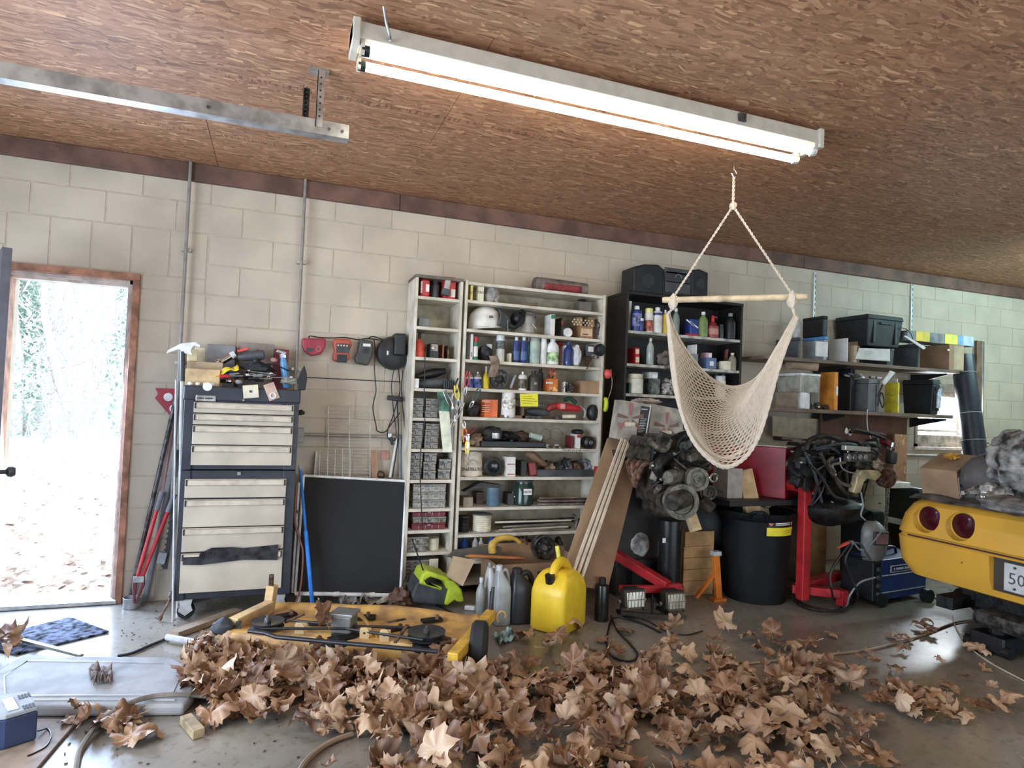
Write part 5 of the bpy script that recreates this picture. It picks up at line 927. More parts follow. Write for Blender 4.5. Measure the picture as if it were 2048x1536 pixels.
# things on the bottom and in front: saws, hub, level
t = thing('chainsaw', 'yellow handled saw with a dark case resting on the open carton', 'saw', P(990, 1105, y=-.42)); c = P(1000, 1095, y=-.42)
m = M(); pts = [P(u, v, y=-.43) for u, v in ((985, 1105), (985, 1090), (995, 1079), (1012, 1075), (1030, 1078), (1040, 1085))]; m.tube(cr(pts, 4), [.03]*6+[.022]*9+[.014]*6, 12); m.put('handle', mat('yellow_orange_saw', (.62, .38, .06), .5), t)
a, b = P(895, 1112, y=-.44), P(992, 1098, y=-.42); M().prism([(0, 0), (.05, .045), (.34, .07), (.4, .05), (.4, -.02), (.1, -.02)], (a.x, -.43, a.z-.01), (1, 0, 0), (0, 0, 1), (0, .02, 0)).put('scabbard', mat('dark_dusty_case', (.09, .075, .06), .6), t, bev=.004)
a, b = P(930, 1112, y=-.5), P(1050, 1117, y=-.46); tag(M().tube([a, a+(b-a)*.08, a+(b-a)*.9, b], [.006, .02, .018, .006], 10, flat=.7).put('orange_float', mat('dull_orange', (.5, .2, .07), .5)), 'long dull orange board lying across the open carton', 'board')
c = P(1085, 1098, y=-.34); t = thing('brake_drum', 'round dark hub drum on the lowest shelf behind the carton', 'drum', (c.x, -.3, z)); c.z = z+.094; M().lathe([(.04, -.04), (.085, -.03), (.092, .02), (.088, .04), (.08, .042), (.07, .01), (0, .0)], c, 28, axis=(0, -1, 0)).put('drum_body', DSTEEL, t); M().lathe([(.02, .0), (.018, .05), (0, .05)], c, 14, axis=(0, -1, 0)).put('spindle', STEEL, t)
for k in range(5): an = k*1.257; M().cyl(c+V(.045*math.cos(an), -.0, .045*math.sin(an)), c+V(.045*math.cos(an), -.03, .045*math.sin(an)), .006, n=6).put('stud', STEEL, t)
lump('cable_heap', 'dark heap of brackets above the carton, left of the hub drum', 'heap', 1030, 1062, 1072, z, RUST, y=-.2, d=.07, amp=.35, seed=77)
lump('black_gadget', 'black gadget at the right of the tenth wide shelf', 'gadget', 1108, 1126, 1072, z, BLACK, y=-.25, d=.05, amp=.1, seed=78)
# side hung tape and ball
c = P(1215, 748, y=-.27); tag(M().blob(c, (.036, .036, .038), .02, seed=2).put('red_ball', mat('coral_ball', (.75, .1, .08), .4)), 'coral red ball hanging on the right side of the wide bookcase', 'ball')
c = P(1211, 809, y=-.28); t = tag(M().ring(c, .042, .017, (1, -.35, 0), 24, 10).put('tape_ring', mat('neon_lime', (.66, .78, .05), .45)), 'neon lime ring of tape hung on the side of the wide bookcase', 'tape')
wire([P(1222, 738, y=-.27), P(1224, 770, y=-.28), P(1216, 800, y=-.28)], .0018, 'thin_string', CREAM, None, 'thin string running from the red ball to the lime ring', 'string')
# ---- dark bookcase
zB = 2.285+.022
t = thing('boombox', 'black boom box with rounded speakers on top of the dark bookcase', 'boom box', (P(1342, 592, y=-.25).x, -.2, zB)); yb_ = -.31
BBX = mat('black_radio', (.011, .012, .014), .5, var=.2)
def spk(px): 
    pl = [(P(u, v, y=yb_).x, max(P(u, v, y=yb_).z, zB+.002)) for u, v in px][::-1]; return M().prism(pl, (0, yb_, 0), (1, 0, 0), (0, 0, 1), (0, .2, 0))
s1 = spk([(1268, 533), (1290, 528), (1318, 529), (1328, 538), (1326, 592), (1266, 585)]).put('speaker', BBX, t, bev=.012); s2 = spk([(1383, 540), (1400, 538), (1417, 545), (1416, 594), (1384, 592)]).put('speaker', BBX, t, bev=.012)
spk([(1328, 538), (1383, 543), (1384, 592), (1326, 590)]).put('centre_unit', BBX, t, bev=.004)
for u0, v0, u1, v1, nm, mm in ((1329, 541, 1381, 546, 'top_strip', DKGREY), (1330, 548, 1380, 564, 'cassette_door', mat('smoked', (.05, .052, .055), .25)), (1330, 567, 1380, 584, 'display_band', mat('smoked2', (.07, .07, .075), .3))):
    a, b = P(u0, v1, y=yb_), P(u1, v0, y=yb_); M().box(a.x, b.x, yb_-.008, yb_+.002, a.z, b.z).put(nm, mm, t, bev=.003)
c = P(1357, 556, y=yb_-.008); M().ring((c.x, yb_-.009, c.z), .03, .003, (0, 1, 0), 20, 5, 180, 360).put('trim_arc', GREY, t)
for u, v, r_ in ((1297, 562, .06), (1401, 568, .045)):
    c = P(u, v, y=yb_-.002); M().lathe([(r_, 0), (r_*.95, .004), (r_*.3, .002), (0, .004)], (c.x, yb_-.001, c.z), 26, axis=(0, -1, 0)).put('speaker_grille', mat('grille_cloth', (.03, .03, .034), .8), s1 if u < 1350 else s2)
Y2 = -.28
z = 1.997
vs('roll', 'white_tube', 'slim white tube at the far left of the dark bookcase top shelf', 'tube', 1256, 1262, 602, z, WHITE, WHITE, y=-.2)
vs('can', 'spray_can', 'blue and white spray can, leftmost on the dark top shelf', 'spray can', 1264, 1282, 612, z, NBLUE, WHITE, y=Y2, band=mat('blue_white_label', (.15, .17, .35), .4, var=.8, scale=40), b0=.2, b1=.7)
vs('jar', 'small_bottle', 'small dark blue bottle in front of the blue spray can', 'bottle', 1279, 1287, 637, z, NBLUE, WHITE, y=-.31)
vs('spray', 'spray_can', 'white spray can with a yellow nozzle and red label', 'spray can', 1290, 1305, 617, z, WCAN, mat('pale_yellow_cap', (.75, .7, .25), .4), y=Y2, band=mat('red_label', (.4, .1, .06), .4, var=.6, scale=30), b0=.05, b1=.5)
vs('can', 'spray_can', 'white spray can with a dark blue shoulder on the dark top shelf', 'spray can', 1306, 1323, 615, z, WCAN, WHITE, y=Y2, band=NBLUE, b0=.68, b1=.78)
vs('aero', 'spray_can', 'yellow can half hidden by the hammock cords', 'spray can', 1324, 1336, 620, z, mat('mustard', (.6, .42, .05), .4), WHITE, y=Y2)
vs('bottle', 'bottle', 'grey green bottle just right of the hammock cords', 'bottle', 1345, 1358, 617, z, mat('grey_green', (.2, .24, .2), .35), WHITE, y=Y2)
o = bx('wipes_pack', 'blue pack with white stripes on the dark top shelf', 'pack', 1366, 1398, 637, z, mat('pack_blue', (.03, .06, .26), .4), y=Y2, d=.1, bev=.012)
for k in range(2): c = P(1380+k*8, 650, y=Y2); M().obox((c.x, Y2-.002, c.z+.02-.02*k), (.09, .003, .012), (0, .5, 0)).put('stripe', WHITE, o)
M().box(P(1370, 666, y=Y2).x, P(1396, 666, y=Y2).x, Y2-.003, Y2, z+.006, z+.02).put('red_band', RED, o)
vs('bottle', 'bottle', 'olive green bottle with a white cap on the dark top shelf', 'bottle', 1398, 1414, 624, z, mat('olive_green', (.18, .25, .08), .35), WHITE, y=Y2)
o = vs('tall', 'spray_bottle', 'dark red spray bottle with a trigger on the dark top shelf', 'spray bottle', 1415, 1435, 631, z, mat('dark_red_bottle', (.3, .04, .045), .35), RED, y=Y2, band=PINK, b0=.15, b1=.4); c = P(1428, 634, y=Y2); M().obox(c, (.06, .02, .018), (0, .2, 0)).put('trigger_head', MAROON, o, bev=.003)
vs('spray', 'can', 'small black can behind the red spray bottle', 'can', 1437, 1446, 649, z, DKGREY, BLACK, y=Y2)
vs('bottle', 'bottle', 'black bottle with a silver stripe at the right of the dark top shelf', 'bottle', 1452, 1469, 627, z, BLACK, GREY, y=Y2)
z = 1.735
for k in range(2): bx('red_white_carton', ('lower', 'upper')[k]+' of two red and white cartons at the left of the dark second shelf', 'box', 1255, 1279, (710, 695)[k], z if k == 0 else P(1267, 710, y=Y2).z-.0005, RED, y=Y2, face=(.1, .9, .2, .8), fm=CREAM)
vs('bottle', 'glass_bottle', 'tall clear glass bottle on the dark second shelf', 'bottle', 1294, 1307, 676, z, mat('clear_bottle', (.35, .38, .33), .1), SILV, y=Y2)
lump('glove_heap', 'grey brown gloves drooping over the dark second shelf, by the hammock cords', 'gloves', 1314, 1345, 705, z-.03, mat('dirty_suede', (.14, .11, .09), .9, var=.4), y=-.3, d=.07, amp=.3, seed=31)
bx('white_box', 'white box on the dark second shelf just right of the hammock cords', 'box', 1374, 1392, 688, z, PAPER, y=Y2)
bx('black_case', 'black case under the white box by the hammock cords', 'case', 1376, 1396, 708, z, GREY, y=-.31, d=.05)
o = bx('glove_box', 'blue box of gloves on the dark second shelf', 'box', 1396, 1433, 715, z, mat('steel_blue_box', (.12, .18, .32), .5), y=Y2, face=(.3, .7, .3, .7)); bx('pink_carton', 'pinkish white carton on top of the blue glove box', 'box', 1401, 1424, 705, P(1414, 715, y=Y2).z, mat('pinkish_print', (.6, .35, .4), .6), y=-.26, d=.08, face=(.4, .95, .1, .9), fm=PAPER)
bx('white_block', 'small white block right of the blue glove box', 'block', 1433, 1440, 722, z, PAPER, y=Y2)
vs('roll', 'tape_rolls', 'pale tape roll right of the white block', 'tape roll', 1440, 1460, 723, z, CREAM, CREAM, y=Y2)
lump('brown_brush', 'dark red and brown brush at the right end of the dark second shelf', 'brush', 1450, 1462, 698, z, mat('brown_red', (.2, .06, .05), .7), y=-.15, d=.04, amp=.3, seed=33)
vs('bottle', 'oil_bottle', 'olive squeeze bottle at the right end of the dark second shelf', 'bottle', 1458, 1471, 706, z, mat('khaki', (.3, .27, .18), .5), CREAM, y=Y2)
z = 1.497
bx('green_case', 'dark green case at the left of the dark third shelf', 'case', 1248, 1258, 765, z, mat('bottle_green', (.03, .08, .06), .5), y=-.3, d=.08)
vs('jar', 'paint_can', 'large white paint can on the dark third shelf', 'paint can', 1254, 1284, 748, z, mat('cream_can', (.66, .64, .54), .5), CREAM, y=-.24)
o = bx('clear_bin', 'dark grey and green bin with a grey lid on the dark third shelf', 'bin', 1288, 1320, 757, z, mat('grey_green_bin', (.12, .13, .12), .4, var=.5, scale=25), y=-.28); bx('grey_lid_box', 'grey lidded box on top of the dark bin, third dark shelf', 'box', 1284, 1316, 744, P(1304, 757, y=-.28).z-.0005, LGREY, y=-.28, d=.12, face=(.3, .9, .2, .6))
lump('tool_heap', 'heap of silver and dark tools beside the grey lidded box', 'heap', 1321, 1348, 758, z, mat('mixed_tools', (.25, .23, .21), .5, var=.8, scale=45), y=-.27, d=.07, amp=.3, seed=35)
vs('jar', 'white_jar', 'white jar seen between the hammock cords on the third dark shelf', 'jar', 1432, 1449, 752, z, CREAM, LGREY, y=-.28)
c = P(1440, 756, y=-.2); tag(M().ring(c, .045, .01, (0, 1, 0), 22, 8).put('dark_ring', DKGREY), 'dark ring standing behind the white jar', 'ring')
z = 1.42
wz = 1.22
tag(M().blob((P(1300, 797, y=-.36).x, -.3, P(1300, 800, y=-.36).z-.01), (.13, .08, .025), .25, seed=36).put('beige_cloth', mat('beige_cloth', (.5, .4, .32), .85)), 'beige folded cloth lying above the ceiling fan boxes', 'cloth')
# ================================================================ RIGHT HAND SIDE
LRED = mat('red_enamel', (.42, .02, .025), .4, var=.15); ENG = mat('greasy_grey_casting', (.058, .05, .038), .6, .4, var=.5, scale=18, bump=.3); ENGD = mat('greasy_black', (.014, .013, .012), .5, .3, var=.5, scale=18, bump=.3); ALU = mat('cast_aluminium', (.42, .41, .38), .42, .7, var=.3)
PLY = mat('dark_plywood', (.12, .06, .038), .6, var=.3, scale=5)
# --- bench behind the engines
t = thing('workbench', 'dark low workbench behind the engines, carrying the red chest', 'workbench', (4.9, -.45, 0)); bz = .745
M().box(3.96, 5.25, -.98, -.06, bz-.04, bz).put('bench_top', mat('black_bench', (.02, .02, .022), .5), t, bev=.003)
for x in (4.33, 5.2):
    for y in (-.5, -.14): M().box(x-.03, x+.03, y-.03, y+.03, 0, bz-.0405).put('leg', BLACK, t)
# --- red chest with pale top
q = [V(4.485, -.95, 0), V(5.12, -.60, 0), V(4.80, -.10, 0), V(4.17, -.42, 0)]
t = thing('red_chest', 'big dark red metal chest with a pale dusty top, behind the hammock', 'chest', (4.65, -.5, bz)); m = M()
m.add([v+V(0, 0, z) for z in (bz+.001, 1.13) for v in q], [(3, 2, 1, 0), (4, 5, 6, 7), (0, 1, 5, 4), (1, 2, 6, 5), (2, 3, 7, 6), (3, 0, 4, 7)]); m.put('body', mat('dark_red_enamel2', (.27, .012, .022), .4, var=.12), t, bev=.006)
cq = sum(q, V(0, 0, 0))/4; M().add([cq+(v-cq)*1.01+V(0, 0, z) for z in (1.131, 1.14) for v in q], [(3, 2, 1, 0), (4, 5, 6, 7), (0, 1, 5, 4), (1, 2, 6, 5), (2, 3, 7, 6), (3, 0, 4, 7)]).put('top_cover', mat('dusty_pale_top', (.42, .39, .32), .7, var=.2), t)
c = P(1555, 876, z=1.16); tag(M().obox((c.x, c.y, 1.16), (.06, .05, .035)).put('black_plug', BLACK, bev=.004), 'black plug lying on the pale top of the red chest', 'plug')
wire([V(c.x+.03, c.y, 1.146), V(c.x+.12, c.y-.05, 1.145), V(c.x+.05, c.y-.1, 1.145), V(c.x-.08, c.y-.04, 1.145)], .004, 'power_cable', BLACK, None, 'short black cord curled on top of the red chest', 'cord')
# --- ceiling fan boxes
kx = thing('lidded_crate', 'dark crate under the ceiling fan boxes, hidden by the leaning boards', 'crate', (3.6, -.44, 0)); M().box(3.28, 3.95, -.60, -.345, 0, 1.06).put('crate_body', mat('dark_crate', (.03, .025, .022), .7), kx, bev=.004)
def fanbox(px, y, lb, dark):
    pl = [(P(u, v, y=y).x, P(u, v, y=y).z) for u, v in px]; t = thing('fan_box', lb, 'box', (pl[2][0], y, min(p[1] for p in pl)), 'ceiling fan boxes')
    M().prism(pl[::-1], (0, y, 0), (1, 0, 0), (0, 0, 1), (0, .11, 0)).put('carton', mat('grey_print_card', (.4, .36, .3), .6, var=.25, scale=10), t)
    a, b, c, d = [V(p[0], y-.0012, p[1]) for p in pl]   # tl tr br bl
    def at(u, v): return a+(b-a)*u+(d-a)*v+(a-b-d+c)*u*v
    def patch(u0, u1, v0, v1, mm, nm, k=.0): M().add([at(u, v)+V(0, -k, 0) for u, v in ((u0, v0), (u0, v1), (u1, v1), (u1, v0))], [(0, 1, 2, 3)]).put(nm, mm, t)
    if dark: patch(.66, .97, .06, .96, mat('near_black_print', (.025, .022, .022), .4), 'dark_panel'); patch(.96, 1, 0, 1, PAPER, 'edge_strip', .0005)
    cc = at(.36 if dark else .5, .42)
    for k in range(5):
        an = k*1.257+.3; p = cc+V(.085*math.cos(an), -.002, .05*math.sin(an)); dd = V(math.cos(an), 0, math.sin(an)*.6).normalized(); nn_ = V(-dd.z, 0, dd.x)
        M().add([cc+dd*.02+nn_*.006+V(0, -.002, 0), cc+dd*.02-nn_*.006+V(0, -.002, 0), cc+dd*.115-nn_*.017+V(0, -.002, 0), cc+dd*.115+nn_*.017+V(0, -.002, 0)], [(0, 1, 2, 3)]).put('fan_blade_print', (mat('brown_print2', (.22, .12, .1), .6), mat('rose_print', (.42, .16, .14), .6))[k % 2], t)
    for k in range(3): c2 = cc+V(-.03+.03*k, -.0025, -.045); M().lathe([(.018, 0), (.014, .001), (0, .0012)], c2, 12, axis=(0, -1, 0)).put('lamp_print', CREAM, t)
    if dark:
        for k in range(9): p = at(.7, .38+.04*k); M().box(p.x, p.x+.055-.006*(k % 3), y-.003, y-.0018, p.z-.002, p.z+.002).put('print_line', LGREY, t)
        p = at(.81, .13); text('~6', t, (p.x, y-.003, p.z), .016, LGREY); p = at(.82, .86); M().lathe([(.018, 0), (.012, .002), (0, .003)], (p.x, y-.002, p.z), 14, axis=(0, -1, 0)).put('badge_print', LGREY, t)
fanbox([(1244, 800), (1303, 810), (1289, 892), (1232, 877)], -.575, 'grey ceiling fan box with a black printed panel, the front one', True)
fanbox([(1305, 808), (1366, 820), (1366, 915), (1292, 903)], -.43, 'grey ceiling fan box behind the engine, right of the black panelled one', False)
# --- leaning boards
KB = mat('brown_hardboard', (.27, .155, .085), .55, var=.15, scale=4); KB2 = mat('light_brown_board', (.40, .27, .16), .6, var=.12, scale=4)
def board(px, ys, th, mt, name, label, cat='board'):
    vs_ = [P(u, v, y=y) for (u, v), y in zip(px, ys)]; lo = min(v.z for v in vs_)
    if lo < .003:
        for v in vs_: v.z += .003-lo
    n = (vs_[1]-vs_[0]).cross(vs_[2]-vs_[0]).normalized()*th; return tag(M().add(vs_+[v+n for v in vs_], [(0, 1, 2, 3), (7, 6, 5, 4), (0, 4, 5, 1), (1, 5, 6, 2), (2, 6, 7, 3), (3, 7, 4, 0)]).put(name, mt), label, cat)
board([(1214, 877), (1250, 883), (1164, 1170), (1122, 1150)], (-.40, -.40, -.94, -.94), -.012, KB2, 'leaning_board', 'light brown board leaning in front of the bookcases, left of the white strips')
board([(1248, 884), (1284, 893), (1213, 1182), (1152, 1172)], (-.52, -.52, -1.0, -1.0), -.012, KB, 'leaning_board', 'dark brown board leaning right of the white strips')
for k in range(3):
    a = P(1244+k*7, 878+k*2, y=-.60); b = P(1136+k*11, 1172, y=-1.06); b.z = max(b.z, .02)
    tag(M().beam(b, a, .017, .014, (0, 1, 0)).put('trim_strip', mat('primed_trim', (.72, .62, .47), .5, var=.1)), ('left', 'middle', 'right')[k]+' one of three pale trim strips leaning against the brown boards', 'strip', 'pale trim strips')
# --- engines on stands
def engine(c, W, D, H, base, seed, label, dark):
    R = random.Random(seed); c = V(*c); t = thing('car_engine', label, 'engine', (c.x, c.y, c.z-H/2)); A = ENGD if dark else ENG; B2 = DSTEEL
    def pp(x, y, z): return c+V(x*W/2, y*D/2, z*H/2)
    m = M().obox(pp(0, .25, -.1), (W*.55, D*.7, H*.55)); m.put('engine_block', A, t, bev=.02)
    M().obox(pp(0, .2, -.62), (W*.42, D*.6, H*.32), top=1.1).put('oil_pan', A, t, bev=.03)
    for s in (-1, 1):
        M().obox(pp(s*.42, .25, .38), (W*.36, D*.75, H*.26), (0, -s*.55, 0)).put('cylinder_head', A, t, bev=.012)
        M().obox(pp(s*.52, .25, .62), (W*.26, D*.72, H*.12), (0, -s*.55, 0)).put('rocker_cover', B2 if not dark else A, t, bev=.02)
        for k in range(4): M().tube(cr([pp(s*.5, -.1+.28*k, .25), pp(s*.85, -.1+.28*k, .2), pp(s*.9, .2, -.3)], 4), .02, 8).put('exhaust_runner', RUST, t)
    M().obox(pp(0, .25, .68), (W*.4, D*.6, H*.2)).put('intake_manifold', B2 if not dark else ALU, t, bev=.015)
    return t, pp, R
t, pp, R = engine((3.53, -.88, .93), .58, .5, .62, .5, 5, 'greasy grey car engine with round pulleys hung on a red stand, under the hammock', False)
def pulley(t, u, v, y, r, th, nm, mt, grooves=2, ax=(-.25, -1, 0)):
    c = P(u, v, y=y); k = th/2; M().lathe([(r*.5, -k), (r, -k), (r, -k*.6), (r*.86, 0), (r, k*.6), (r, k), (r*.72, k), (r*.68, k*.5), (r*.35, k*.6), (r*.33, k*1.3), (r*.2, k*1.3), (r*.18, k*.8), (0, k*.8)], c, 30, axis=ax).put(nm, mt, t)
PUL = mat('dusty_pulley', (.14, .125, .095), .55, .35, var=.35, scale=30)
pulley(t, 1393, 958, -1.2, .078, .05, 'fan_pulley', PUL); pulley(t, 1361, 1003, -1.2, .115, .06, 'crank_pulley', PUL); pulley(t, 1333, 1000, -1.12, .07, .04, 'idler_pulley', ENG)
pulley(t, 1418, 985, -1.12, .05, .03, 'small_pulley', ENG)
for u0, v0, u1, v1, y0, y1, r, nm, mm in ((1335, 955, 1362, 952, -1.18, -1.1, .05, 'alternator', PUL), (1345, 1005, 1372, 995, -1.27, -1.2, .06, 'damper_hub', ENG), (1318, 975, 1312, 985, -1.15, -1.1, .02, 'pipe_stub', PUL), (1400, 1000, 1425, 1020, -1.1, -1.15, .045, 'pump_body', ENG), (1350, 925, 1352, 950, -1.05, -1.15, .03, 'water_neck', ENG)):
    a, b = P(u0, v0, y=y0), P(u1, v1, y=y1); M().tube([a, a+(b-a)*.1, a+(b-a)*.9, b], [r*.8, r, r, r*.8], 16).put(nm, mm, t)
M().tube(cr([P(1320, 955, y=-1.1), P(1315, 935, y=-1.14), P(1327, 915, y=-1.12), P(1345, 905, y=-1.05), P(1352, 880, y=-1.0), P(1375, 870, y=-.95)], 5), .036, 12).put('radiator_hose', ENGD, t)
M().tube(cr([P(1300, 880, y=-1.0), P(1312, 892, y=-1.1), P(1330, 900, y=-1.12), P(1340, 880, y=-1.1)], 5), .02, 10).put('coolant_pipe', PUL, t)
M().obox(P(1325, 885, y=-1.1), (.09, .05, .13), (0, .3, .2)).put('bracket_plate', ENG, t, bev=.01); M().obox(P(1310, 900, y=-1.05), (.05, .04, .14), (0, .1, 0)).put('side_bracket', ENGD, t, bev=.006)
M().obox(P(1312, 940, y=-1.12), (.045, .03, .14), (0, .35, 0)).put('pale_bracket', mat('dull_alu', (.27, .26, .22), .5, .3), t, bev=.008)
M().ring(P(1427, 956, y=-1.08), .028, .008, (0, 1, 0), 18, 6).put('clamp_ring', STEEL, t); M().lathe([(.011, 0), (.008, .01), (0, .012)], P(1418, 955, y=-1.15), 10, axis=(0, -1, 0)).put('shiny_plug', CHROME, t)
for k in range(26):
    a = P(R.uniform(1300, 1440), R.uniform(865, 1000), y=-1.08-R.random()*.08); M().lathe([(.009, 0), (.009, .01), (.005, .012), (.005, .022), (0, .022)], a, 6, axis=(R.uniform(-.4, .4), -1, R.uniform(-.3, .3))).put('bolt', (DSTEEL, STEEL, PUL)[k % 3], t)
for k in range(12):
    a = P(R.uniform(1300, 1435), R.uniform(870, 950), y=-1.06); b = P(R.uniform(1300, 1435), R.uniform(900, 1040), y=-1.1); M().tube(cr([a, (a+b)/2+V(R.uniform(-.06, .06), -.05, R.uniform(-.04, .06)), b], 5), R.choice((.005, .007, .01)), 6).put('engine_hose', (ENGD, BLACK, PUL)[k % 3], t)
for k in range(8): M().obox(P(R.uniform(1310, 1430), R.uniform(880, 1010), y=-1.06), (R.uniform(.04, .1), .06, R.uniform(.03, .08)), (R.uniform(-.4, .4), R.uniform(-.6, .6), R.uniform(-.4, .4))).put('casting_boss', (ENG, PUL, ENGD)[k % 3], t, bev=.008)
def stand(t0, post_u, y, ztop, label, barpts, mt=LRED):
    t = thing('engine_stand', label, 'engine stand', (t0[0], t0[1], 0)); x, yy = t0
    return t
t = thing('engine_stand', 'red engine stand under the grey engine, its leg pointing at the work lights', 'engine stand', (3.45, -.6, 0))
M().beam((3.2, -.42, .05), (3.2, -.42, .93), .06, .06, (0, 1, 0)).put('post', LRED, t, bev=.004); M().beam((3.2, -.42, .9), (3.45, -.66, .9), .07, .07).put('head_arm', LRED, t, bev=.004)
a = P(1222, 1103, y=-.58); b = P(1336, 1172, y=-1.0); M().beam(a+V(0, 0, -.02), a+V(0, 0, .3), .06, .06, (0, 1, 0)).put('rear_post', LRED, t); M().beam(a, b, .07, .06).put('leg', LRED, t, bev=.004)
M().beam(V(3.2, -.38, .10), V(3.9, -.3, .08), .07, .06).put('leg', LRED, t, bev=.004); M().cyl(b-V(0, 0, .045)-V(.02, .02, 0), b-V(0, 0, .045)+V(.02, .02, 0), .032, n=14).put('wheel', BLACK, t)
# second engine
t, pp, R = engine((4.93, -.98, .93), .66, .52, .56, .5, 9, 'big black engine tangled in hoses with a silver top, on a red stand', True)
def pt(u, v, y=-1.2): return P(u, v, y=y)
# tall pale intake with ports
M().prism([(0, 0), (.30, -.03), (.33, .02), (.30, .06), (0, .075)], pt(1692, 903, -1.12), (1, 0, 0), (0, 0, 1), (0, .14, 0)).put('intake_plenum', ALU, t, bev=.01)
M().obox(pt(1715, 915, -1.25), (.22, .05, .06)).put('port_plate', mat('smoked_metal', (.15, .15, .15), .4, .6), t, bev=.006)
for k in range(4): c = pt(1696+k*11, 915, -1.28); M().lathe([(.02, 0), (.02, .012), (.013, .014), (.012, .004), (0, .004)], c, 14, axis=(0, -1, .1)).put('intake_port', STEEL, t)
M().obox(pt(1712, 897, -1.27), (.24, .04, .035), (0, .04, 0)).put('rail_cover', mat('pale_alu', (.6, .58, .52), .35, .6), t, bev=.004)
# pale curved bracket
br = [(1742, 940), (1758, 942), (1764, 950), (1752, 962), (1735, 957), (1728, 965), (1722, 985), (1714, 988), (1706, 985), (1713, 965), (1715, 952), (1724, 941)]
M().prism([(pt(u, v, -1.26).x, pt(u, v, -1.26).z) for u, v in br][::-1], (0, -1.26, 0), (1, 0, 0), (0, 0, 1), (0, .05, 0)).put('pale_bracket', mat('brassy_casting', (.55, .46, .28), .45, .3, var=.2), t, bev=.006)
M().blob(pt(1752, 930, -1.2), (.05, .05, .05), .25, seed=4).put('thermostat_housing', mat('tan_casting', (.32, .25, .17), .55, .3, var=.3), t); M().lathe([(.03, -.03), (.075, -.02), (.08, .02), (.05, .04), (0, .045)], pt(1771, 955, -1.15), 22, axis=(-.2, -1, 0)).put('fan_clutch', RUST, t)
M().obox(pt(1722, 930, -1.2), (.15, .07, .06), (0, .25, 0)).put('coil_pack', ENG, t, bev=.012)
for k, (pts_, r, mm) in enumerate(((((1665, 915), (1657, 925), (1663, 945), (1680, 965), (1700, 972)), .014, PUL), (((1680, 915), (1683, 935), (1700, 945), (1722, 946)), .006, STEEL), (((1640, 905), (1650, 925), (1665, 950), (1690, 985), (1715, 992)), .013, ENG), (((1612, 900), (1620, 880), (1650, 872), (1680, 880)), .018, ENGD), (((1700, 865), (1710, 860), (1745, 868), (1770, 878)), .012, ENGD), (((1730, 892), (1755, 905), (1750, 920)), .01, BLACK), (((1620, 930), (1640, 950), (1665, 990), (1690, 1000)), .012, BLACK), (((1722, 985), (1726, 1010), (1722, 1030), (1730, 1040)), .006, GREY), (((1690, 925), (1665, 930), (1670, 945)), .01, PUL))):
    M().tube(cr([pt(u, v, -1.22-.01*k) for u, v in pts_], 5), r, 8).put('engine_hose', mm, t)
for k in range(22):
    a = pt(R.uniform(1585, 1770), R.uniform(875, 960), -1.14); b = pt(R.uniform(1600, 1760), R.uniform(890, 1030), -1.16); M().tube(cr([a, (a+b)/2+V(R.uniform(-.08, .08), -.06, R.uniform(-.04, .08)), b], 5), R.choice((.005, .008, .011)), 6).put('engine_hose', (ENGD, BLACK, DKGREY)[k % 3], t)
for k in range(30): M().lathe([(.008, 0), (.008, .01), (.005, .012), (.005, .022), (0, .022)], pt(R.uniform(1580, 1770), R.uniform(880, 1010), -1.18), 6, axis=(R.uniform(-.5, .5), -1, R.uniform(-.3, .3))).put('bolt', (DSTEEL, CHROME, STEEL)[k % 3], t)
for k in range(12): M().obox(pt(R.uniform(1590, 1760), R.uniform(880, 1000), -1.12), (R.uniform(.05, .13), .08, R.uniform(.04, .1)), (R.uniform(-.4, .4), R.uniform(-.6, .6), R.uniform(-.4, .4))).put('casting_boss', (ENG, ENGD, ENGD)[k % 3], t, bev=.01)
M().blob(pt(1612, 935, -1.1), (.13, .09, .15), .22, seed=12).put('bell_housing', ENGD, t); M().lathe([(.03, 0), (.05, .01), (.045, .09), (.02, .11), (0, .11)], pt(1583, 930, -1.0), 16, axis=(-.3, -1, .1)).put('oil_filter', mat('dull_green', (.12, .17, .1), .5), t)
M().blob(pt(1665, 1020, -1.1), (.26, .16, .11), .08, seed=14).put('sump', ENGD, t)
M().lathe([(.03, 0), (.032, .02), (.02, .025), (.018, .06), (0, .06)], pt(1782, 900, -1.15), 12, axis=(.1, -.2, 1)).put('filler_neck', CHROME, t); M().obox(pt(1775, 888, -1.12), (.1, .07, .04), (0, .5, 0)).put('wine_red_bracket', MAROON, t, bev=.006)
M().obox(pt(1783, 915, -1.1), (.07, .06, .1), (0, .1, 0)).put('starter', DKGREY, t, bev=.015); M().obox(pt(1735, 866, -1.0), (.3, .1, .03), (0, .08, 0)).put('upper_pipe_rack', mat('plum_metal', (.08, .035, .04), .5, .3), t, bev=.01)
for u, v in ((1693, 868), (1700, 871)): M().lathe([(.006, 0), (.014, .015), (.01, .035), (0, .05)], pt(u, v, -1.1), 10).put('white_cap', WHITE, t)
t = thing('engine_stand', 'red engine stand with a tall square post beside the black trash can', 'engine stand', (4.62, -1.0, 0))
x = P(1608, 1060, y=-1.08).x; zt5 = P(1608, 972, y=-1.08).z; M().beam((x, -1.08, .04), (x, -1.08, zt5), .068, .068, (0, 1, 0)).put('post', LRED, t, bev=.005); M().cyl((x, -1.14, zt5-.01), (x, -.9, zt5-.01), .045, n=18).put('pivot_tube', LRED, t)
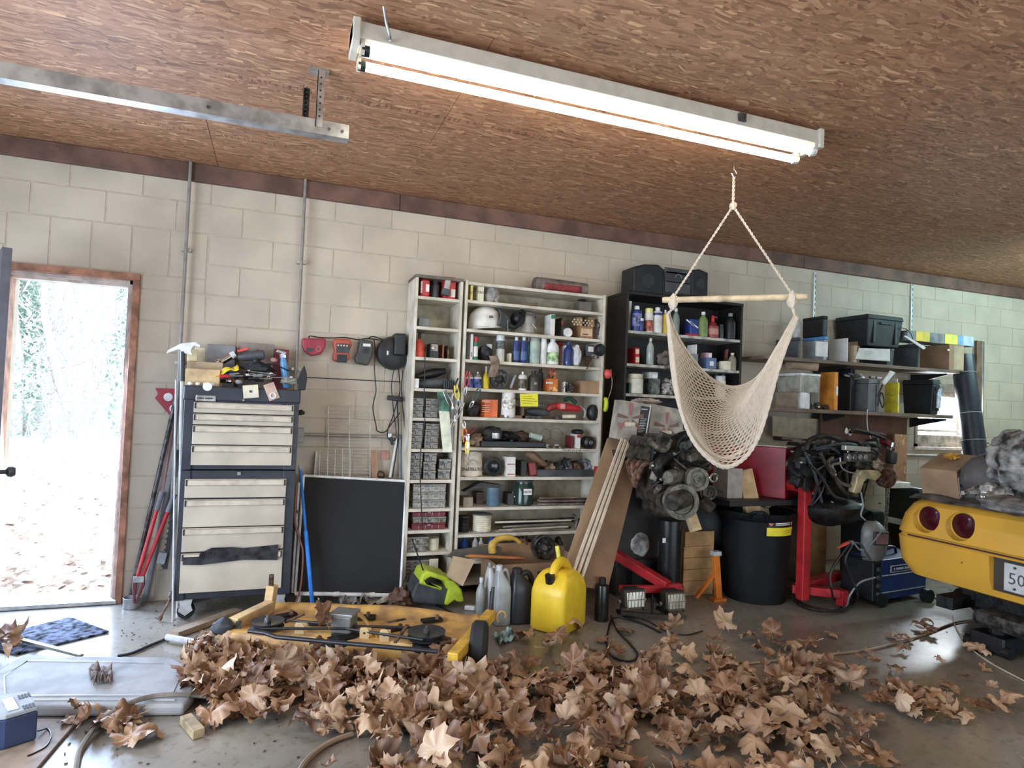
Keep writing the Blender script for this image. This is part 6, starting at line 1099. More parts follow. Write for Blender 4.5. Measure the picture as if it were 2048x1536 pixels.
b = P(1690, 1150, y=-.86); M().beam((x, -1.05, .12), (b.x, -.82, .12), .075, .06).put('rear_leg', LRED, t, bev=.005); c = P(1680, 1190, y=-1.19); a = P(1584, 1163, y=-1.0); M().beam((a.x, -1.0, .10), (c.x+.01, -1.2, .10), .075, .06).put('cross_leg', LRED, t, bev=.005)
M().box(c.x-.03, c.x+.03, -1.24, -1.18, .02, .13).put('foot', LRED, t, bev=.004); M().cyl((c.x-.012, -1.21, .027), (c.x+.012, -1.21, .027), .026, n=14).put('wheel', BLACK, t)
# chain hoist and dark stuff behind
t = thing('hoist_chain', 'steel chain hanging down beside the black engine', 'chain', P(1775, 1055, y=-1.0)); m = M()
for k in range(17):
    p = P(1776-k*.3, 978+k*5.3, y=-1.0); 
    o = M().ring((0, 0, 0), .014, .004, (1, 0, 0) if k % 2 else (0, 1, 0), 12, 5); o.v = [(p.x+q_[0], p.y+q_[1], p.z+q_[2]*1.5) for q_ in o.v]; o.put('link', STEEL, t)
t = tag(M().prism([(-.0, 0), (.36, 0), (.14, .62), (.0, .62)], (5.36, -.95, .02), (1, 0, 0), (0, 0, 1), (0, .3, 0)).put('dark_cover', mat('black_cover', (.012, .012, .014), .7), bev=.02), 'black sloping cover standing behind the welding helmet', 'cover')
box_('cardboard_box', 'tan cardboard box standing on the floor behind the red stand post', 'box', P(1614, 1100, y=-.6).x, P(1645, 1100, y=-.6).x+.02, -.62, -.3, .002, .69, mat('tan_carton', (.42, .24, .1), .7))
box_('cardboard_box', 'narrow cardboard box between the trash can and the red stand', 'box', P(1592, 1100, y=-.55).x, P(1606, 1100, y=-.55).x, -.58, -.3, .002, .6, CARD)
# --- black trash can with lumber
cx_, cy_, r0, r1, hh = 4.33, -.83, .215, .262, .655
t = thing('trash_can', 'large black round trash can holding lumber scraps', 'trash can', (cx_, cy_, 0)); TC = mat('matte_black_bin', (.005, .006, .007), .6, var=.2, spec=.25)
M().lathe([(0, .012), (r0*.92, .012), (r0, .0), (r0, .005), (r1*.97, hh-.06), (r1, hh-.055), (r1+.016, hh-.02), (r1+.018, hh), (r1+.004, hh+.004), (r1-.008, hh-.004), (r0-.008, .02), (0, .02)], (cx_, cy_, 0), 40).put('can_body', TC, t)
def onr(a, r, z): return V(cx_+r*math.sin(a), cy_-r*math.cos(a), z)
M().tube(cr([onr(-.9, r1+.02, hh-.03), onr(-.8, r1+.045, hh+.015), onr(-.55, r1+.045, hh+.02), onr(-.45, r1+.02, hh-.03)], 5), .011, 8).put('handle', TC, t)
def wrap(a0, a1, z0, z1, mt, nm, k=.003): M().sheet(lambda u, v: onr(a0+(a1-a0)*u, (r0+(r1-r0)*(z0+(z1-z0)*v)/hh)+k, z0+(z1-z0)*v), 12, 2).put(nm, mt, t)
wrap(-.40, .50, .565, .61, BLACK, 'black_label', .002); wrap(-.44, .50, .505, .565, mat('yellow_label', (.85, .72, .04), .45, var=.03), 'yellow_label')
for k in range(2): wrap(-.2, .34, .583+k*.012, .589+k*.012, PAPER, 'print_line', .004)
for k in range(2): wrap(.05, .40, .525+k*.014, .528+k*.014, mat('olive_ink', (.3, .26, .03), .7, var=0), 'print_line', .005)
p = onr(-.32, r1-.010, .595); M().obox(p+V(-.003, -.004, 0), (.026, .006, .026), (0, .78, -.3)).put('red_diamond', mat('salmon_red', (.6, .15, .12), .5), t); wrap(.40, .45, .58, .603, PAPER, 'size_mark', .004)
def lumb(u0, v0, y0, u1, v1, y1, w_, th, mt, name, label, up=(0, 1, 0)): a, b = P(u0, v0, y=y0), P(u1, v1, y=y1); return tag(M().beam(b, a, w_, th, up).put(name, mt, bev=.002), label, 'lumber')
lumb(1487, 940, -.82, 1513, 1060, -.88, .135, .038, WOOD, 'lumber_piece', 'short wide pine board standing in the black trash can')
lumb(1514, 950, -.74, 1535, 1060, -.76, .07, .038, mat('fresh_pine', (.66, .5, .3), .6), 'lumber_piece', 'narrow pine offcut behind the wide board in the trash can')
tag(M().prism([(-.09, .02), (-.02, .1), (.08, .0), (.07, -.08), (-.02, -.12), (-.09, -.08)], P(1535, 985, y=-.78), (1, 0, 0), (0, .25, 1), (0, .012, 0)).put('folded_card', mat('green_brown_card', (.2, .21, .1), .7, var=.4)), 'folded green and brown card sticking up in the trash can', 'card')
# --- things under and beside engine one
t = thing('black_pipe', 'upright glossy black duct pipe standing under the grey engine', 'pipe', P(1341, 1180, y=-.85)); a = P(1341, 1040, y=-.8); M().lathe([(.085, .0), (.085, a.z-.03), (.09, a.z-.03), (.09, a.z), (.0, a.z)], (a.x, -.8, .002), 24).put('pipe_body', mat('glossy_black', (.012, .012, .012), .25), t); c = P(1327, 1080, y=-.88); M().box(c.x-.012, c.x+.012, -.889, -.886, c.z-.018, c.z+.014).put('sticker', PAPER, t)
lump('white_sack', 'crumpled white and purple sack on the floor left of the black pipe', 'sack', 1250, 1300, 1052, .27, mat('white_purple_sack', (.58, .55, .53), .6, var=.5, scale=9, bump=.5), y=-.55, d=.08, amp=.06, seed=51)
box_('small_crate', 'low box carrying the white sack', 'box', 3.37, 3.62, -.66, -.4, .165, .16+.005, BLACK) if 0 else None
tag(M().box(3.36, 3.66, -.68, -.42, .002, .27).put('black_case', BLACK, bev=.004), 'low black case under the white and purple sack', 'case')
o = box_('wood_crate', 'yellowish wooden crate on the floor beside the black pipe', 'crate', P(1366, 1120, y=-.68).x, P(1424, 1120, y=-.68).x, -.70, -.42, .002, P(1395, 1062, y=-.68).z, mat('orange_pine', (.42, .24, .1), .6, var=.2, scale=6))
xa, xb = P(1366, 1120, y=-.7).x, P(1424, 1120, y=-.7).x
for k in range(4): zz = .03+k*.085; M().box(xa-.004, xb+.0, -.715, -.702, zz, zz+.0825).put('slat', mat('orange_pine', (.42, .24, .1), .6), o, bev=.002)
t = thing('orange_jack_stand', 'small orange metal stand left of the black trash can', 'stand', P(1433, 1195, y=-.8)); a = P(1431, 1110, y=-.85); b = P(1437, 1190, y=-.85); b.z = max(b.z, .01); M().beam((b.x, -.85, .006), (a.x, -.85, a.z), .05, .035, (0, 1, 0)).put('upright', mat('jack_orange', (.62, .17, .02), .4), t, bev=.004); M().beam((b.x-.16, -.80, .02), (b.x-.02, -.85, .22), .02, .03, (0, 1, 0)).put('brace', mat('jack_orange', (.62, .17, .02), .4), t); M().box(b.x-.06, b.x+.05, -.88, -.82, .001, .02).put('foot', mat('jack_orange', (.62, .17, .02), .4), t); M().box(a.x-.03, a.x+.03, -.88, -.83, a.z, a.z+.03).put('cap', LGREY, t)
tag(M().blob((4.13, -.55, .52), (.22, .16, .21), .12, seed=61, fr=1.5).put('black_bag', mat('black_bag', (.012, .012, .013), .6, bump=.3)), 'black bulging bag behind the trash can, under the engine', 'bag')
tag(M().box(3.98, 4.3, -.68, -.4, .002, .30).put('black_bin', mat('black_bag', (.012, .012, .013), .6), bev=.01), 'black bin under the bulging black bag', 'bin')
lumb(1378, 1022, -.85, 1392, 1062, -.9, .075, .05, WOOD, 'wood_offcut', 'yellow pine offcut hung below the crank pulley')
box_('grey_carton', 'pale grey carton on the bench just under the hammock', 'box', P(1452, 950, y=-.85).x, P(1482, 950, y=-.85).x, -.87, -.7, bz+.001, P(1465, 937, y=-.85).z, mat('greyish_card', (.4, .37, .34), .7)); 
# --- twin halogen work light
t = thing('work_light', 'twin halogen work light with wire guards on a low red frame', 'work light', P(1305, 1245, z=0))
for k, (u, v) in enumerate(((1265, 1195), (1346, 1199))):
    c = P(u, v, y=-1.12); c.z = max(c.z, .12); f = M().obox(c, (.15, .07, .115), (-.15, 0, 0)).put('lamp_housing', mat('dark_lamp', (.05, .045, .03), .4, .5), t, bev=.008)
    M().obox(c+V(0, -.038, -.002), (.125, .008, .09), (-.15, 0, 0)).put('reflector', mat('bright_reflector', (.62, .6, .5), .25, .7), f)
    for q in range(6): M().beam(c+V(-.06+.024*q, -.055, .055), c+V(-.06+.024*q, -.05, -.05), .003, .003, (0, 1, 0)).put('guard_wire', CHROME, f)
    for zz in (.055, 0, -.05): M().beam(c+V(-.07, -.056, zz), c+V(.07, -.056, zz), .003, .003).put('guard_wire', CHROME, f)
    M().obox(c+V(0, .04, .03), (.11, .04, .06)).put('cooling_back', BLACK, f, bev=.01)
    for s in (-1, 1): M().lathe([(.011, 0), (.014, .008), (.008, .018), (0, .018)], c+V(s*.085, 0, -.02), 8, axis=(s, 0, 0)).put('wing_nut', CHROME, f); M().beam(c+V(s*.082, 0, -.01), c+V(s*.082, 0, -.085), .004, .018).put('yoke', BLACK, f)
a = P(1242, 1226, z=.03); b = P(1372, 1236, z=.03); M().beam((a.x, a.y, .03), (b.x, b.y, .03), .022, .022).put('base_bar', mat('dark_frame', (.06, .05, .04), .5, .3), t)
c = P(1305, 1190, y=-1.08); M().tube([(c.x, -1.08, .02), (c.x, -1.08, c.z)], .009, 8).put('mast', BLACK, t); M().beam(P(1240, 1178, y=-1.0), P(1365, 1178, y=-1.0), .04, .045).put('cross_bar', LRED, t, bev=.004); M().box(c.x+.16, c.x+.26, -1.04, -1.0, .1, .2).put('plate', LRED, t, bev=.003)
for x in (a.x+.03, b.x-.03): M().beam((x, a.y-.08, .012), (x, a.y+.1, .012), .02, .02).put('foot', BLACK, t)
# --- yellow fuel can
def jerry(c, W, D, H, rz, mt, name, label, cat, capm):
    t = thing(name, label, cat, (c[0], c[1], 0)); c = V(*c); R3 = Matrix.Rotation(rz, 3, 'Z')
    def sup(w, d, z, cx=0, n=24):
        out = []
        for j in range(n):
            a = 2*math.pi*j/n; ca, sa = math.cos(a), math.sin(a); out.append(c+R3@V(cx+w/2*math.copysign(abs(ca)**.24, ca), d/2*math.copysign(abs(sa)**.24, sa), z))
        return out
    lev = [(.90, .88, 0.004, 0), (.99, .97, .02, 0), (1, 1, .05, 0), (1, 1, .56, 0), (.98, .98, .62, 0), (.86, .94, .72, -.0), (.70, .86, .80, .0), (.50, .72, .87, .0), (.30, .5, .90, 0)]
    vs_ = []; 
    for w_, d_, z_, cx in lev: vs_ += sup(W*w_, D*d_, H*z_, cx*W)
    n = 24; fs = [(i*n+j, i*n+(j+1) % n, (i+1)*n+(j+1) % n, (i+1)*n+j) for i in range(len(lev)-1) for j in range(n)]+[tuple(range(n))[::-1], tuple(range((len(lev)-1)*n, len(lev)*n))]
    M().add(vs_, fs).put('can_body', mt, t)
    def L(x, y, z): return c+R3@V(x*W, y*D, z*H)
    M().tube(cr([L(-.28, 0, .78), L(-.22, 0, .93), L(-.02, 0, 1.0), L(.2, 0, .95), L(.36, 0, .8), L(.42, 0, .62)], 6), W*.085, 12, flat=1.25).put('handle', mt, t)
    M().cyl(L(-.36, 0, .74), L(-.40, 0, .86), W*.1, n=16).put('cap', capm, t)
    return t, L
FY_ = mat('fuel_can_yellow', (.82, .55, .03), .38, var=.05)
t, L = jerry((2.60, -1.07, 0), .31, .25, .40, .62, FY_, 'fuel_can', 'big bright yellow plastic fuel can on the floor in front of the shelves', 'fuel can', BLACK)
a = P(1124, 1155, y=-.99); b = P(1114, 1092, y=-.97); M().cyl(a, a+(b-a)*.35, .013, n=10).put('nozzle_base', BLACK, t); M().cyl(a+(b-a)*.3, b, .014, n=10).put('nozzle', mat('lemon_plastic', (.8, .75, .12), .4), t)
# --- jugs in front of the shelves
def jug(u0, u1, v0, vb, y, mt, cap, label, d=.12, name='oil_jug', lab=None):
    x0, x1 = P(u0, vb-30, y=y).x, P(u1, vb-30, y=y).x; h = P((u0+u1)/2, v0, y=y).z; W = x1-x0; t = thing(name, label, 'jug', ((x0+x1)/2, y, 0))
    def ring(w, dd, z, cx): return [V((x0+x1)/2+cx*W+w*W/2*math.copysign(abs(math.cos(a))**.45, math.cos(a)), y+dd*d/2*math.copysign(abs(math.sin(a))**.45, math.sin(a)), z*h) for a in [2*math.pi*j/20 for j in range(20)]]
    lev = [(.9, .9, .005, 0), (1, 1, .03, 0), (1, 1, .55, 0), (.95, .95, .64, 0), (.75, .85, .74, -.08), (.45, .6, .84, -.16), (.3, .5, .9, -.18)]
    vs_ = []
    for q in lev: vs_ += ring(*q)
    fs = [(i*20+j, i*20+(j+1) % 20, (i+1)*20+(j+1) % 20, (i+1)*20+j) for i in range(len(lev)-1) for j in range(20)]+[tuple(range(20))[::-1], tuple(range(120, 140))]
    M().add(vs_, fs).put('jug_body', mt, t); xx = (x0+x1)/2; M().tube(cr([V(xx-.05*W, y, .86*h), V(xx+.25*W, y, .9*h), V(xx+.42*W, y, .72*h), V(xx+.42*W, y, .5*h)], 5), W*.1, 10).put('handle', mt, t)
    M().lathe([(W*.19, 0), (W*.19, .028), (W*.16, .032), (0, .032)], (xx-.18*W, y, .9*h), 18).put('cap', cap, t)
    if lab: M().box(x0+W*.12, x0+W*.7, y-d/2-.002, y-d/2+.002, h*.12, h*.5).put('label_panel', lab, t)
SG = mat('silver_grey_jug', (.33, .34, .33), .35)
jug(986, 1018, 1128, 1232, -.93, SG, LGREY, 'grey oil jug standing in front of the cardboard carton'); jug(972, 992, 1124, 1200, -.76, mat('white_oil_jug', (.6, .6, .6), .35), GREY, 'white oil jug with a dark label behind the grey one', lab=DKGREY)
vs('bottle', 'oil_bottle', 'slim grey oil bottle at the left of the grey jug', 'bottle', 952, 971, 1155, 0, SG, LGREY, y=-.80)
jug(1016, 1066, 1135, 1235, -.92, mat('black_jug', (.02, .02, .023), .4), BLACK, 'black oil jug between the grey jug and the yellow fuel can', d=.15); jug(1070, 1095, 1145, 1232, -.8, mat('dark_maroon_jug', (.03, .01, .014), .4), BLACK, 'dark jug half hidden behind the yellow fuel can')
vs('can', 'black_canister', 'black canister on the floor just right of the yellow fuel can', 'canister', 1191, 1216, 1155, 0, mat('glossy_black', (.012, .012, .012), .25), BLACK, y=-1.03)
c = P(940, 1216, z=.014); tag(M().obox((c.x, c.y, .016), (.07, .03, .028), (0, 0, -.5)).put('white_eraser', WHITE, bev=.006), 'small white block on the floor left of the grey bottles', 'block')
# open carton
t = thing('open_carton', 'large open cardboard carton with spread flaps in front of the wide bookcase', 'box', (2.55, -.45, 0)); x0, x1 = 2.32, 2.98
for a in ((x0, x1, -.66, -.655), (x0, x1, -.335, -.33)): M().box(*a, .003, .29).put('side_wall', CARD, t)
for a in ((x0, x0+.005, -.655, -.335), (x1-.005, x1, -.655, -.335)): M().box(*a, .003, .29).put('end_wall', CARD, t)
M().box(x0, x1, -.655, -.335, .003, .008).put('bottom', CARD, t)
fl = [P(906, 1112, y=-.62), P(950, 1120, y=-.66), P(925, 1172, y=-.78), P(893, 1152, y=-.74)]; quadp(M(), *fl, .0025).put('flap', CARD2, t)
M().add([V(x0, -.335, .29), V(x1, -.335, .29), V(x1, -.25, .34), V(x0, -.25, .34)], [(0, 1, 2, 3)]).put('flap', CARD, t, thick=.004)
# --- lime green charger case
t = thing('jump_starter', 'lime green and black portable battery tool with a top handle, left of the carton', 'tool', (2.0, -.45, 0)); y = -.6
def pg(px, y0, d, nm, mt, bev=.012): return M().prism([(P(u, v, y=y0).x, max(P(u, v, y=y0).z, .004)) for u, v in px][::-1], (0, y0, 0), (1, 0, 0), (0, 0, 1), (0, d, 0)).put(nm, mt, t, bev=bev)
LG = mat('lime_green_case', (.50, .62, .04), .42)
pg([(832, 1170), (840, 1160), (895, 1175), (890, 1212), (828, 1206), (823, 1192)], y, .2, 'black_body', DKGREY)
pg([(846, 1148), (856, 1142), (895, 1154), (904, 1165), (900, 1180), (892, 1178), (890, 1164), (862, 1154), (852, 1160), (856, 1166), (886, 1175), (884, 1182), (838, 1168)], y-.012, .22, 'handle_frame', LG)
pg([(893, 1160), (908, 1163), (924, 1180), (929, 1204), (916, 1205), (910, 1200), (896, 1212), (889, 1210), (897, 1180)], y-.018, .235, 'side_shell', LG)
c = P(853, 1212, y=-.68); c.z = .016; tag(M().blob((c.x, c.y-.02, .018), (.035, .03, .017), .1).put('red_stopper', RED), 'small red knob on the floor in front of the lime green tool', 'knob')
tag(M().cyl(P(862, 1204, z=.008), P(905, 1226, z=.008), .006, n=6).put('black_stick', BLACK), 'thin black stick on the floor in front of the lime green tool', 'stick')
tag(M().cyl(P(857, 1170, y=-.64), P(824, 1078, y=-.35), .005, n=6).put('antenna_rod', BLACK), 'thin black rod leaning from the lime green tool to the narrow bookcase', 'rod')
lump('dry_brown_rag', 'brown leathery scrap on the floor at the foot of the black panel', 'scrap', 778, 822, 1178, .0, mat('brown_scrap', (.16, .09, .06), .8, bump=.4), y=-.5, d=.08, amp=.35, seed=71)
for k, (u0, v0, u1, v1) in enumerate(((792, 1205, 830, 1228), (770, 1196, 815, 1222), (800, 1190, 812, 1150), (806, 1188, 818, 1148))): a = P(u0, v0, z=.006) if k < 2 else P(u0, v0, y=-.42); b = P(u1, v1, z=.006) if k < 2 else P(u1, v1, y=-.38); tag(M().cyl(a, b, .004 if k > 1 else .006, n=6).put('thin_stick', BLACK if k > 1 else RUST), ['rusty stick on the floor under the brown scrap', 'rusty stick slanting in front of the black panel corner', 'black tine standing at the panel corner, left', 'black tine standing at the panel corner, right'][k], 'stick')
def crumple(name, label, cat, px, z, mt, amp=.03, seed=1):
    a, b, c, d = [P(u, v, z=z) for u, v in px]
    def f(u, v):
        p = a+(b-a)*u+(d-a)*v+(a-b-d+c)*u*v; n = noise.noise(V(u*3+seed, v*3, seed)); return V(p.x, p.y, .004+abs(n)*amp*2.2+amp*.3*abs(math.sin(u*9+seed)*math.cos(v*7)))
    return tag(M().sheet(f, 14, 10).put(name, mt, thick=.002), label, cat)
crumple('plastic_bag', 'crumpled clear plastic bag in front of the black panel', 'bag', [(675, 1195), (735, 1190), (735, 1215), (680, 1222)], .0, BAGC, .09, 3)
crumple('paper_scrap', 'flattened pale paper wrapper at the right foot of the black panel', 'paper', [(728, 1195), (785, 1190), (790, 1205), (740, 1218)], .0, mat('dirty_paper', (.5, .47, .4), .7, var=.3), .03, 5)
crumple('teal_rag', 'small white and teal rag on the floor right of the mower deck', 'rag', [(985, 1275), (1020, 1268), (1035, 1280), (1000, 1294)], .0, mat('teal_white_rag', (.3, .45, .46), .8, var=.6, scale=12), .03, 7)
c = P(690, 1213, y=-.62); tag(M().obox((c.x, -.6, .035), (.13, .09, .06)).put('blue_block', BLUE, bev=.006), 'blue block on the floor behind the mower deck', 'block')
# --- wall standards, shelves and their load
SY = -.42; SHW = mat('brown_shelf_board', (.17, .115, .08), .6, var=.25, scale=4)
for k, (x, zb_) in enumerate(((5.668, 1.9), (6.958, 1.9))):
    zt_ = P((1628, 1822)[k], (545, 562)[k], y=0).z; t = thing('shelf_standard', ('left', 'right')[k]+' slotted white shelf standard screwed to the wall above the totes', 'shelf standard', (x, -.01, 1.38)); M().box(x-.013, x+.013, -.016, -.0005, 1.38, zt_).put('upright', mat('pale_steel_paint', (.5, .52, .5), .4, .3), t)
    for z in np.arange(zt_-.05, 1.95, -.055): M().box(x+.002, x+.008, -.0175, -.0155, z, z+.03).put('slot', INK, t)
    for z in (1.84, 1.40): M().prism([(0, 0), (.38, 0), (.38, -.015), (.0, -.10)], (x-.002, -.0165, z), (0, -1, 0), (0, 0, 1), (.004, 0, 0)).put('shelf_arm', BLACK, t)
s1z, s2z = 1.875, 1.437
o = tag(M().box(4.74, 7.1, SY, -.03, s1z-.03, s1z).put('wall_shelf', SHW, bev=.002), 'long brown upper wall shelf loaded with black totes and boxes', 'shelf')
o = tag(M().box(4.86, 7.02, SY, -.03, s2z-.032, s2z).put('wall_shelf', SHW, bev=.002), 'long brown lower wall shelf with the grey battery and yellow box', 'shelf')
M().box(5.62, 6.0, SY-.001, SY+.02, s1z-.04, s1z-.03).put('edge_strip', WHITE, o) if 0 else None
TOT = mat('black_tote', (.015, .017, .022), .5, var=.2); TOTG = mat('charcoal_tote', (.085, .09, .095), .5, var=.15)
def tote(u0, u1, v0, z, y, d, mt, label, name='storage_tote', lid=None, taper=.9, hand=True, cat='tote', rz=0, group=None):
    z += GAP; vm = (v0+P_v(u0, y, z))/2; x0 = P(u0, vm, y=y+d).x; x1 = P(u1, vm, y=y).x; zt = P((u0+u1)/2, v0, y=y).z; h = zt-z; cx, cy2 = (x0+x1)/2, y+d/2; W = x1-x0; t = thing(name, label, cat, (cx, cy2, z), group)
    def q4(w, dd, zz): return [V(cx+i*w/2, cy2+j*dd/2, zz) for i, j in ((-1, -1), (1, -1), (1, 1), (-1, 1))]
    vs_ = q4(W*taper, d*taper, z)+q4(W*.97, d*.97, z+h*.86); m = M().add(vs_, [(3, 2, 1, 0), (0, 1, 5, 4), (1, 2, 6, 5), (2, 3, 7, 6), (3, 0, 4, 7), (4, 5, 6, 7)])
    if rz: m.rot((cx, cy2, z), rz)
    b = m.put('tub', mt, t, bev=.008); m = M().add(q4(W, d, z+h*.86+.0005)+q4(W*.97, d*.95, zt), [(3, 2, 1, 0), (0, 1, 5, 4), (1, 2, 6, 5), (2, 3, 7, 6), (3, 0, 4, 7), (4, 5, 6, 7)])
    if rz: m.rot((cx, cy2, z), rz)
    m.put('lid', lid or mt, t, bev=.006)
    if hand:
        for s in (-.3, .3):
            m = M().obox((cx+s*W, y+d*.03, z+h*.45), (W*.06, .014, h*.7));
            if rz: m.rot((cx, cy2, z), rz)
            m.put('rib', mt, t, bev=.003)
        m = M().obox((cx, y+.004, z+h*.74), (W*.32, .02, h*.07));
        if rz: m.rot((cx, cy2, z), rz)
        m.put('handle', mt, t, bev=.004)
    return t, (x0, x1, zt)
z = s1z; FYS = -.40
tote(1550, 1603, 672, z, FYS+.05, .3, TOTG, 'low dark grey tote at the left end of the upper wall shelf, behind the hammock', hand=False)
t, (a, b, zt) = tote(1603, 1657, 670, z, FYS, .27, mat('clear_blue_bin', (.38, .42, .46), .35), 'clear bin with a blue lid on the upper wall shelf', lid=mat('blue_lid', (.1, .3, .65), .4), hand=False, name='clear_bin')
M().box(b-.14, b-.01, FYS-.003, FYS+.01, z+.03, z+.16).put('paper_sheet', PAPER, t)
tote(1604, 1657, 629, zt, FYS+.01, .25, BLACK, 'black lidded box on top of the blue lidded bin', name='black_box', hand=False, taper=.95, cat='box')
lump('clear_bottle', 'cloudy bottle standing behind the hammock knot on the upper shelf', 'bottle', 1582, 1602, 632, zt-.02, CLEAR, y=-.2, d=.05, amp=.05, seed=3)
o = bx('white_carton', 'white open carton next to the blue lidded bin', 'box', 1658, 1688, 674, z, PAPER, y=FYS, d=.2)
o = bx('cardboard_box', 'upright cardboard box on the upper wall shelf left of the large tote', 'box', 1680, 1720, 652, z, CARD2, y=FYS+.12, d=.2); bx('small_carton', 'small cardboard box in front of the upright cardboard box', 'box', 1690, 1714, 690, z, CARD2, y=FYS, d=.1)
o = board([(1718, 696), (1780, 698), (1780, 722), (1710, 717)], (-.36, -.36, -.425, -.425), .01, PAPER, 'white_folder', 'white paper folder leaning on the edge of the upper wall shelf', 'paper'); 
for k in range(3): c = P(1732, 704+k*3, y=-.40); M().box(c.x-.05, c.x+.06-.02*k, -.43, -.428, c.z-.0015, c.z+.0015).put('print_line', GREY, o)
t, (a, b, zt) = tote(1722, 1790, 694, z, -.34, .3, TOTG, 'low charcoal tote under the largest black tote on the upper shelf', hand=False)
t, (a, b, zt2) = tote(1668, 1808, 627, zt, -.41, .38, TOT, 'largest black tote, stacked high on the upper wall shelf', taper=.86)
tote(1782, 1842, 684, z, FYS, .3, TOTG, 'dark grey tote at the right of the largest tote, upper wall shelf', hand=False)
o = bx('cardboard_box', 'wide cardboard box at the right end of the upper wall shelf', 'box', 1840, 1928, 687, z, CARD, y=-.41, d=.3, face=(.3, .98, .04, .96), fm=CARD2); c = P(1897, 700, y=-.412); M().box(c.x-.015, c.x+.015, -.414, -.411, c.z-.008, c.z+.008).put('sticker', PAPER, o)
zt = P(1884, 687, y=-.41).z; x0, x1 = P(1805, 675, y=-.35).x, P(1948, 675, y=-.40).x
o = tag(M().box(x0, x1, -.40, -.22, zt+.001, zt+.095).put('long_carton', mat('grey_carton', (.22, .23, .24), .6, var=.3, scale=10), bev=.002), 'long grey carton with yellow bands and a blue end lying on the cardboard box', 'box')
for f0, f1, mm in ((.12, .32, YEL), (.55, .74, mat('bright_lemon', (.85, .78, .1), .5)), (.74, .83, mat('light_blue_print', (.2, .4, .65), .5)), (.83, .99, mat('pale_blue_print', (.5, .6, .75), .5))): M().box(x0+(x1-x0)*f0, x0+(x1-x0)*f1, -.403, -.30, zt+.004, zt+.097).put('band', mm, o)
board([(1808, 672), (1812, 671), (1852, 695), (1848, 699)], (-.42, -.42, -.45, -.45), .008, PAPER, 'white_stick', 'thin white stick slanting across the dark grey tote', 'stick')
wire([P(u, v, y=-.42) for u, v in ((1800, 655), (1815, 660), (1825, 675), (1823, 685))], .0035, 'thin_wire', BLACK, None, 'thin black wire arching beside the largest tote', 'wire')
# lower shelf
z = s2z
t, (a, b, zt) = tote(1551, 1595, 783, z, FYS, .26, mat('tan_bin', (.32, .25, .17), .5), 'tan low box at the left of the lower wall shelf', name='tan_box', hand=False, cat='box')
vs('roll', 'white_tub', 'round white tub beside the tan box on the lower wall shelf', 'tub', 1592, 1615, 781, z, WHITE, WHITE, y=-.33)
tote(1551, 1643, 745, zt, FYS-.02, .3, mat('clear_bin2', (.36, .35, .30), .35, var=.2), 'clear bin with a white lid on the left of the lower wall shelf', name='clear_bin', lid=WHITE, hand=False)
a = P(1632, 745, y=-.40).z; o = tag(M().tube([P(1578, 729, y=-.25), P(1600, 730, y=-.25), P(1636, 733, y=-.34)], [.045, .05, .052], 16, flat=.85).put('paper_roll', mat('kraft_paper', (.36, .25, .17), .7, bump=.3)), 'rolled brown paper bag lying on the white lidded clear bin', 'paper roll')
for k in range(7): c = P(1618+k*6, 803-2*(k % 2), y=-.36); tag(M().blob((c.x, -.34+.02*(k % 3), z+.022+.018*(k % 2)), (.026, .022, .02), .3, seed=k+80).put('hardware_piece', (DSTEEL, CHROME, DKGREY)[k % 3]), 'loose metal fitting in front of the orange box, lower wall shelf', 'fitting', 'loose fittings on the lower wall shelf')
o = bx('orange_carton', 'tall orange and white carton on the lower wall shelf', 'box', 1640, 1676, 743, z, mat('carton_orange', (.72, .27, .04), .5), y=FYS, d=.16, face=(.46, .99, .38, .62), fm=PAPER)
tote(1668, 1702, 735, z, -.30, .24, TOT, 'tall black tote in the shadow behind the grey battery', hand=False)
t, (a, b, zt) = tote(1697, 1760, 757, z, FYS, .22, mat('grey_battery', (.15, .155, .16), .5, var=.1), 'dark grey square battery on the lower wall shelf', name='car_battery', taper=.98, hand=False, cat='battery')
M().box((a+b)/2+.02, (a+b)/2+.024, FYS-.001, FYS+.004, z+.01, zt-.05).put('groove', INK, t)
for k in range(8): c = P(R.uniform(1702, 1755), 752, y=-.36); tag(M().obox((c.x, -.34+R.uniform(-.05, .05), zt+.012+R.random()*.02), (R.uniform(.04, .12), .03, .02), (0, R.uniform(-.2, .2), R.uniform(-.6, .6))).put('metal_scrap', (DSTEEL, STEEL, LGREY)[k % 3], bev=.003), 'metal scrap piled on top of the dark grey battery', 'scrap', 'scraps on the battery')
o = board([(1781, 741), (1791, 745), (1770, 770), (1764, 765)], (-.44, -.44, -.44, -.44), .012, WHITE, 'white_bracket', 'white slotted bracket leaning beside the grey battery', 'bracket')
wire([P(u, v, y=-.42) for u, v in ((1765, 770), (1758, 790), (1765, 815), (1768, 800), (1762, 785), (1756, 812))], .006, 'black_cable', BLACK, None, 'black cable bunched between the battery and the yellow box', 'cable')
o = bx('yellow_carton', 'tall yellow carton on the lower wall shelf', 'box', 1769, 1799, 764, z, mat('carton_yellow', (.8, .68, .05), .5), y=FYS, d=.14, face=(.05, .62, .3, .62), fm=PAPER); M().box(P(1772, 790, y=FYS).x, P(1787, 790, y=FYS).x, FYS-.003, FYS, z+.16, z+.165).put('print_line', INK, o); bx('crumpled_paper', 'crumpled paper sticking out on top of the yellow carton', 'paper', 1783, 1794, 757, P(1784, 764, y=FYS).z, PAPER, y=-.36, d=.06)
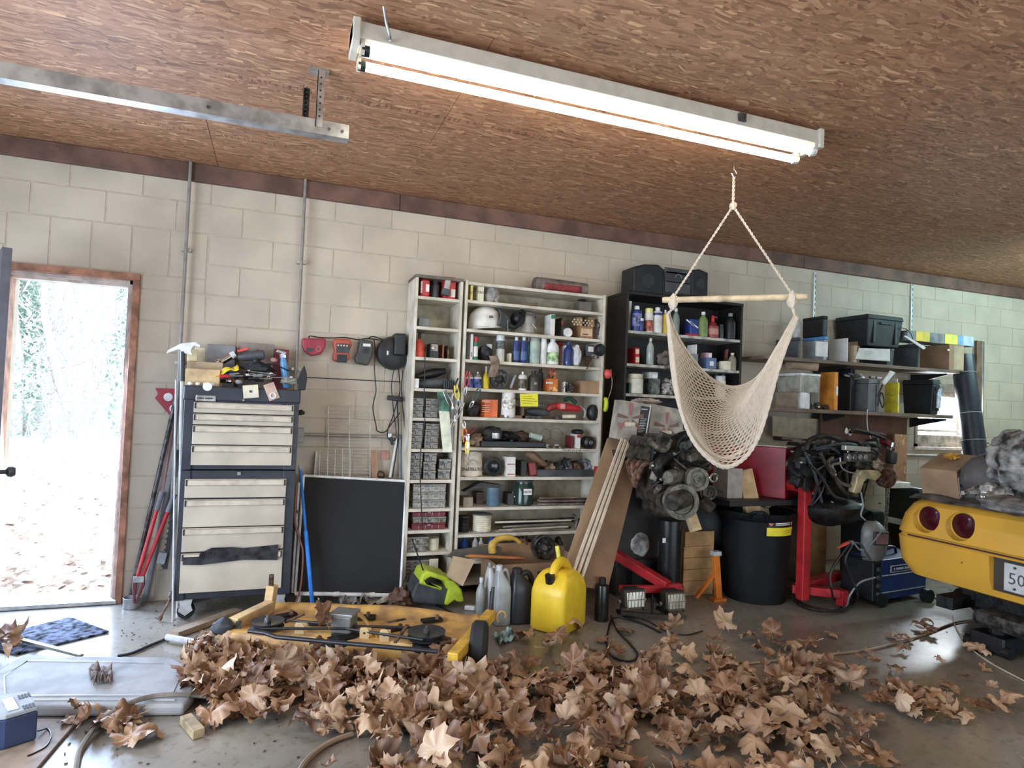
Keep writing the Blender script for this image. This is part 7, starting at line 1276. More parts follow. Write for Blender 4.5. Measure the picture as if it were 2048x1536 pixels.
t, (a, b, zt) = tote(1803, 1882, 757, z, -.41, .33, TOT, 'black tote with a white side sticker at the right of the lower wall shelf', taper=.86); M().obox(((a+b)/2+.03, -.405, (z+zt)/2-.01), (.05, .012, .19), (0, .08, 0)).put('sticker', mat('pale_sticker', (.5, .58, .62), .5, var=.3, scale=30), t)
wire([P(u, v, y=-.42) for u, v in ((1735, 819), (1734, 840), (1736, 860), (1742, 878))], .0035, 'white_string', WHITE, None, 'white string hanging from the lower wall shelf down to the black engine', 'string')
# plywood below shelf
px = [(1642, 822), (1814, 836), (1812, 968), (1640, 958)]
o = board(px, (-.14, -.14, -.24, -.24), .014, PLY, 'plywood_sheet', 'dark brown plywood sheet standing below the lower wall shelf'); board([(1790, 868), (1815, 870), (1812, 968), (1786, 966)], (-.30, -.30, -.34, -.34), .014, OSB, 'strand_board_offcut', 'strip of light strand board standing right of the black engine')
board([(1546, 832), (1638, 838), (1638, 880), (1546, 872)], (-.10, -.10, -.12, -.12), .01, mat('beige_board', (.42, .36, .25), .6), 'beige_board_piece', 'beige panel leaning on the wall above the red chest'); board([(1618, 838), (1634, 839), (1630, 985), (1614, 983)], (-.08, -.08, -.08, -.08), .03, mat('black_brown', (.02, .015, .012), .6), 'dark_post', 'narrow dark post between the beige panel and the plywood', 'post')
# lower right: storage totes
tote(1768, 1853, 978, .46, -.62, .35, mat('dark_teal_tote', (.04, .06, .062), .5), 'dark teal tote with a flat lid between the black engine and the yellow car', hand=True, taper=.95); tote(1770, 1850, 1062, 0, -.66, .45, TOT, 'black tote on the floor under the dark teal one', hand=False)
o = tag(M().box(P(1772, 972, y=-.5).x, P(1811, 972, y=-.5).x, -.55, -.35, P(1790, 977, y=-.55).z+.002, P(1790, 968, y=-.55).z+.012).put('white_slab', WHITE, bev=.003), 'white slab lying on the dark teal tote beside the strand board', 'slab')
# long black duct and bucket
t = thing('duct_pipe', 'long black corrugated drain pipe leaning beside the window', 'pipe', P(1950, 920, y=-.45)); a, b = P(1924, 712, y=-.30), P(1953, 925, y=-.50); dd = (b-a)
M().tube([a, a+dd*.3, a+dd*.7, b], [.098, .1, .1, .1], 24).put('pipe_wall', mat('blue_black_pipe', (.02, .023, .035), .35), t)
for f in (.17, .55, .8): M().ring(a+dd*f, .101, .003, dd, 24, 5).put('seam', LGREY, t)
c = P(1955, 930, y=-.5); t = thing('bucket', 'white bucket behind the cardboard box on the car, under the black pipe', 'bucket', (c.x, -.5, .62)); bz5 = P(1955, 922, y=-.62).z
M().lathe([(0, bz5-.36), (.13, bz5-.36), (.15, bz5-.02), (.156, bz5-.02), (.158, bz5), (.148, bz5), (.146, bz5-.02), (.128, bz5-.34), (0, bz5-.34)], (c.x, -.5, 0), 28).put('bucket_wall', mat('white_bucket', (.62, .64, .64), .35), t); M().ring((c.x, -.5, bz5-.03), .16, .003, (.3, -1, 1.2), 24, 5).put('wire_handle', STEEL, t)
tag(M().box(c.x-.3, c.x+.3, -.75, -.2, .002, bz5-.362).put('grey_cabinet', DKGREY, bev=.005), 'dark low cabinet under the white bucket, hidden behind the car', 'cabinet')
p = thing('brown_post', 'narrow dark brown board standing upright near the black pipe', 'post', P(1958, 900, y=-.2)); a = P(1957, 682, y=-.2); M().box(a.x-.05, a.x+.035, -.22, -.18, .003, a.z).put('board', DWOOD, p, bev=.002); M().cyl((a.x+.10, -.19, .003), (a.x+.10, -.19, a.z), .008, n=8).put('steel_rod', COND, p)
wire([V(a.x-.09, -.21, a.z), V(a.x-.09, -.21, .004)], .006, 'grey_conduit', COND, None, 'thin grey rod beside the narrow brown board', 'rod')
tag(M().lathe([(.006, 0), (.005, .03), (.01, .034), (0, .04)], P(1970, 886, y=-.0), 8, axis=(.3, -1, 0)).put('wall_hook', DSTEEL), 'small dark hook in the wall right of the black pipe', 'hook')
# --- welder, helmet, cables
t = thing('welder', 'dark blue welding machine on the floor partly behind the yellow car', 'welder', (5.25, -1.2, 0)); WB = mat('welder_blue', (.012, .04, .17), .4)
a = P(1760, 1118, y=-1.22); zt = .335; xa = a.x; R3 = -.42
m = M().box(xa, xa+.55, -1.24, -.98, .04, zt); m.rot((xa, -1.24, 0), .12); m.put('case', WB, t, bev=.006); m = M().box(xa-.10, xa-.002, -1.24, -.98, .04, zt-.01); m.rot((xa, -1.24, 0), .12); m.put('front_panel', BLACK, t, bev=.008)
for z0, z1, mm, nm in ((.215, .222, PAPER, 'trim_line'), (.09, .097, LGREY, 'trim_line')): m = M().box(xa+.0, xa+.55, -1.243, -1.238, z0, z1); m.rot((xa, -1.24, 0), .12); m.put(nm, mm, t)
m = M().box(xa+.10, xa+.42, -1.2435, -1.238, .235, .285); m.rot((xa, -1.24, 0), .12); m.put('name_plate', PAPER, t); m = M().box(xa+.106, xa+.414, -1.2445, -1.24, .24, .28); m.rot((xa, -1.24, 0), .12); m.put('name_field', NBLUE, t)
text('~1 6 7', t, (xa+.26, -1.244+.12*.26-.004, .26), .026, WHITE, rot=(math.pi/2, 0, .12)); m = M().tube(cr([V(xa, -1.11, zt), V(xa+.03, -1.11, zt+.05), V(xa+.3, -1.08, zt+.05), V(xa+.35, -1.07, zt)], 5), .01, 8); m.put('handle', BLACK, t)
for k in range(4): M().lathe([(.018, 0), (.014, .015), (0, .015)], (xa-.05, -1.249, .09+.06*k), 12, axis=(0, -1, 0)).put('dial', DKGREY, t)
for x in (xa-.03, xa+.45): M().cyl((x, -1.28, .05), (x, -1.23, .05), .05, n=20).put('wheel', BLACK, t)
c = P(1754, 1083, y=-1.25); t = thing('welding_helmet', 'grey welding helmet with a pinkish window on top of the welder', 'welding helmet', (c.x, -1.2, zt)); HG = mat('grey_helmet', (.22, .21, .19), .45, var=.15)
def helm(u, v):
    a = (u-.5)*2.7; r = .11*(1-.12*(2*v-1)**2); zz = .29*v; top = max(0, (v-.72)/.28); bot = max(0, (.25-v)/.25); s = 1-.55*top**2-.25*bot**2; return V(c.x+.02+r*s*math.sin(a), -1.16-r*1.15*s*math.cos(a)*1.0, c.z-.15+zz)
M().sheet(helm, 18, 16).put('shell', HG, t, thick=.005); M().obox((c.x-.012, -1.292, c.z+.03), (.13, .02, .10), (0, .03, -.1)).put('window_frame', DKGREY, t, bev=.006); M().obox((c.x-.012, -1.304, c.z+.03), (.10, .006, .075), (0, .03, -.1)).put('window_glass', mat('pinkish_lens', (.34, .2, .2), .15), t)
M().lathe([(.02, 0), (.02, .015), (0, .02)], (c.x+.125, -1.2, c.z+.02), 12, axis=(1, -.3, 0)).put('knob', BLACK, t); M().ring((c.x+.02, -1.15, c.z-.12), .1, .006, (0, 0, 1), 20, 5).put('head_band', BLACK, t)
def Q(u, v, y=-1.34): return P(u, v, y=y)
for pts, r, lb, mm in (([(1703, 1082), (1690, 1100), (1672, 1125), (1660, 1150), (1664, 1185), (1668, 1200)], .008, 'black cable dropping from the red clamp to the floor', BLACK), ([(1700, 1085), (1720, 1088), (1735, 1110), (1742, 1120)], .008, 'grey cable from the red clamp to the welding helmet', DKGREY), ([(1704, 1090), (1690, 1120), (1700, 1150), (1715, 1190), (1700, 1210), (1665, 1222)], .009, 'dark cable looping in front of the welder', BLACK), ([(1765, 1060), (1745, 1085), (1722, 1100), (1705, 1082)], .006, 'thin grey lead over the welding helmet', GREY), ([(1750, 1155), (1720, 1165), (1700, 1190), (1690, 1215), (1650, 1220)], .007, 'grey cable from the welder front to the floor', GREY)):
    wire([Q(u, v) if v < 1195 else P(u, v, z=.012) for u, v in pts], r, 'welding_cable', mm, None, lb, 'cable', 'welding cables')
for k in range(3): wire([P(u, v, z=.012+.012*k) for u, v in ((1585, 1175-k*4), (1590, 1198+k*2), (1625, 1215+k*2), (1670, 1221), (1700, 1212), (1690, 1190+k*3), (1640, 1180))], .010, 'cable_coil', BLACK, None, ['lowest', 'middle', 'uppermost'][k]+' turn of thick black cable coiled at the foot of the red stand', 'cable', 'cable coil by the red stand')
a, b = P(1675, 1096, y=-1.34), P(1702, 1082, y=-1.34); t = thing('ground_clamp', 'red handled ground clamp hanging on the welding cable', 'clamp', a); M().tube([a, a+(b-a)*.5, b], [.008, .018, .012], 8, flat=.5).put('jaw_handle', mat('coral_red', (.65, .08, .06), .45), t); M().cyl(b-V(.02, 0, 0), b+V(.0, -.02, -.02), .012, n=8).put('spring', DSTEEL, t)
# --- hammock chair
HY = -1.50; CO = mat('cotton_cord', (.66, .57, .45), .85, var=.05, scale=30, bump=.4, bscale=200)
hook = P(1468, 342, z=2.84); bl = P(1330, 600, z=2.06); br_ = P(1603, 594, z=2.06); kn = P(1466, 412, y=(bl.y+br_.y)/2)
t = thing('hammock_chair', 'cream woven hammock chair hanging from the ceiling on a wooden spreader bar', 'hammock chair', (kn.x, kn.y, 1.05))
M().tube(cr([V(kn.x, kn.y, CZ-.001), V(kn.x, kn.y, CZ-.05), V(kn.x+.02, kn.y, CZ-.08), V(kn.x, kn.y, CZ-.1), V(kn.x-.02, kn.y, CZ-.08)], 5), .004, 8).put('hook', CHROME, t)
def rope(p, q, r, n=60, nm='rope', tw=9):
    p = V(p); q = V(q); d = (q-p); L = d.length; d = d/L; a = d.cross(V(0, 1, 0)).normalized(); b = d.cross(a)
    o = M()
    for s in (0, math.pi): o.tube([p+d*L*i/n+(a*math.cos(i/n*L*tw*14+s)+b*math.sin(i/n*L*tw*14+s))*r for i in range(n+1)], r*1.05, 5)
    return o.put(nm, CO, t)
rope((kn.x, kn.y, CZ-.1), kn, .0045); M().blob(kn, (.02, .02, .025), .2).put('knot', CO, t)
bd = (br_-bl).normalized(); L1, L2 = bl+bd*.05, br_-bd*.05
rope(kn, L1+V(0, 0, .015), .004, 90); rope(kn, L2+V(0, 0, .015), .004, 90)
M().tube([bl-bd*.015, bl, bl+bd*.3, bl+bd*.32, bl+bd*.34, br_-bd*.35, br_, br_+bd*.03], [.017, .019, .019, .022, .019, .019, .020, .015], 16).put('spreader_bar', mat('pale_debarked_stick', (.6, .47, .3), .55, var=.2, scale=12), t)
for e in (L1, L2): M().blob(e-V(0, 0, .015), (.028, .03, .05), .12).put('knot', CO, t)
upU = [(1336, 622), (1352, 668), (1380, 712), (1412, 750), (1440, 768), (1462, 775), (1486, 772), (1512, 758), (1538, 726), (1566, 676), (1593, 628)]
loU = [(1334, 625), (1345, 710), (1356, 795), (1374, 858), (1404, 905), (1447, 934), (1487, 918), (1516, 876), (1537, 812), (1560, 728), (1596, 630)]
def cI(px, s):
    k = s*(len(px)-1); i = min(int(k), len(px)-2); f = k-i; g = lambda j: px[max(0, min(len(px)-1, j))]
    p0, p1, p2, p3 = g(i-1), g(i), g(i+1), g(i+2)
    return [.5*((2*p1[c])+(p2[c]-p0[c])*f+(2*p0[c]-5*p1[c]+4*p2[c]-p3[c])*f*f+(3*p1[c]-p0[c]-3*p2[c]+p3[c])*f**3) for c in (0, 1)]
def net(s, q):
    """q runs from the back rim (0) over the seat to the front rim (1)"""
    w = math.sin(math.pi*min(1, max(0, s))); ym = bl.y+(br_.y-bl.y)*s; a = P(*cI(upU, s), y=ym+.22*w**.8); b = P(*cI(loU, s), y=ym-.20*w**.8)
    p = a+(b-a)*q; return p+V(0, .30*w*math.sin(math.pi*q)*.6, -.10*w*math.sin(math.pi*q)*.15)
m = M(); NC = 60; NS = 90
for k in range(NC):
    q = k/(NC-1); pts = []
    for i in range(NS+1):
        s = .012+.976*i/NS; w = math.sin(math.pi*s); dq = (.44/NC)*math.sin(i*math.pi*.5+(math.pi if k % 2 else 0))*(w**.7); pts.append(net(s, min(1, max(0, q+dq))))
    m.tube(pts, .0041, 5, False)
m.put('woven_net', CO, t)['kind'] = 'stuff'
for q0, nm in ((0, 'back_rim_cord'), (1, 'front_rim_cord')):
    m = M()
    for j in range(4): m.tube([net(.01+.98*i/70, q0)+V(0, .008*math.cos(i*.9+j*1.57), .008*math.sin(i*.9+j*1.57)) for i in range(71)], .006, 5)
    m.put(nm, CO, t)
m = M()
for j in range(5): m.tube([net(.03+.94*i/60, .86)+V(0, -.055*math.sin(math.pi*i/60)+.007*math.cos(i*.8+j*1.25), -.02*math.sin(math.pi*i/60)+.008*math.sin(i*.8+j*1.25)) for i in range(61)], .006, 5)
m.put('gathered_fold', CO, t)
for e, s in ((L1, .012), (L2, .988)):
    m = M()
    for k in range(16): m.tube([e-V(0, 0, .02), e-V(0, 0, .05)+V(.006*math.cos(k), .008*math.sin(k), 0), net(s, k/15)], .004, 4, False)
    m.put('gathered_cords', CO, t)
# ================================================================ YELLOW CAR (rear toward the picture's left)
CYL = mat('yellow_car_paint', (.80, .43, .05), .28, coat=.35, var=.05, scale=2, dirt=(.70, .38, .06)); LENS = mat('dark_red_lens', (.06, .006, .012), .12); RUB = mat('tyre_rubber', (.02, .02, .02), .8)
cyc = -2.45
t = thing('car', 'yellow sports car seen from its rear corner, junk piled on its back', 'car', (7, cyc, 0))
lev = [(.335, 4.97, .80, 9.2), (.36, 4.90, .86, 9.25), (.45, 4.86, .91, 9.3), (.60, 4.85, .925, 9.3), (.61, 4.862, .915, 9.28), (.625, 4.862, .915, 9.28), (.635, 4.852, .925, 9.28), (.75, 4.875, .90, 9.2), (.82, 4.91, .865, 9.0), (.855, 4.96, .83, 8.6), (.862, 5.05, .78, 8.4)]
def plan(z, xr, hw, xf, n=9):
    R0 = .13; o = []
    for k in range(n): a = math.pi/2*k/(n-1); o.append(V(xr+R0-R0*math.cos(a)+.012*0, cyc+hw-R0+R0*math.sin(a), z))
    o.append(V(xr+1.2, cyc+hw+.01, z)); o.append(V(xf-.9, cyc+hw-.02, z)); o.append(V(xf-.2, cyc+hw*.6, z)); o.append(V(xf, cyc, z))
    return o+[V(p.x, 2*cyc-p.y, p.z) for p in o[::-1][1:]]
vs_ = []; 
for l in lev: vs_ += plan(*l)
n = len(vs_)//len(lev); fs = [(i*n+j, i*n+(j+1) % n, (i+1)*n+(j+1) % n, (i+1)*n+j) for i in range(len(lev)-1) for j in range(n)]+[tuple(range(n))[::-1], tuple(range((len(lev)-1)*n, len(lev)*n))]
body = M().add(vs_, fs).put('body', CYL, t, smooth=True)
cut = M()
lights = [P(1851, 1037, x=4.87), P(1919, 1052, x=4.87)]; lights += [V(p.x, 2*cyc-p.y, p.z) for p in lights]
for p in lights: cut.cyl((4.70, p.y, p.z), (4.925, p.y, p.z), .103, .086, n=40)
pc = P(2007, 1128, x=4.90); py0 = pc.y+.05
cut.box(4.7, 4.93, 2*cyc-py0, py0, .40, .60)
ct = cut.put('cutter', CYL); md = body.modifiers.new('b', 'BOOLEAN'); md.object = ct; md.operation = 'DIFFERENCE'; md.solver = 'EXACT'
bpy.context.view_layer.update(); me = bpy.data.meshes.new_from_object(body.evaluated_get(bpy.context.evaluated_depsgraph_get())); body.modifiers.clear(); body.data = me; bpy.data.objects.remove(ct)
me.polygons.foreach_set('use_smooth', [True]*len(me.polygons))
try: me.set_sharp_from_angle(angle=math.radians(32))
except Exception: pass
for p in lights: M().lathe([(.078, 0), (.076, .006), (.05, .014), (0, .017)], (4.922, p.y, p.z), 32, axis=(-1, 0, 0)).put('tail_light', LENS, t); M().ring((4.913, p.y, p.z), .082, .006, (1, 0, 0), 36, 6).put('light_rim', mat('rim_yellow', (.55, .33, .04), .4), t)
M().add([V(x, y, z) for x in (4.858, 4.872) for y, z in ((cyc-.80, .612), (cyc+.80, .612), (cyc+.80, .622), (cyc-.80, .622))], [(3, 2, 1, 0), (4, 5, 6, 7), (0, 1, 5, 4), (1, 2, 6, 5), (2, 3, 7, 6), (3, 0, 4, 7)]).put('rub_strip', mat('dark_maroon_strip', (.06, .02, .018), .5), t)
M().box(4.895, 4.93, 2*cyc-py0, py0, .40, .60).put('plate_recess', mat('plate_recess', (.05, .04, .035), .6), t)
pl = P(2008, 1128, x=4.885); pt_ = M().box(4.885, 4.892, pl.y-.305, pl.y, .415, .575).put('licence_plate', mat('plate_white', (.62, .63, .62), .4, var=.08, scale=20), t, bev=.002)
text('50', pt_, (4.8835, pl.y-.022, .488), .095, mat('plate_grey_ink', (.09, .095, .09), .5, var=0), rot=(math.pi/2, 0, -math.pi/2), align='LEFT')
for z in (.555, .435): M().cyl((4.878, pl.y-.06, z), (4.886, pl.y-.06, z), .007, n=10).put('screw', DSTEEL, pt_)
M().cyl((4.852, pl.y+.22, .52), (4.862, pl.y+.22, .52), .004, n=8).put('screw', INK, t)
# cabin, glass, wheels, underside
M().add([V(5.5, cyc-.62, .86), V(5.5, cyc+.62, .86), V(7.9, cyc+.66, .88), V(7.9, cyc-.66, .88), V(6.3, cyc-.48, 1.14), V(6.3, cyc+.48, 1.14), V(7.1, cyc+.48, 1.16), V(7.1, cyc-.48, 1.16)], [(0, 1, 2, 3), (4, 7, 6, 5), (0, 4, 5, 1), (1, 5, 6, 2), (2, 6, 7, 3), (3, 7, 4, 0)]).put('cabin', mat('dark_glass', (.02, .02, .022), .1), t, bev=.03)
for x in (5.75, 8.2):
    for s in (-1, 1):
        y = cyc+s*.80; o = M().lathe([(.19, -.11), (.30, -.11), (.315, -.08), (.315, .08), (.30, .11), (.19, .11)], (x, y-s*.03, .315), 32, axis=(0, s, 0)).put('tyre', RUB, t); M().lathe([(.19, -.05), (.19, .08), (.15, .07), (.04, .09), (0, .09)], (x, y-s*.03, .315), 24, axis=(0, s, 0)).put('rim', ALU, o)
M().box(5.1, 9, cyc-.6, cyc+.6, .25, .34).put('underbody', BLACK, t); M().obox((5.15, cyc+.05, .27), (.18, .9, .10)).put('rear_crossmember', ENGD, t, bev=.01)
hx = P(1875, 1195, y=-1.95); M().obox((5.05, -1.86, .235), (.30, .10, .075), (0, 0, .1)).put('tow_bracket', ENGD, t, bev=.004); M().obox((5.02, -2.25, .20), (.22, .45, .10)).put('muffler', DSTEEL, t, bev=.04); M().cyl((5.2, -1.75, .22), (5.2, -3.2, .22), .05, n=14).put('axle', ENGD, t)
for yy in (-2.02, -2.35): M().lathe([(.05, 0), (.06, .02), (.06, .14), (.03, .2), (0, .2)], (5.08, yy, .002), 14).put('jack', ENGD, None) if 0 else None
t2 = thing('floor_jack', 'black jack under the rear of the yellow car', 'jack', (5.08, -2.1, 0)); M().obox((5.2, -2.1, .06), (.5, .2, .10)).put('frame', BLACK, t2, bev=.01); M().cyl((5.05, -2.1, .1), (5.05, -2.1, .198), .05, n=16).put('saddle', ENGD, t2)
for s in (-1, 1): M().cyl((4.97, -2.1+s*.09, .035), (4.97, -2.1+s*.13, .035), .034, n=14).put('wheel', BLACK, t2)
# junk on the deck lid
ZC = .868
def on(u, v, z=ZC): return P(u, v, z=z)
cl = tag(M().sheet(lambda u, v: V(4.93+.9*v, -1.60-1.6*u, ZC+.006+.03*abs(noise.noise(V(u*6, v*6, 1)))+.012*math.sin(u*25)*math.sin(v*8)-(.02 if v < .05 else 0)), 40, 14).put('dust_sheet', mat('dark_dirty_cloth', (.09, .075, .065), .85, var=.5, scale=8, bump=.4), thick=.008), 'dark dirty cloth covering the back of the yellow car', 'cloth')
c = P(1913, 968, y=-1.78); b = tag(M().obox((c.x+.02, -1.72, ZC+.145), (.33, .22, .20), (.0, -.30, .25)).put('parcel_box', CARD, bev=.003), 'battered brown parcel box with a white shipping label on the car', 'box')
Rb = Euler((0, -.30, .25)).to_matrix(); bc = V(c.x+.02, -1.72, ZC+.145)
def onb(x, z, w_, h_, mm, nm, k=.002): q = bc+Rb@V(x, -.11-k/2, z); M().obox(q, (w_, k, h_), (0, -.30, .25)).put(nm, mm, b)
onb(-.105, -.015, .105, .135, PAPER, 'shipping_label'); onb(-.105, -.005, .07, .022, INK, 'barcode', .004); onb(-.11, .035, .07, .004, GREY, 'print_line', .004); onb(-.08, -.065, .04, .008, INK, 'print_line', .004); onb(-.02, 0, .008, .2, RUST, 'tape_seam', .004)
tag(M().blob(bc+V(.02, 0, .13), (.05, .04, .02), .3, seed=5).put('orange_wrap', mat('bright_orange_wrap', (.8, .42, .05), .5)), 'bit of orange wrapping on top of the battered parcel box', 'wrapper')
tag(M().blob(P(2000, 955, y=-2.0), (.24, .2, .16), .07, seed=9, fr=1.2).put('dark_bundle', mat('dark_grey_canvas', (.11, .10, .095), .8, bump=.3)), 'big dark grey canvas bundle behind the foil on the car', 'bundle')
tag(M().blob(P(2050, 925, y=-2.2), (.17, .2, .20), .10, seed=13, fr=3.6, nu=44, nv=30).put('grey_blanket', mat('pale_grey_wrap', (.26, .25, .23), .5, var=.55, scale=14, bump=.9, bscale=24)), 'crinkled pale grey wrapped bundle at the right edge on the car', 'bundle')
tag(M().blob(P(1985, 985, y=-2.12), (.10, .09, .05), .3, seed=15, fr=3).put('foil_tray', mat('crumpled_foil', (.55, .55, .52), .25, .7, var=.3, bump=.9, bscale=40)), 'crumpled foil wrapper in front of the dark canvas bundle', 'foil')
tag(M().beam(P(1925, 986, y=-2.0), P(1962, 974, y=-2.0), .02, .02).put('pale_strip', mat('speckled_strip', (.5, .45, .4), .6, var=.6, scale=60)), 'short speckled strip lying between the parcel box and the foil', 'strip')
tag(M().blob(P(2040, 1012, y=-2.4), (.16, .2, .045), .15, seed=17).put('grey_rag', RAGM), 'grey rag draped over the back edge of the car at the right', 'rag')
# ================================================================ MOWER DECK
DO = V(.69, -1.09, 0); DA = V(.92, -.392, 0); DB = V(.392, .92, 0)
def D_(x, y, z): return DO+DA*x+DB*y+V(0, 0, z)
MY = mat('faded_yellow_deck', (.66, .39, .11), .45, var=.15, scale=9, dirt=(.33, .2, .11)); MY2 = mat('pale_worn_yellow', (.66, .45, .2), .5, var=.2, scale=8, dirt=(.4, .28, .18))
t = thing('mower_deck', 'large worn yellow mower deck lying in the leaves on the floor', 'mower deck', D_(.62, .3, 0)); DL = 1.29
def deck(u, v):
    x = u*DL; fr = -.035*abs(math.sin(3*math.pi*u))-.01; bk = .47+.03*abs(math.sin(2*math.pi*u+.6))
    prof = [(0, .03), (0, .105), (.03, .135), (.10, .14), (.5, .115), (.88, .115), (.95, .135), (1, .138), (1.005, .09), (1.0, .03)]
    k = v*(len(prof)-1); i = min(int(k), len(prof)-2); f = k-i; a, b = prof[i], prof[i+1]; yy = a[0]+(b[0]-a[0])*f; return D_(x, fr+(bk-fr)*yy, a[1]+(b[1]-a[1])*f+(.02*math.sin(math.pi*u)**2 if yy > .8 else 0))
M().sheet(deck, 42, 27).put('deck_shell', MY, t, thick=.006)
for x in (0, DL): M().prism([(0, .02), (0, .10), (.08, .125), (.40, .115), (.47, .13), (.48, .03)], D_(x, 0, 0), DB, (0, 0, 1), DA*.006).put('end_plate', MY, t)
def dpul(u, v, z, r, nm='belt_pulley'):
    c = P(u, v, z=z); M().lathe([(.02, -.05), (r*.5, -.045), (r*.52, -.02), (r, -.016), (r, -.012), (r*.8, -.004), (r*.8, .004), (r, .012), (r, .016), (r*.6, .01), (r*.3, .006), (0, .006)], c, 30).put(nm, mat('belt_black', (.05, .05, .055), .3, .5), t); M().lathe([(.018, 0), (.016, .02), (.008, .026), (.007, .04), (0, .04)], c+V(0, 0, .006), 8).put('nut', DSTEEL, t)
dpul(535, 1247, .17, .085); dpul(853, 1268, .175, .098); M().cyl(P(852, 1282, z=.15)-V(0, 0, .04), P(852, 1282, z=.15), .07, n=20).put('spindle_housing', ENGD, t); M().cyl(P(888, 1290, z=.13)-V(0, 0, .02), P(888, 1290, z=.13)+V(0, 0, .03), .04, n=18).put('rusty_boss', RUST, t)
gb = P(688, 1262, z=.14); M().obox(gb+V(0, 0, .045), (.11, .10, .09), (0, 0, -.5)).put('gearbox', mat('grey_gearbox', (.2, .19, .17), .5, .4), t, bev=.008); M().obox(gb+V(0, 0, .098), (.13, .12, .016), (0, 0, -.5)).put('gearbox_cap', mat('grey_gearbox2', (.27, .27, .25), .4, .4), t, bev=.004)
M().blob(P(688, 1280, z=.12), (.12, .08, .03), .1).put('dark_guard', ENGD, t)
M().sheet(lambda u, v: P(715+40*u, 1232+45*u**1.4-12*v+10*v*u, z=.19-.05*u)+V(0, 0, 0), 8, 4).put('belt_guard', MY, t, thick=.008)
for u, v in ((598, 1270), (768, 1284), (728, 1280)):
    c = P(u, v, z=.135); M().prism([(-.025, 0), (.025, 0), (.025, .045), (.012, .062), (-.02, .062), (-.025, .05)], c, DA, (0, 0, 1), DB*.007).put('bracket', MY2, t, bev=.0015); M().prism([(-.025, 0), (.025, 0), (.02, .045), (-.02, .045)], c+DB*.05, DA, (0, 0, 1), DB*.006).put('bracket_ear', MY2, t); M().cyl(c-DB*.002+V(0, 0, .035), c+V(0, 0, .035), .006, n=10).put('hole', INK, t)
for s in (-1, 1): a, b = P(535, 1247, z=.172), P(853, 1268, z=.177); M().tube([a+DB*.075*s, (a+b)/2+DB*(.02*s+.02), b+DB*.085*s], .007, 6).put('drive_belt', BLACK, t)
for x, y, r in ((.2, .3, .05), (.63, .34, .06), (1.02, .36, .05), (.42, .2, .04), (.85, .18, .045)): M().obox(D_(x, y, .135), (r*2.4, r, .016), (0, 0, .4*math.sin(x*9))).put('greasy_plate', ENGD, t, bev=.004); M().cyl(D_(x+.03, y, .14), D_(x+.03, y, .165), .011, n=6).put('bolt', RUST, t)
for u0, v0, u1, v1 in ((570, 1245, 608, 1228), (790, 1285, 815, 1250), (810, 1238, 775, 1245)): a, b = P(u0, v0, z=.17), P(u1, v1, z=.19); M().beam(a, b, .016, .008).put('linkage', RUST, t)
M().tube([P(497, 1262, z=.2), P(530, 1266, z=.2), P(552, 1274, z=.19), P(640, 1282, z=.185), P(875, 1303, z=.185)], .0105, 10).put('pivot_bar', mat('black_bar', (.03, .03, .035), .35, .3), t)
def arm(a, b, mm, w_=.05): return M().beam(a, b, w_, w_).put('lift_arm', mm, t, bev=.004)
a1, b1 = P(466, 1248, z=.16), P(540, 1212, z=.17); arm(a1, b1, MY2, .06); M().obox(b1+V(.0, .03, .03), (.05, .05, .16), (0, .1, -.5)).put('arm_upright', MY2, t, bev=.004); M().cyl(b1+V(.0, .03, .08), b1+V(0, .03, .17), .014, n=10).put('rusty_pin', RUST, t)
a1, b1 = P(905, 1318, z=.15), P(982, 1228, z=.17); arm(a1, b1, mat('clean_yellow', (.72, .43, .05), .4, dirt=(.45, .25, .06)), .055); M().tube([b1, b1+V(.0, .0, .06), b1+V(.01, .01, .15)], [.016, .012, .01], 10).put('spring_pin', BLACK, t); M().ring(b1+V(.06, 0, -.02), .03, .008, (.3, -1, 0), 16, 6, 0, 250).put('hook', MY2, t)
c = P(958, 1290, z=.13); M().lathe([(.06, -.04), (.11, -.04), (.125, -.025), (.125, .025), (.11, .04), (.06, .04)], (c.x, c.y, .126), 30, axis=DA).put('gauge_wheel', RUB, t); M().lathe([(.062, -.03), (.062, .042), (.0, .045)], (c.x, c.y, .126), 20, axis=-DA).put('wheel_hub', mat('pale_hub', (.5, .45, .38), .5, dirt=(.3, .2, .14)), t)
c = P(444, 1300, z=.03); M().lathe([(.045, 0), (.055, .01), (.052, .07), (.045, .09), (0, .09)], c, 22).put('anti_scalp_roller', mat('cream_roller', (.62, .55, .45), .5, dirt=(.45, .38, .3)), t); M().blob(c+V(0, 0, .12), (.055, .05, .045), .12, seed=4).put('rubber_cap', mat('slate_rubber', (.05, .055, .065), .6), t); M().beam(c+V(.07, -.02, .0), c+V(.075, -.02, .15), .03, .012, (0, 1, 0)).put('roller_bracket', DSTEEL, t)
a, b = P(879, 1360, z=.01), P(880, 1288, z=.15); a.x, a.y = b.x, b.y-.02; M().cyl(a, b, .011, n=10).put('upright_rod', RUST, t)
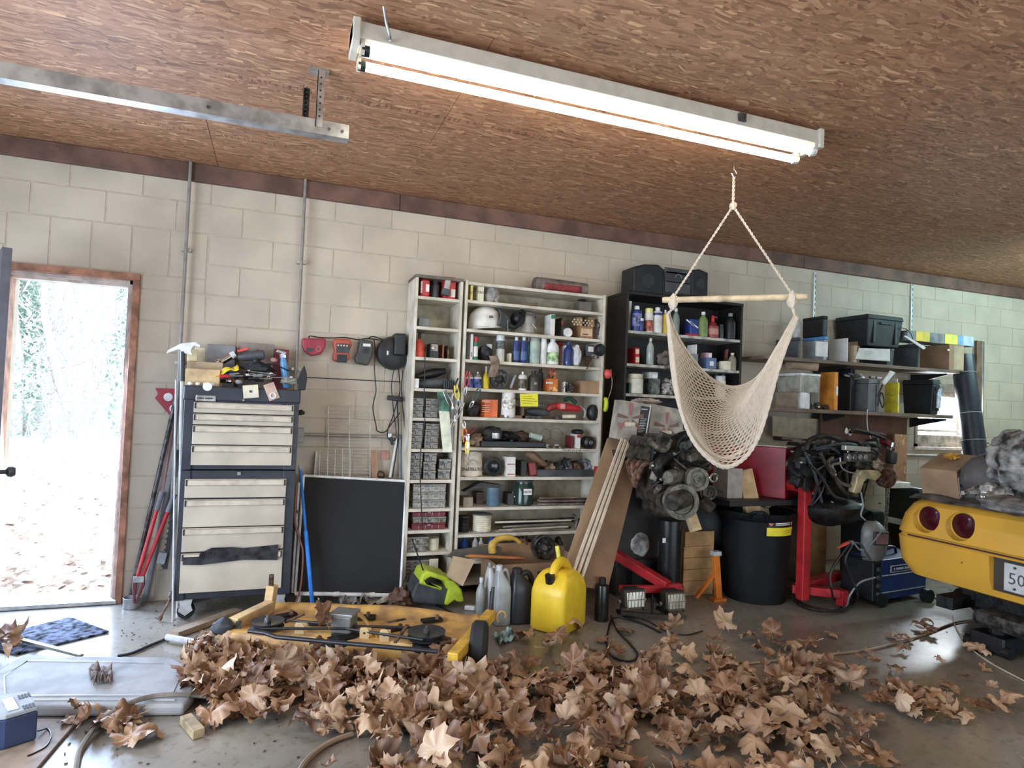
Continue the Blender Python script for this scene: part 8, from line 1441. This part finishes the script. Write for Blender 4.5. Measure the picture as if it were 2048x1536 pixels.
# ================================================================ FLOOR THINGS
def slab(px, z0, z1, mt, name, label, cat, bev=.004, kids=None):
    q = [P(u, v, z=z1) for u, v in px]; vs_ = [V(p.x, p.y, z0) for p in q]+q; n = len(q); return tag(M().add(vs_, [tuple(range(n))[::-1], tuple(range(n, 2*n))]+[(i, (i+1) % n, n+(i+1) % n, n+i) for i in range(n)]).put(name, mt, bev=bev), label, cat), q
TB = mat('dusty_white_table', (.34, .335, .33), .75, var=.12, scale=8, bump=.1, spec=.25)
tb, q = slab([(-90, 1412), (-95, 1345), (0, 1338), (20, 1325), (48, 1308), (120, 1311), (345, 1313), (392, 1342), (388, 1388), (368, 1410), (200, 1412)], .004, .05, TB, 'folding_table', 'dusty white plastic folding table lying flat on the floor', 'table', .012)
for px in ([(10, 1392), (8, 1352), (55, 1322), (330, 1326), (362, 1345), (345, 1390), (10, 1392)], [(0, 1400), (350, 1400)]): M().tube([P(u, v, z=.051) for u, v in px], .0045, 6).put('moulded_groove', mat('table_groove', (.36, .36, .37), .5), tb)
M().tube(cr([P(285, 1404, z=.03), P(352, 1404, z=.03), P(366, 1396, z=.03), P(372, 1384, z=.03)], 4), .012, 8).put('table_leg', GREY, tb)
slab([(-30, 1276), (0, 1268), (141, 1233), (219, 1262), (35, 1306), (-40, 1292)], .002, .012, mat('dark_speckled_board', (.10, .11, .15), .95, var=.8, scale=28, spec=.12), 'rubber_mat', 'dark speckled board lying on the floor inside the door', 'board', .002)
a, b = P(-20, 1264, z=.03), P(163, 1311, z=.03); tag(M().beam(a, b, .022, .014).put('metal_strip', mat('grey_green_strip', (.22, .23, .2), .4, .4)), 'long grey strip lying across the dark board to the folding table', 'strip')
for k, (u0, v0, u1, v1, lb) in enumerate(((334, 1274, 424, 1290, 'white plastic pipe on the leaves left of the mower deck'), (424, 1323, 462, 1328, 'short piece of white pipe in the leaves below the deck roller'))):
    t = tag(M().cyl(P(u0, v0, z=.03), P(u1, v1, z=.03), .017, n=14).put('plastic_pipe', mat('grey_white_pipe', (.52, .53, .55), .35)), lb, 'pipe'); M().cyl(P(u1, v1, z=.03), P(u1+1.5, v1+.3, z=.03), .012, n=12).put('bore', DKGREY, t)
a, b = P(348, 1268, z=.02), P(476, 1222, z=.02); tag(M().beam(a, b, .07, .03).put('floor_plank', mat('grey_tan_plank', (.36, .28, .2), .7)), 'tan plank on the floor running behind the mower deck corner', 'plank')
a, b = P(371, 1437, z=.02), P(398, 1468, z=.02); tag(M().beam(a, b, .045, .036).put('wood_block', mat('weathered_pine', (.36, .27, .15), .7, var=.3), bev=.003), 'small weathered wood block on the bare floor among the leaves', 'block')
slab([(-120, 1450), (60, 1437), (158, 1437), (70, 1540), (-60, 1620)], .002, .014, mat('worn_tan_board', (.30, .23, .17), .7, var=.25, scale=10), 'tan_board', 'worn tan board on the floor under the blue charger', 'board', .002)
t = thing('battery_charger', 'dark blue battery charger with a white vented top, cut by the left edge', 'charger', P(10, 1480, z=.015))
h = .115; bq = [P(-70, 1440, z=.13), P(14, 1432, z=.13), P(76, 1412, z=.13), P(50, 1384, z=.13), P(-60, 1396, z=.13)]
top = [P(12, 1432, z=.14), P(77, 1413, z=.14), P(55, 1382, z=.14), P(-30, 1393, z=.14), P(-50, 1440, z=.14)]
M().add([V(p.x, p.y, .016) for p in top]+[V(p.x, p.y, .125) for p in top], [(4, 3, 2, 1, 0), (5, 6, 7, 8, 9)]+[(i, (i+1) % 5, 5+(i+1) % 5, 5+i) for i in range(5)]).put('case', mat('charger_blue', (.03, .045, .11), .4), t, bev=.006)
M().add([V(p.x, p.y, .1255) for p in top]+[V(p.x, p.y, .142) for p in top], [(4, 3, 2, 1, 0), (5, 6, 7, 8, 9)]+[(i, (i+1) % 5, 5+(i+1) % 5, 5+i) for i in range(5)]).put('lid', mat('off_white_lid', (.42, .44, .46), .8, spec=.2), t, bev=.005)
for k in range(4):
    for j, (u, v) in enumerate(((37, 1391), (46, 1411))): a = P(u+k*6.5, v-k*1.8, z=.1435); b = P(u+k*6.5+4, v-k*1.8+7, z=.1435); M().beam(a, b, .006, .002).put('vent_slot', INK, t)
a, b = P(14, 1397, z=.144), P(27, 1420, z=.144); M().beam(a, b, .035, .003).put('label_panel', mat('pale_green_label', (.4, .5, .45), .4), t, bev=.001)
HM = mat('grey_tan_hose', (.2, .17, .14), .7)
def floorline(px, r, name, mt, label, cat, z=None, group=None, lift=()):
    wire([P(u, v, z=(r+.002)+(lift[i] if i < len(lift) else 0)) for i, (u, v) in enumerate(px)], r, name, mt, None, label, cat, group, 7, 6)
floorline([(150, 1600), (154, 1530), (165, 1492), (205, 1440), (262, 1405), (310, 1392), (360, 1389), (410, 1392), (470, 1400)], .011, 'garden_hose', HM, 'grey tan hose arching over the end of the folding table', 'hose', lift=(0, 0, 0, .015, .055, .055, .055, .03, .02))
floorline([(590, 1560), (610, 1525), (640, 1497), (670, 1480), (705, 1468)], .011, 'garden_hose', mat('tan_hose', (.3, .22, .15), .5), 'tan hose end coming out of the leaf heap at the bottom', 'hose')
floorline([(235, 1312), (265, 1306), (300, 1291), (335, 1277)], .008, 'black_cable', BLACK, 'black cable on the floor between the table and the white pipe', 'cable')
floorline([(76, 1462), (95, 1458), (102, 1472), (92, 1492), (70, 1505), (55, 1512)], .003, 'charger_lead', BLACK, 'thin black lead curling from the blue charger', 'cable', lift=(.03, .012, .012, .012, .012, .012))
floorline([(1130, 1368), (1210, 1362), (1300, 1354), (1335, 1346), (1352, 1342), (1362, 1334), (1355, 1326), (1342, 1331)], .006, 'garden_hose', mat('pale_tan_hose', (.42, .33, .22), .5), 'thin hose with a curled end in the middle of the leafy floor', 'hose')
floorline([(1418, 1337), (1470, 1330), (1555, 1321)], .005, 'yellow_line', mat('pale_yellow_cord', (.55, .45, .27), .5), 'short pale yellow cord length lying right of the hose curl', 'cord')
floorline([(1570, 1318), (1640, 1310), (1720, 1302), (1790, 1287), (1850, 1268), (1915, 1244), (1970, 1240)], .007, 'tan_cable', mat('brown_cord', (.27, .19, .12), .5), 'long tan cord running across the floor to the underside of the car', 'cord')
floorline([(1905, 1232), (1912, 1255), (1935, 1290), (1980, 1325), (2060, 1368)], .0045, 'thin_cable', CREAM, 'pale thin cord curving from the car to the right edge', 'cord')
floorline([(1222, 1232), (1235, 1262), (1262, 1290), (1275, 1310), (1262, 1322), (1230, 1316), (1214, 1296), (1216, 1262), (1230, 1235), (1280, 1246), (1320, 1265)], .006, 'black_cable', BLACK, 'black work light cable looped on the floor beside the fuel can', 'cable')
floorline([(1235, 1228), (1290, 1240), (1330, 1262), (1370, 1270), (1405, 1262)], .004, 'black_cable', BLACK, 'thin black cable trailing from the work light to the right', 'cable')
floorline([(1845, 1180), (1870, 1195), (1885, 1205), (1910, 1212)], .010, 'spring_cable', STEEL, 'short spiral grey cable under the corner of the car', 'cable', lift=(.05, .02, .0, 0))
R = random.Random(21)
gm = M()
for k in range(260):
    u, v = R.choice(((R.uniform(430, 860), R.uniform(1190, 1240)), (R.uniform(1000, 1900), R.uniform(1225, 1420)), (R.uniform(240, 560), R.uniform(1205, 1290)), (R.uniform(60, 600), R.uniform(1320, 1530)))); p = P(u, v, z=0); s = R.uniform(.002, .007); a = R.random()*6.28
    gm.obox((p.x, p.y, .003), (s*2, s*.8, .004), (0, 0, a))
tag(gm.put('floor_grit', mat('dark_grit', (.13, .10, .08), .8, island=.5), base=(1.5, -1, 0)), 'crumbs of leaf and grit strewn over the concrete floor', 'grit', kind='stuff')
for k, (u, v) in enumerate(((200, 1375), (192, 1360))):
    crumple('dead_leaf_scrap', ('larger', 'smaller')[k]+' crumbled dark leaf scrap lying on the folding table', 'leaf', [(u-25, v-12), (u+22, v-16), (u+24, v+10), (u-20, v+12)] if k == 0 else [(u-8, v+26), (u+30, v+24), (u+28, v+34), (u-6, v+35)], 0, mat('grey_brown_leaf', (.2, .15, .13), .7, var=.5), .035, 40+k).location.z += .047
# ================================================================ DRY LEAVES
def leaf_mat():
    m = bpy.data.materials.new('dry_sycamore_leaf'); m.use_nodes = True; N = m.node_tree.nodes; L = m.node_tree.links; b = N['Principled BSDF']; b.inputs['Roughness'].default_value = .5
    g = N.new('ShaderNodeNewGeometry'); oi = N.new('ShaderNodeObjectInfo'); ad = N.new('ShaderNodeMath'); L.new(g.outputs['Random Per Island'], ad.inputs[0]); L.new(oi.outputs['Random'], ad.inputs[1]); fr = N.new('ShaderNodeMath'); fr.operation = 'FRACT'; L.new(ad.outputs[0], fr.inputs[0])
    def ramp(cs):
        r = N.new('ShaderNodeValToRGB'); e = r.color_ramp.elements; e[0].color = (*cs[0], 1); e[1].color = (*cs[-1], 1)
        for i, c_ in enumerate(cs[1:-1]): x = e.new((i+1)/(len(cs)-1)); x.color = (*c_, 1)
        L.new(fr.outputs[0], r.inputs[0]); return r.outputs[0]
    up = ramp([(.10, .045, .028), (.25, .12, .058), (.17, .075, .038), (.35, .185, .085), (.15, .075, .055)]); dn = ramp([(.34, .195, .115), (.52, .33, .19), (.27, .15, .085), (.60, .43, .29), (.40, .25, .15)])
    mx = N.new('ShaderNodeMix'); mx.data_type = 'RGBA'; L.new(g.outputs['Backfacing'], mx.inputs[0]); L.new(up, mx.inputs[6]); L.new(dn, mx.inputs[7])
    at = N.new('ShaderNodeAttribute'); at.attribute_name = 'vein'; m2 = N.new('ShaderNodeMix'); m2.data_type = 'RGBA'; sc2 = N.new('ShaderNodeMath'); sc2.operation = 'MULTIPLY'; sc2.inputs[1].default_value = .5; L.new(at.outputs['Fac'], sc2.inputs[0]); L.new(sc2.outputs[0], m2.inputs[0]); L.new(mx.outputs[2], m2.inputs[6]); m2.inputs[7].default_value = (.52, .34, .2, 1)
    L.new(m2.outputs[2], b.inputs['Base Color']); return m
LM = leaf_mat(); NA = 40; lobes = [90, 36, 144, -22, 202]
def leaf_shape(k):
    r_ = random.Random(100+k); curl = r_.uniform(.4, 1.3); cup = r_.uniform(-.75, .95); fold = r_.uniform(-.9, .9); vs_ = [(0, 0, 0)]; vein = [1.]
    for ring in (.3, .62, .85, 1.0):
        for j in range(NA):
            th = -90+360*(j+.5)/NA; best = 0; dmin = 180
            for i, l in enumerate(lobes):
                d = abs((th-l+180) % 360-180); dmin = min(dmin, d); best = max(best, (1, .92, .92, .7, .7)[i]*math.exp(-(d/24)**2))
            rr = .47+.53*best; rr *= 1+(.075 if j % 2 else -.055)*(ring > .9)
            if abs((th+90+180) % 360-180) < 12: rr *= .45
            r = rr*ring; x = r*math.cos(math.radians(th)); y = r*math.sin(math.radians(th))
            z = .13*ring*math.sin(min(dmin, 27)/27*1.57)*(1 if k % 3 else -1)+cup*.45*r*r+curl*.35*noise.noise(V(x*1.7+k, y*1.7, k*2.3))*(.4+r)+.17*noise.noise(V(x*4.5, y*4.5, k))*r
            z += fold*.5*max(0, abs(x)-.2)**1.3
            s = 1-.32*abs(cup)*r*r-.2*abs(fold)*r; vs_.append((x*s, y*s, z)); vein.append(max(0, 1-dmin/9))
    fs = [(0, 1+j, 1+(j+1) % NA) for j in range(NA)]+[(1+i*NA+j, 1+(i+1)*NA+j, 1+(i+1)*NA+(j+1) % NA, 1+i*NA+(j+1) % NA) for i in range(3) for j in range(NA)]
    n = len(vs_); vs_ += [(-.012, -.2, 0), (.012, -.2, 0), (.02, -.75, .12*r_.random()+.03), (0, -.76, .1)]; fs.append((n, n+1, n+2, n+3)); vein += [1]*4
    return np.array(vs_), fs, vein
SH = [leaf_shape(k) for k in range(14)]; LME = []
for k, (a, f, ve) in enumerate(SH):
    me = bpy.data.meshes.new('leaf'); me.from_pydata(a.tolist(), [], f); me.materials.append(LM); me.polygons.foreach_set('use_smooth', [True]*len(me.polygons)); at = me.attributes.new('vein', 'FLOAT', 'POINT'); at.data.foreach_set('value', ve); LME.append(me)
zones = [  # u0,u1,v0,v1, count, pile height, tilt, group, label
 (440, 640, 1326, 1405, 130, .07, 1.0, 0), (640, 930, 1354, 1410, 140, .045, 1.0, 0), (620, 1010, 1380, 1475, 150, .07, .9, 1), (760, 1250, 1430, 1600, 110, .05, .8, 9), (960, 1330, 1350, 1450, 85, .05, .8, 10), (1150, 1640, 1400, 1600, 105, .05, .8, 2), (1300, 1700, 1345, 1450, 55, .03, .7, 2), (1560, 1760, 1440, 1560, 26, .03, .7, 2),
 (360, 470, 1288, 1400, 110, .07, .9, 3), (410, 560, 1380, 1450, 38, .03, .8, 3), (140, 340, 1425, 1490, 14, .01, .7, 4), (-60, 40, 1285, 1340, 22, .05, .9, 4), (330, 360, 1400, 1425, 5, .01, .7, 4),
 (1740, 2060, 1392, 1450, 34, .025, .5, 5), (1780, 1870, 1245, 1285, 7, .01, .5, 5), (1000, 1450, 1262, 1335, 22, .01, .6, 6), (1400, 1750, 1262, 1350, 20, .01, .6, 6), (1180, 1700, 1350, 1400, 26, .015, .7, 2), (70, 170, 1412, 1436, 12, .02, .7, 4), (1700, 2000, 1300, 1400, 14, .005, .4, 5), (600, 1700, 1550, 1750, 60, .03, .8, 9)]
ZL = [('leaves heaped at the mower deck', 'crinkled dry brown leaf in the deep heap along the mower deck'), ('leaves in the middle of the floor', 'curled dry brown leaf in the drift spreading in front of the deck'), ('leaves on the right half of the floor', 'dry tan and brown leaf in the drift below the hose curl'), ('leaves beside the folding table', 'crinkled dry leaf between the folding table and the mower deck'), ('loose leaves near the blue charger', 'dry leaf lying loose on the floor around the folding table'), ('leaves on the wet shine', 'flat dark leaf on the shiny floor in front of the car'), ('stray leaves behind the drift', 'stray brown leaf on bare concrete between the drift and the fuel can')]
cand = []
for z in zones:
    for _ in range(z[4]):
        u, v = R.uniform(z[0], z[1]), R.uniform(z[2], z[3])
        if z[7] == 0 and R.random() < .0: continue
        p = P(u, v, z=0); s = R.uniform(.045, .115)*(1 if z[7] != 5 else .8); lz = R.random()**1.2*z[5]
        q = p-DO; x, y = q.dot(DA), q.dot(DB)
        if -.03 < x < DL+.03 and -.02 < y < .5: continue
        # keep leaves off the table
        if p.x < .56 and -1.62 < p.y < -.83: continue
        rx, ry = R.gauss(0, .42*z[6]), R.gauss(0, .42*z[6])
        if R.random() < .12*z[6]: rx = R.uniform(.7, 1.5)
        if R.random() < .45: ry += math.pi
        cand.append((p.x, p.y, s*.18+s*.55*abs(math.sin(rx))+lz+.008, s, rx, ry, R.random()*6.28, R.randrange(14), z[7]))
cand.append((*P(1478, 1432, z=.0)[:2], .10, .135, .85, math.pi, .4, 2, 7)); cand.append((*P(646, 1262, z=.17)[:2], .25, .10, 1.2, 0, .9, 3, 8))
ZL.append((None, 'largest leaf, pale tan and upright, near the bottom centre right of the drift'))
ZL.append((None, 'pinkish curled leaf standing on the mower deck beside the grey gearbox')); ZL += [('leaves at the bottom of the drift', 'dry brown leaf along the bottom edge of the drift, right of the tan hose end'), ('leaves between deck and hose curl', 'dry brown leaf in the drift between the deck wheel and the hose curl')]
def score(c): return c[3]/(V(c[0], c[1], c[2])-CAM).length*(1+c[2]*5)+(9 if c[8] in (7, 8) else 0)-(5 if P_v2(c) else 0)
def P_v2(c): q = V(c[0], c[1], c[2])-CAM; d = q.dot(Fw); return 768-FPX*q.dot(Up)/d > 1536
cand.sort(key=score, reverse=True)
sv = []; sf = []; sve = []; off = 0
for i, c in enumerate(cand):
    E_ = Euler((c[4], c[5], c[6]))
    if i < 298:
        o = bpy.data.objects.new('leaf', LME[c[7]]); C.objects.link(o); o.location = c[:3]; o.rotation_euler = E_; o.scale = (c[3],)*3; zt_ = 0
        lo = min((E_.to_matrix()@Vector(v)).z for v in SH[c[7]][0][::6])*c[3]
        if c[2]+lo < .002: o.location.z = .002-lo
        tag(o, ZL[c[8]][1], 'leaf', ZL[c[8]][0])
    else:
        A = SH[c[7]][0]@np.array(E_.to_matrix()).T*c[3]; A[:, 2] += max(c[2], .002-A[:, 2].min()); A[:, 0] += c[0]; A[:, 1] += c[1]; sv.append(A); sf += [tuple(k+off for k in f) for f in SH[c[7]][1]]; sve += SH[c[7]][2]; off += len(A)
me = bpy.data.meshes.new('leaf_litter'); me.from_pydata(np.concatenate(sv).tolist(), [], sf); me.materials.append(LM); me.polygons.foreach_set('use_smooth', [True]*len(me.polygons)); at = me.attributes.new('vein', 'FLOAT', 'POINT'); at.data.foreach_set('value', sve)
o = bpy.data.objects.new('leaf_litter', me); C.objects.link(o); tag(o, 'mass of smaller dry leaves filling the drift on the garage floor', 'leaves', kind='stuff')
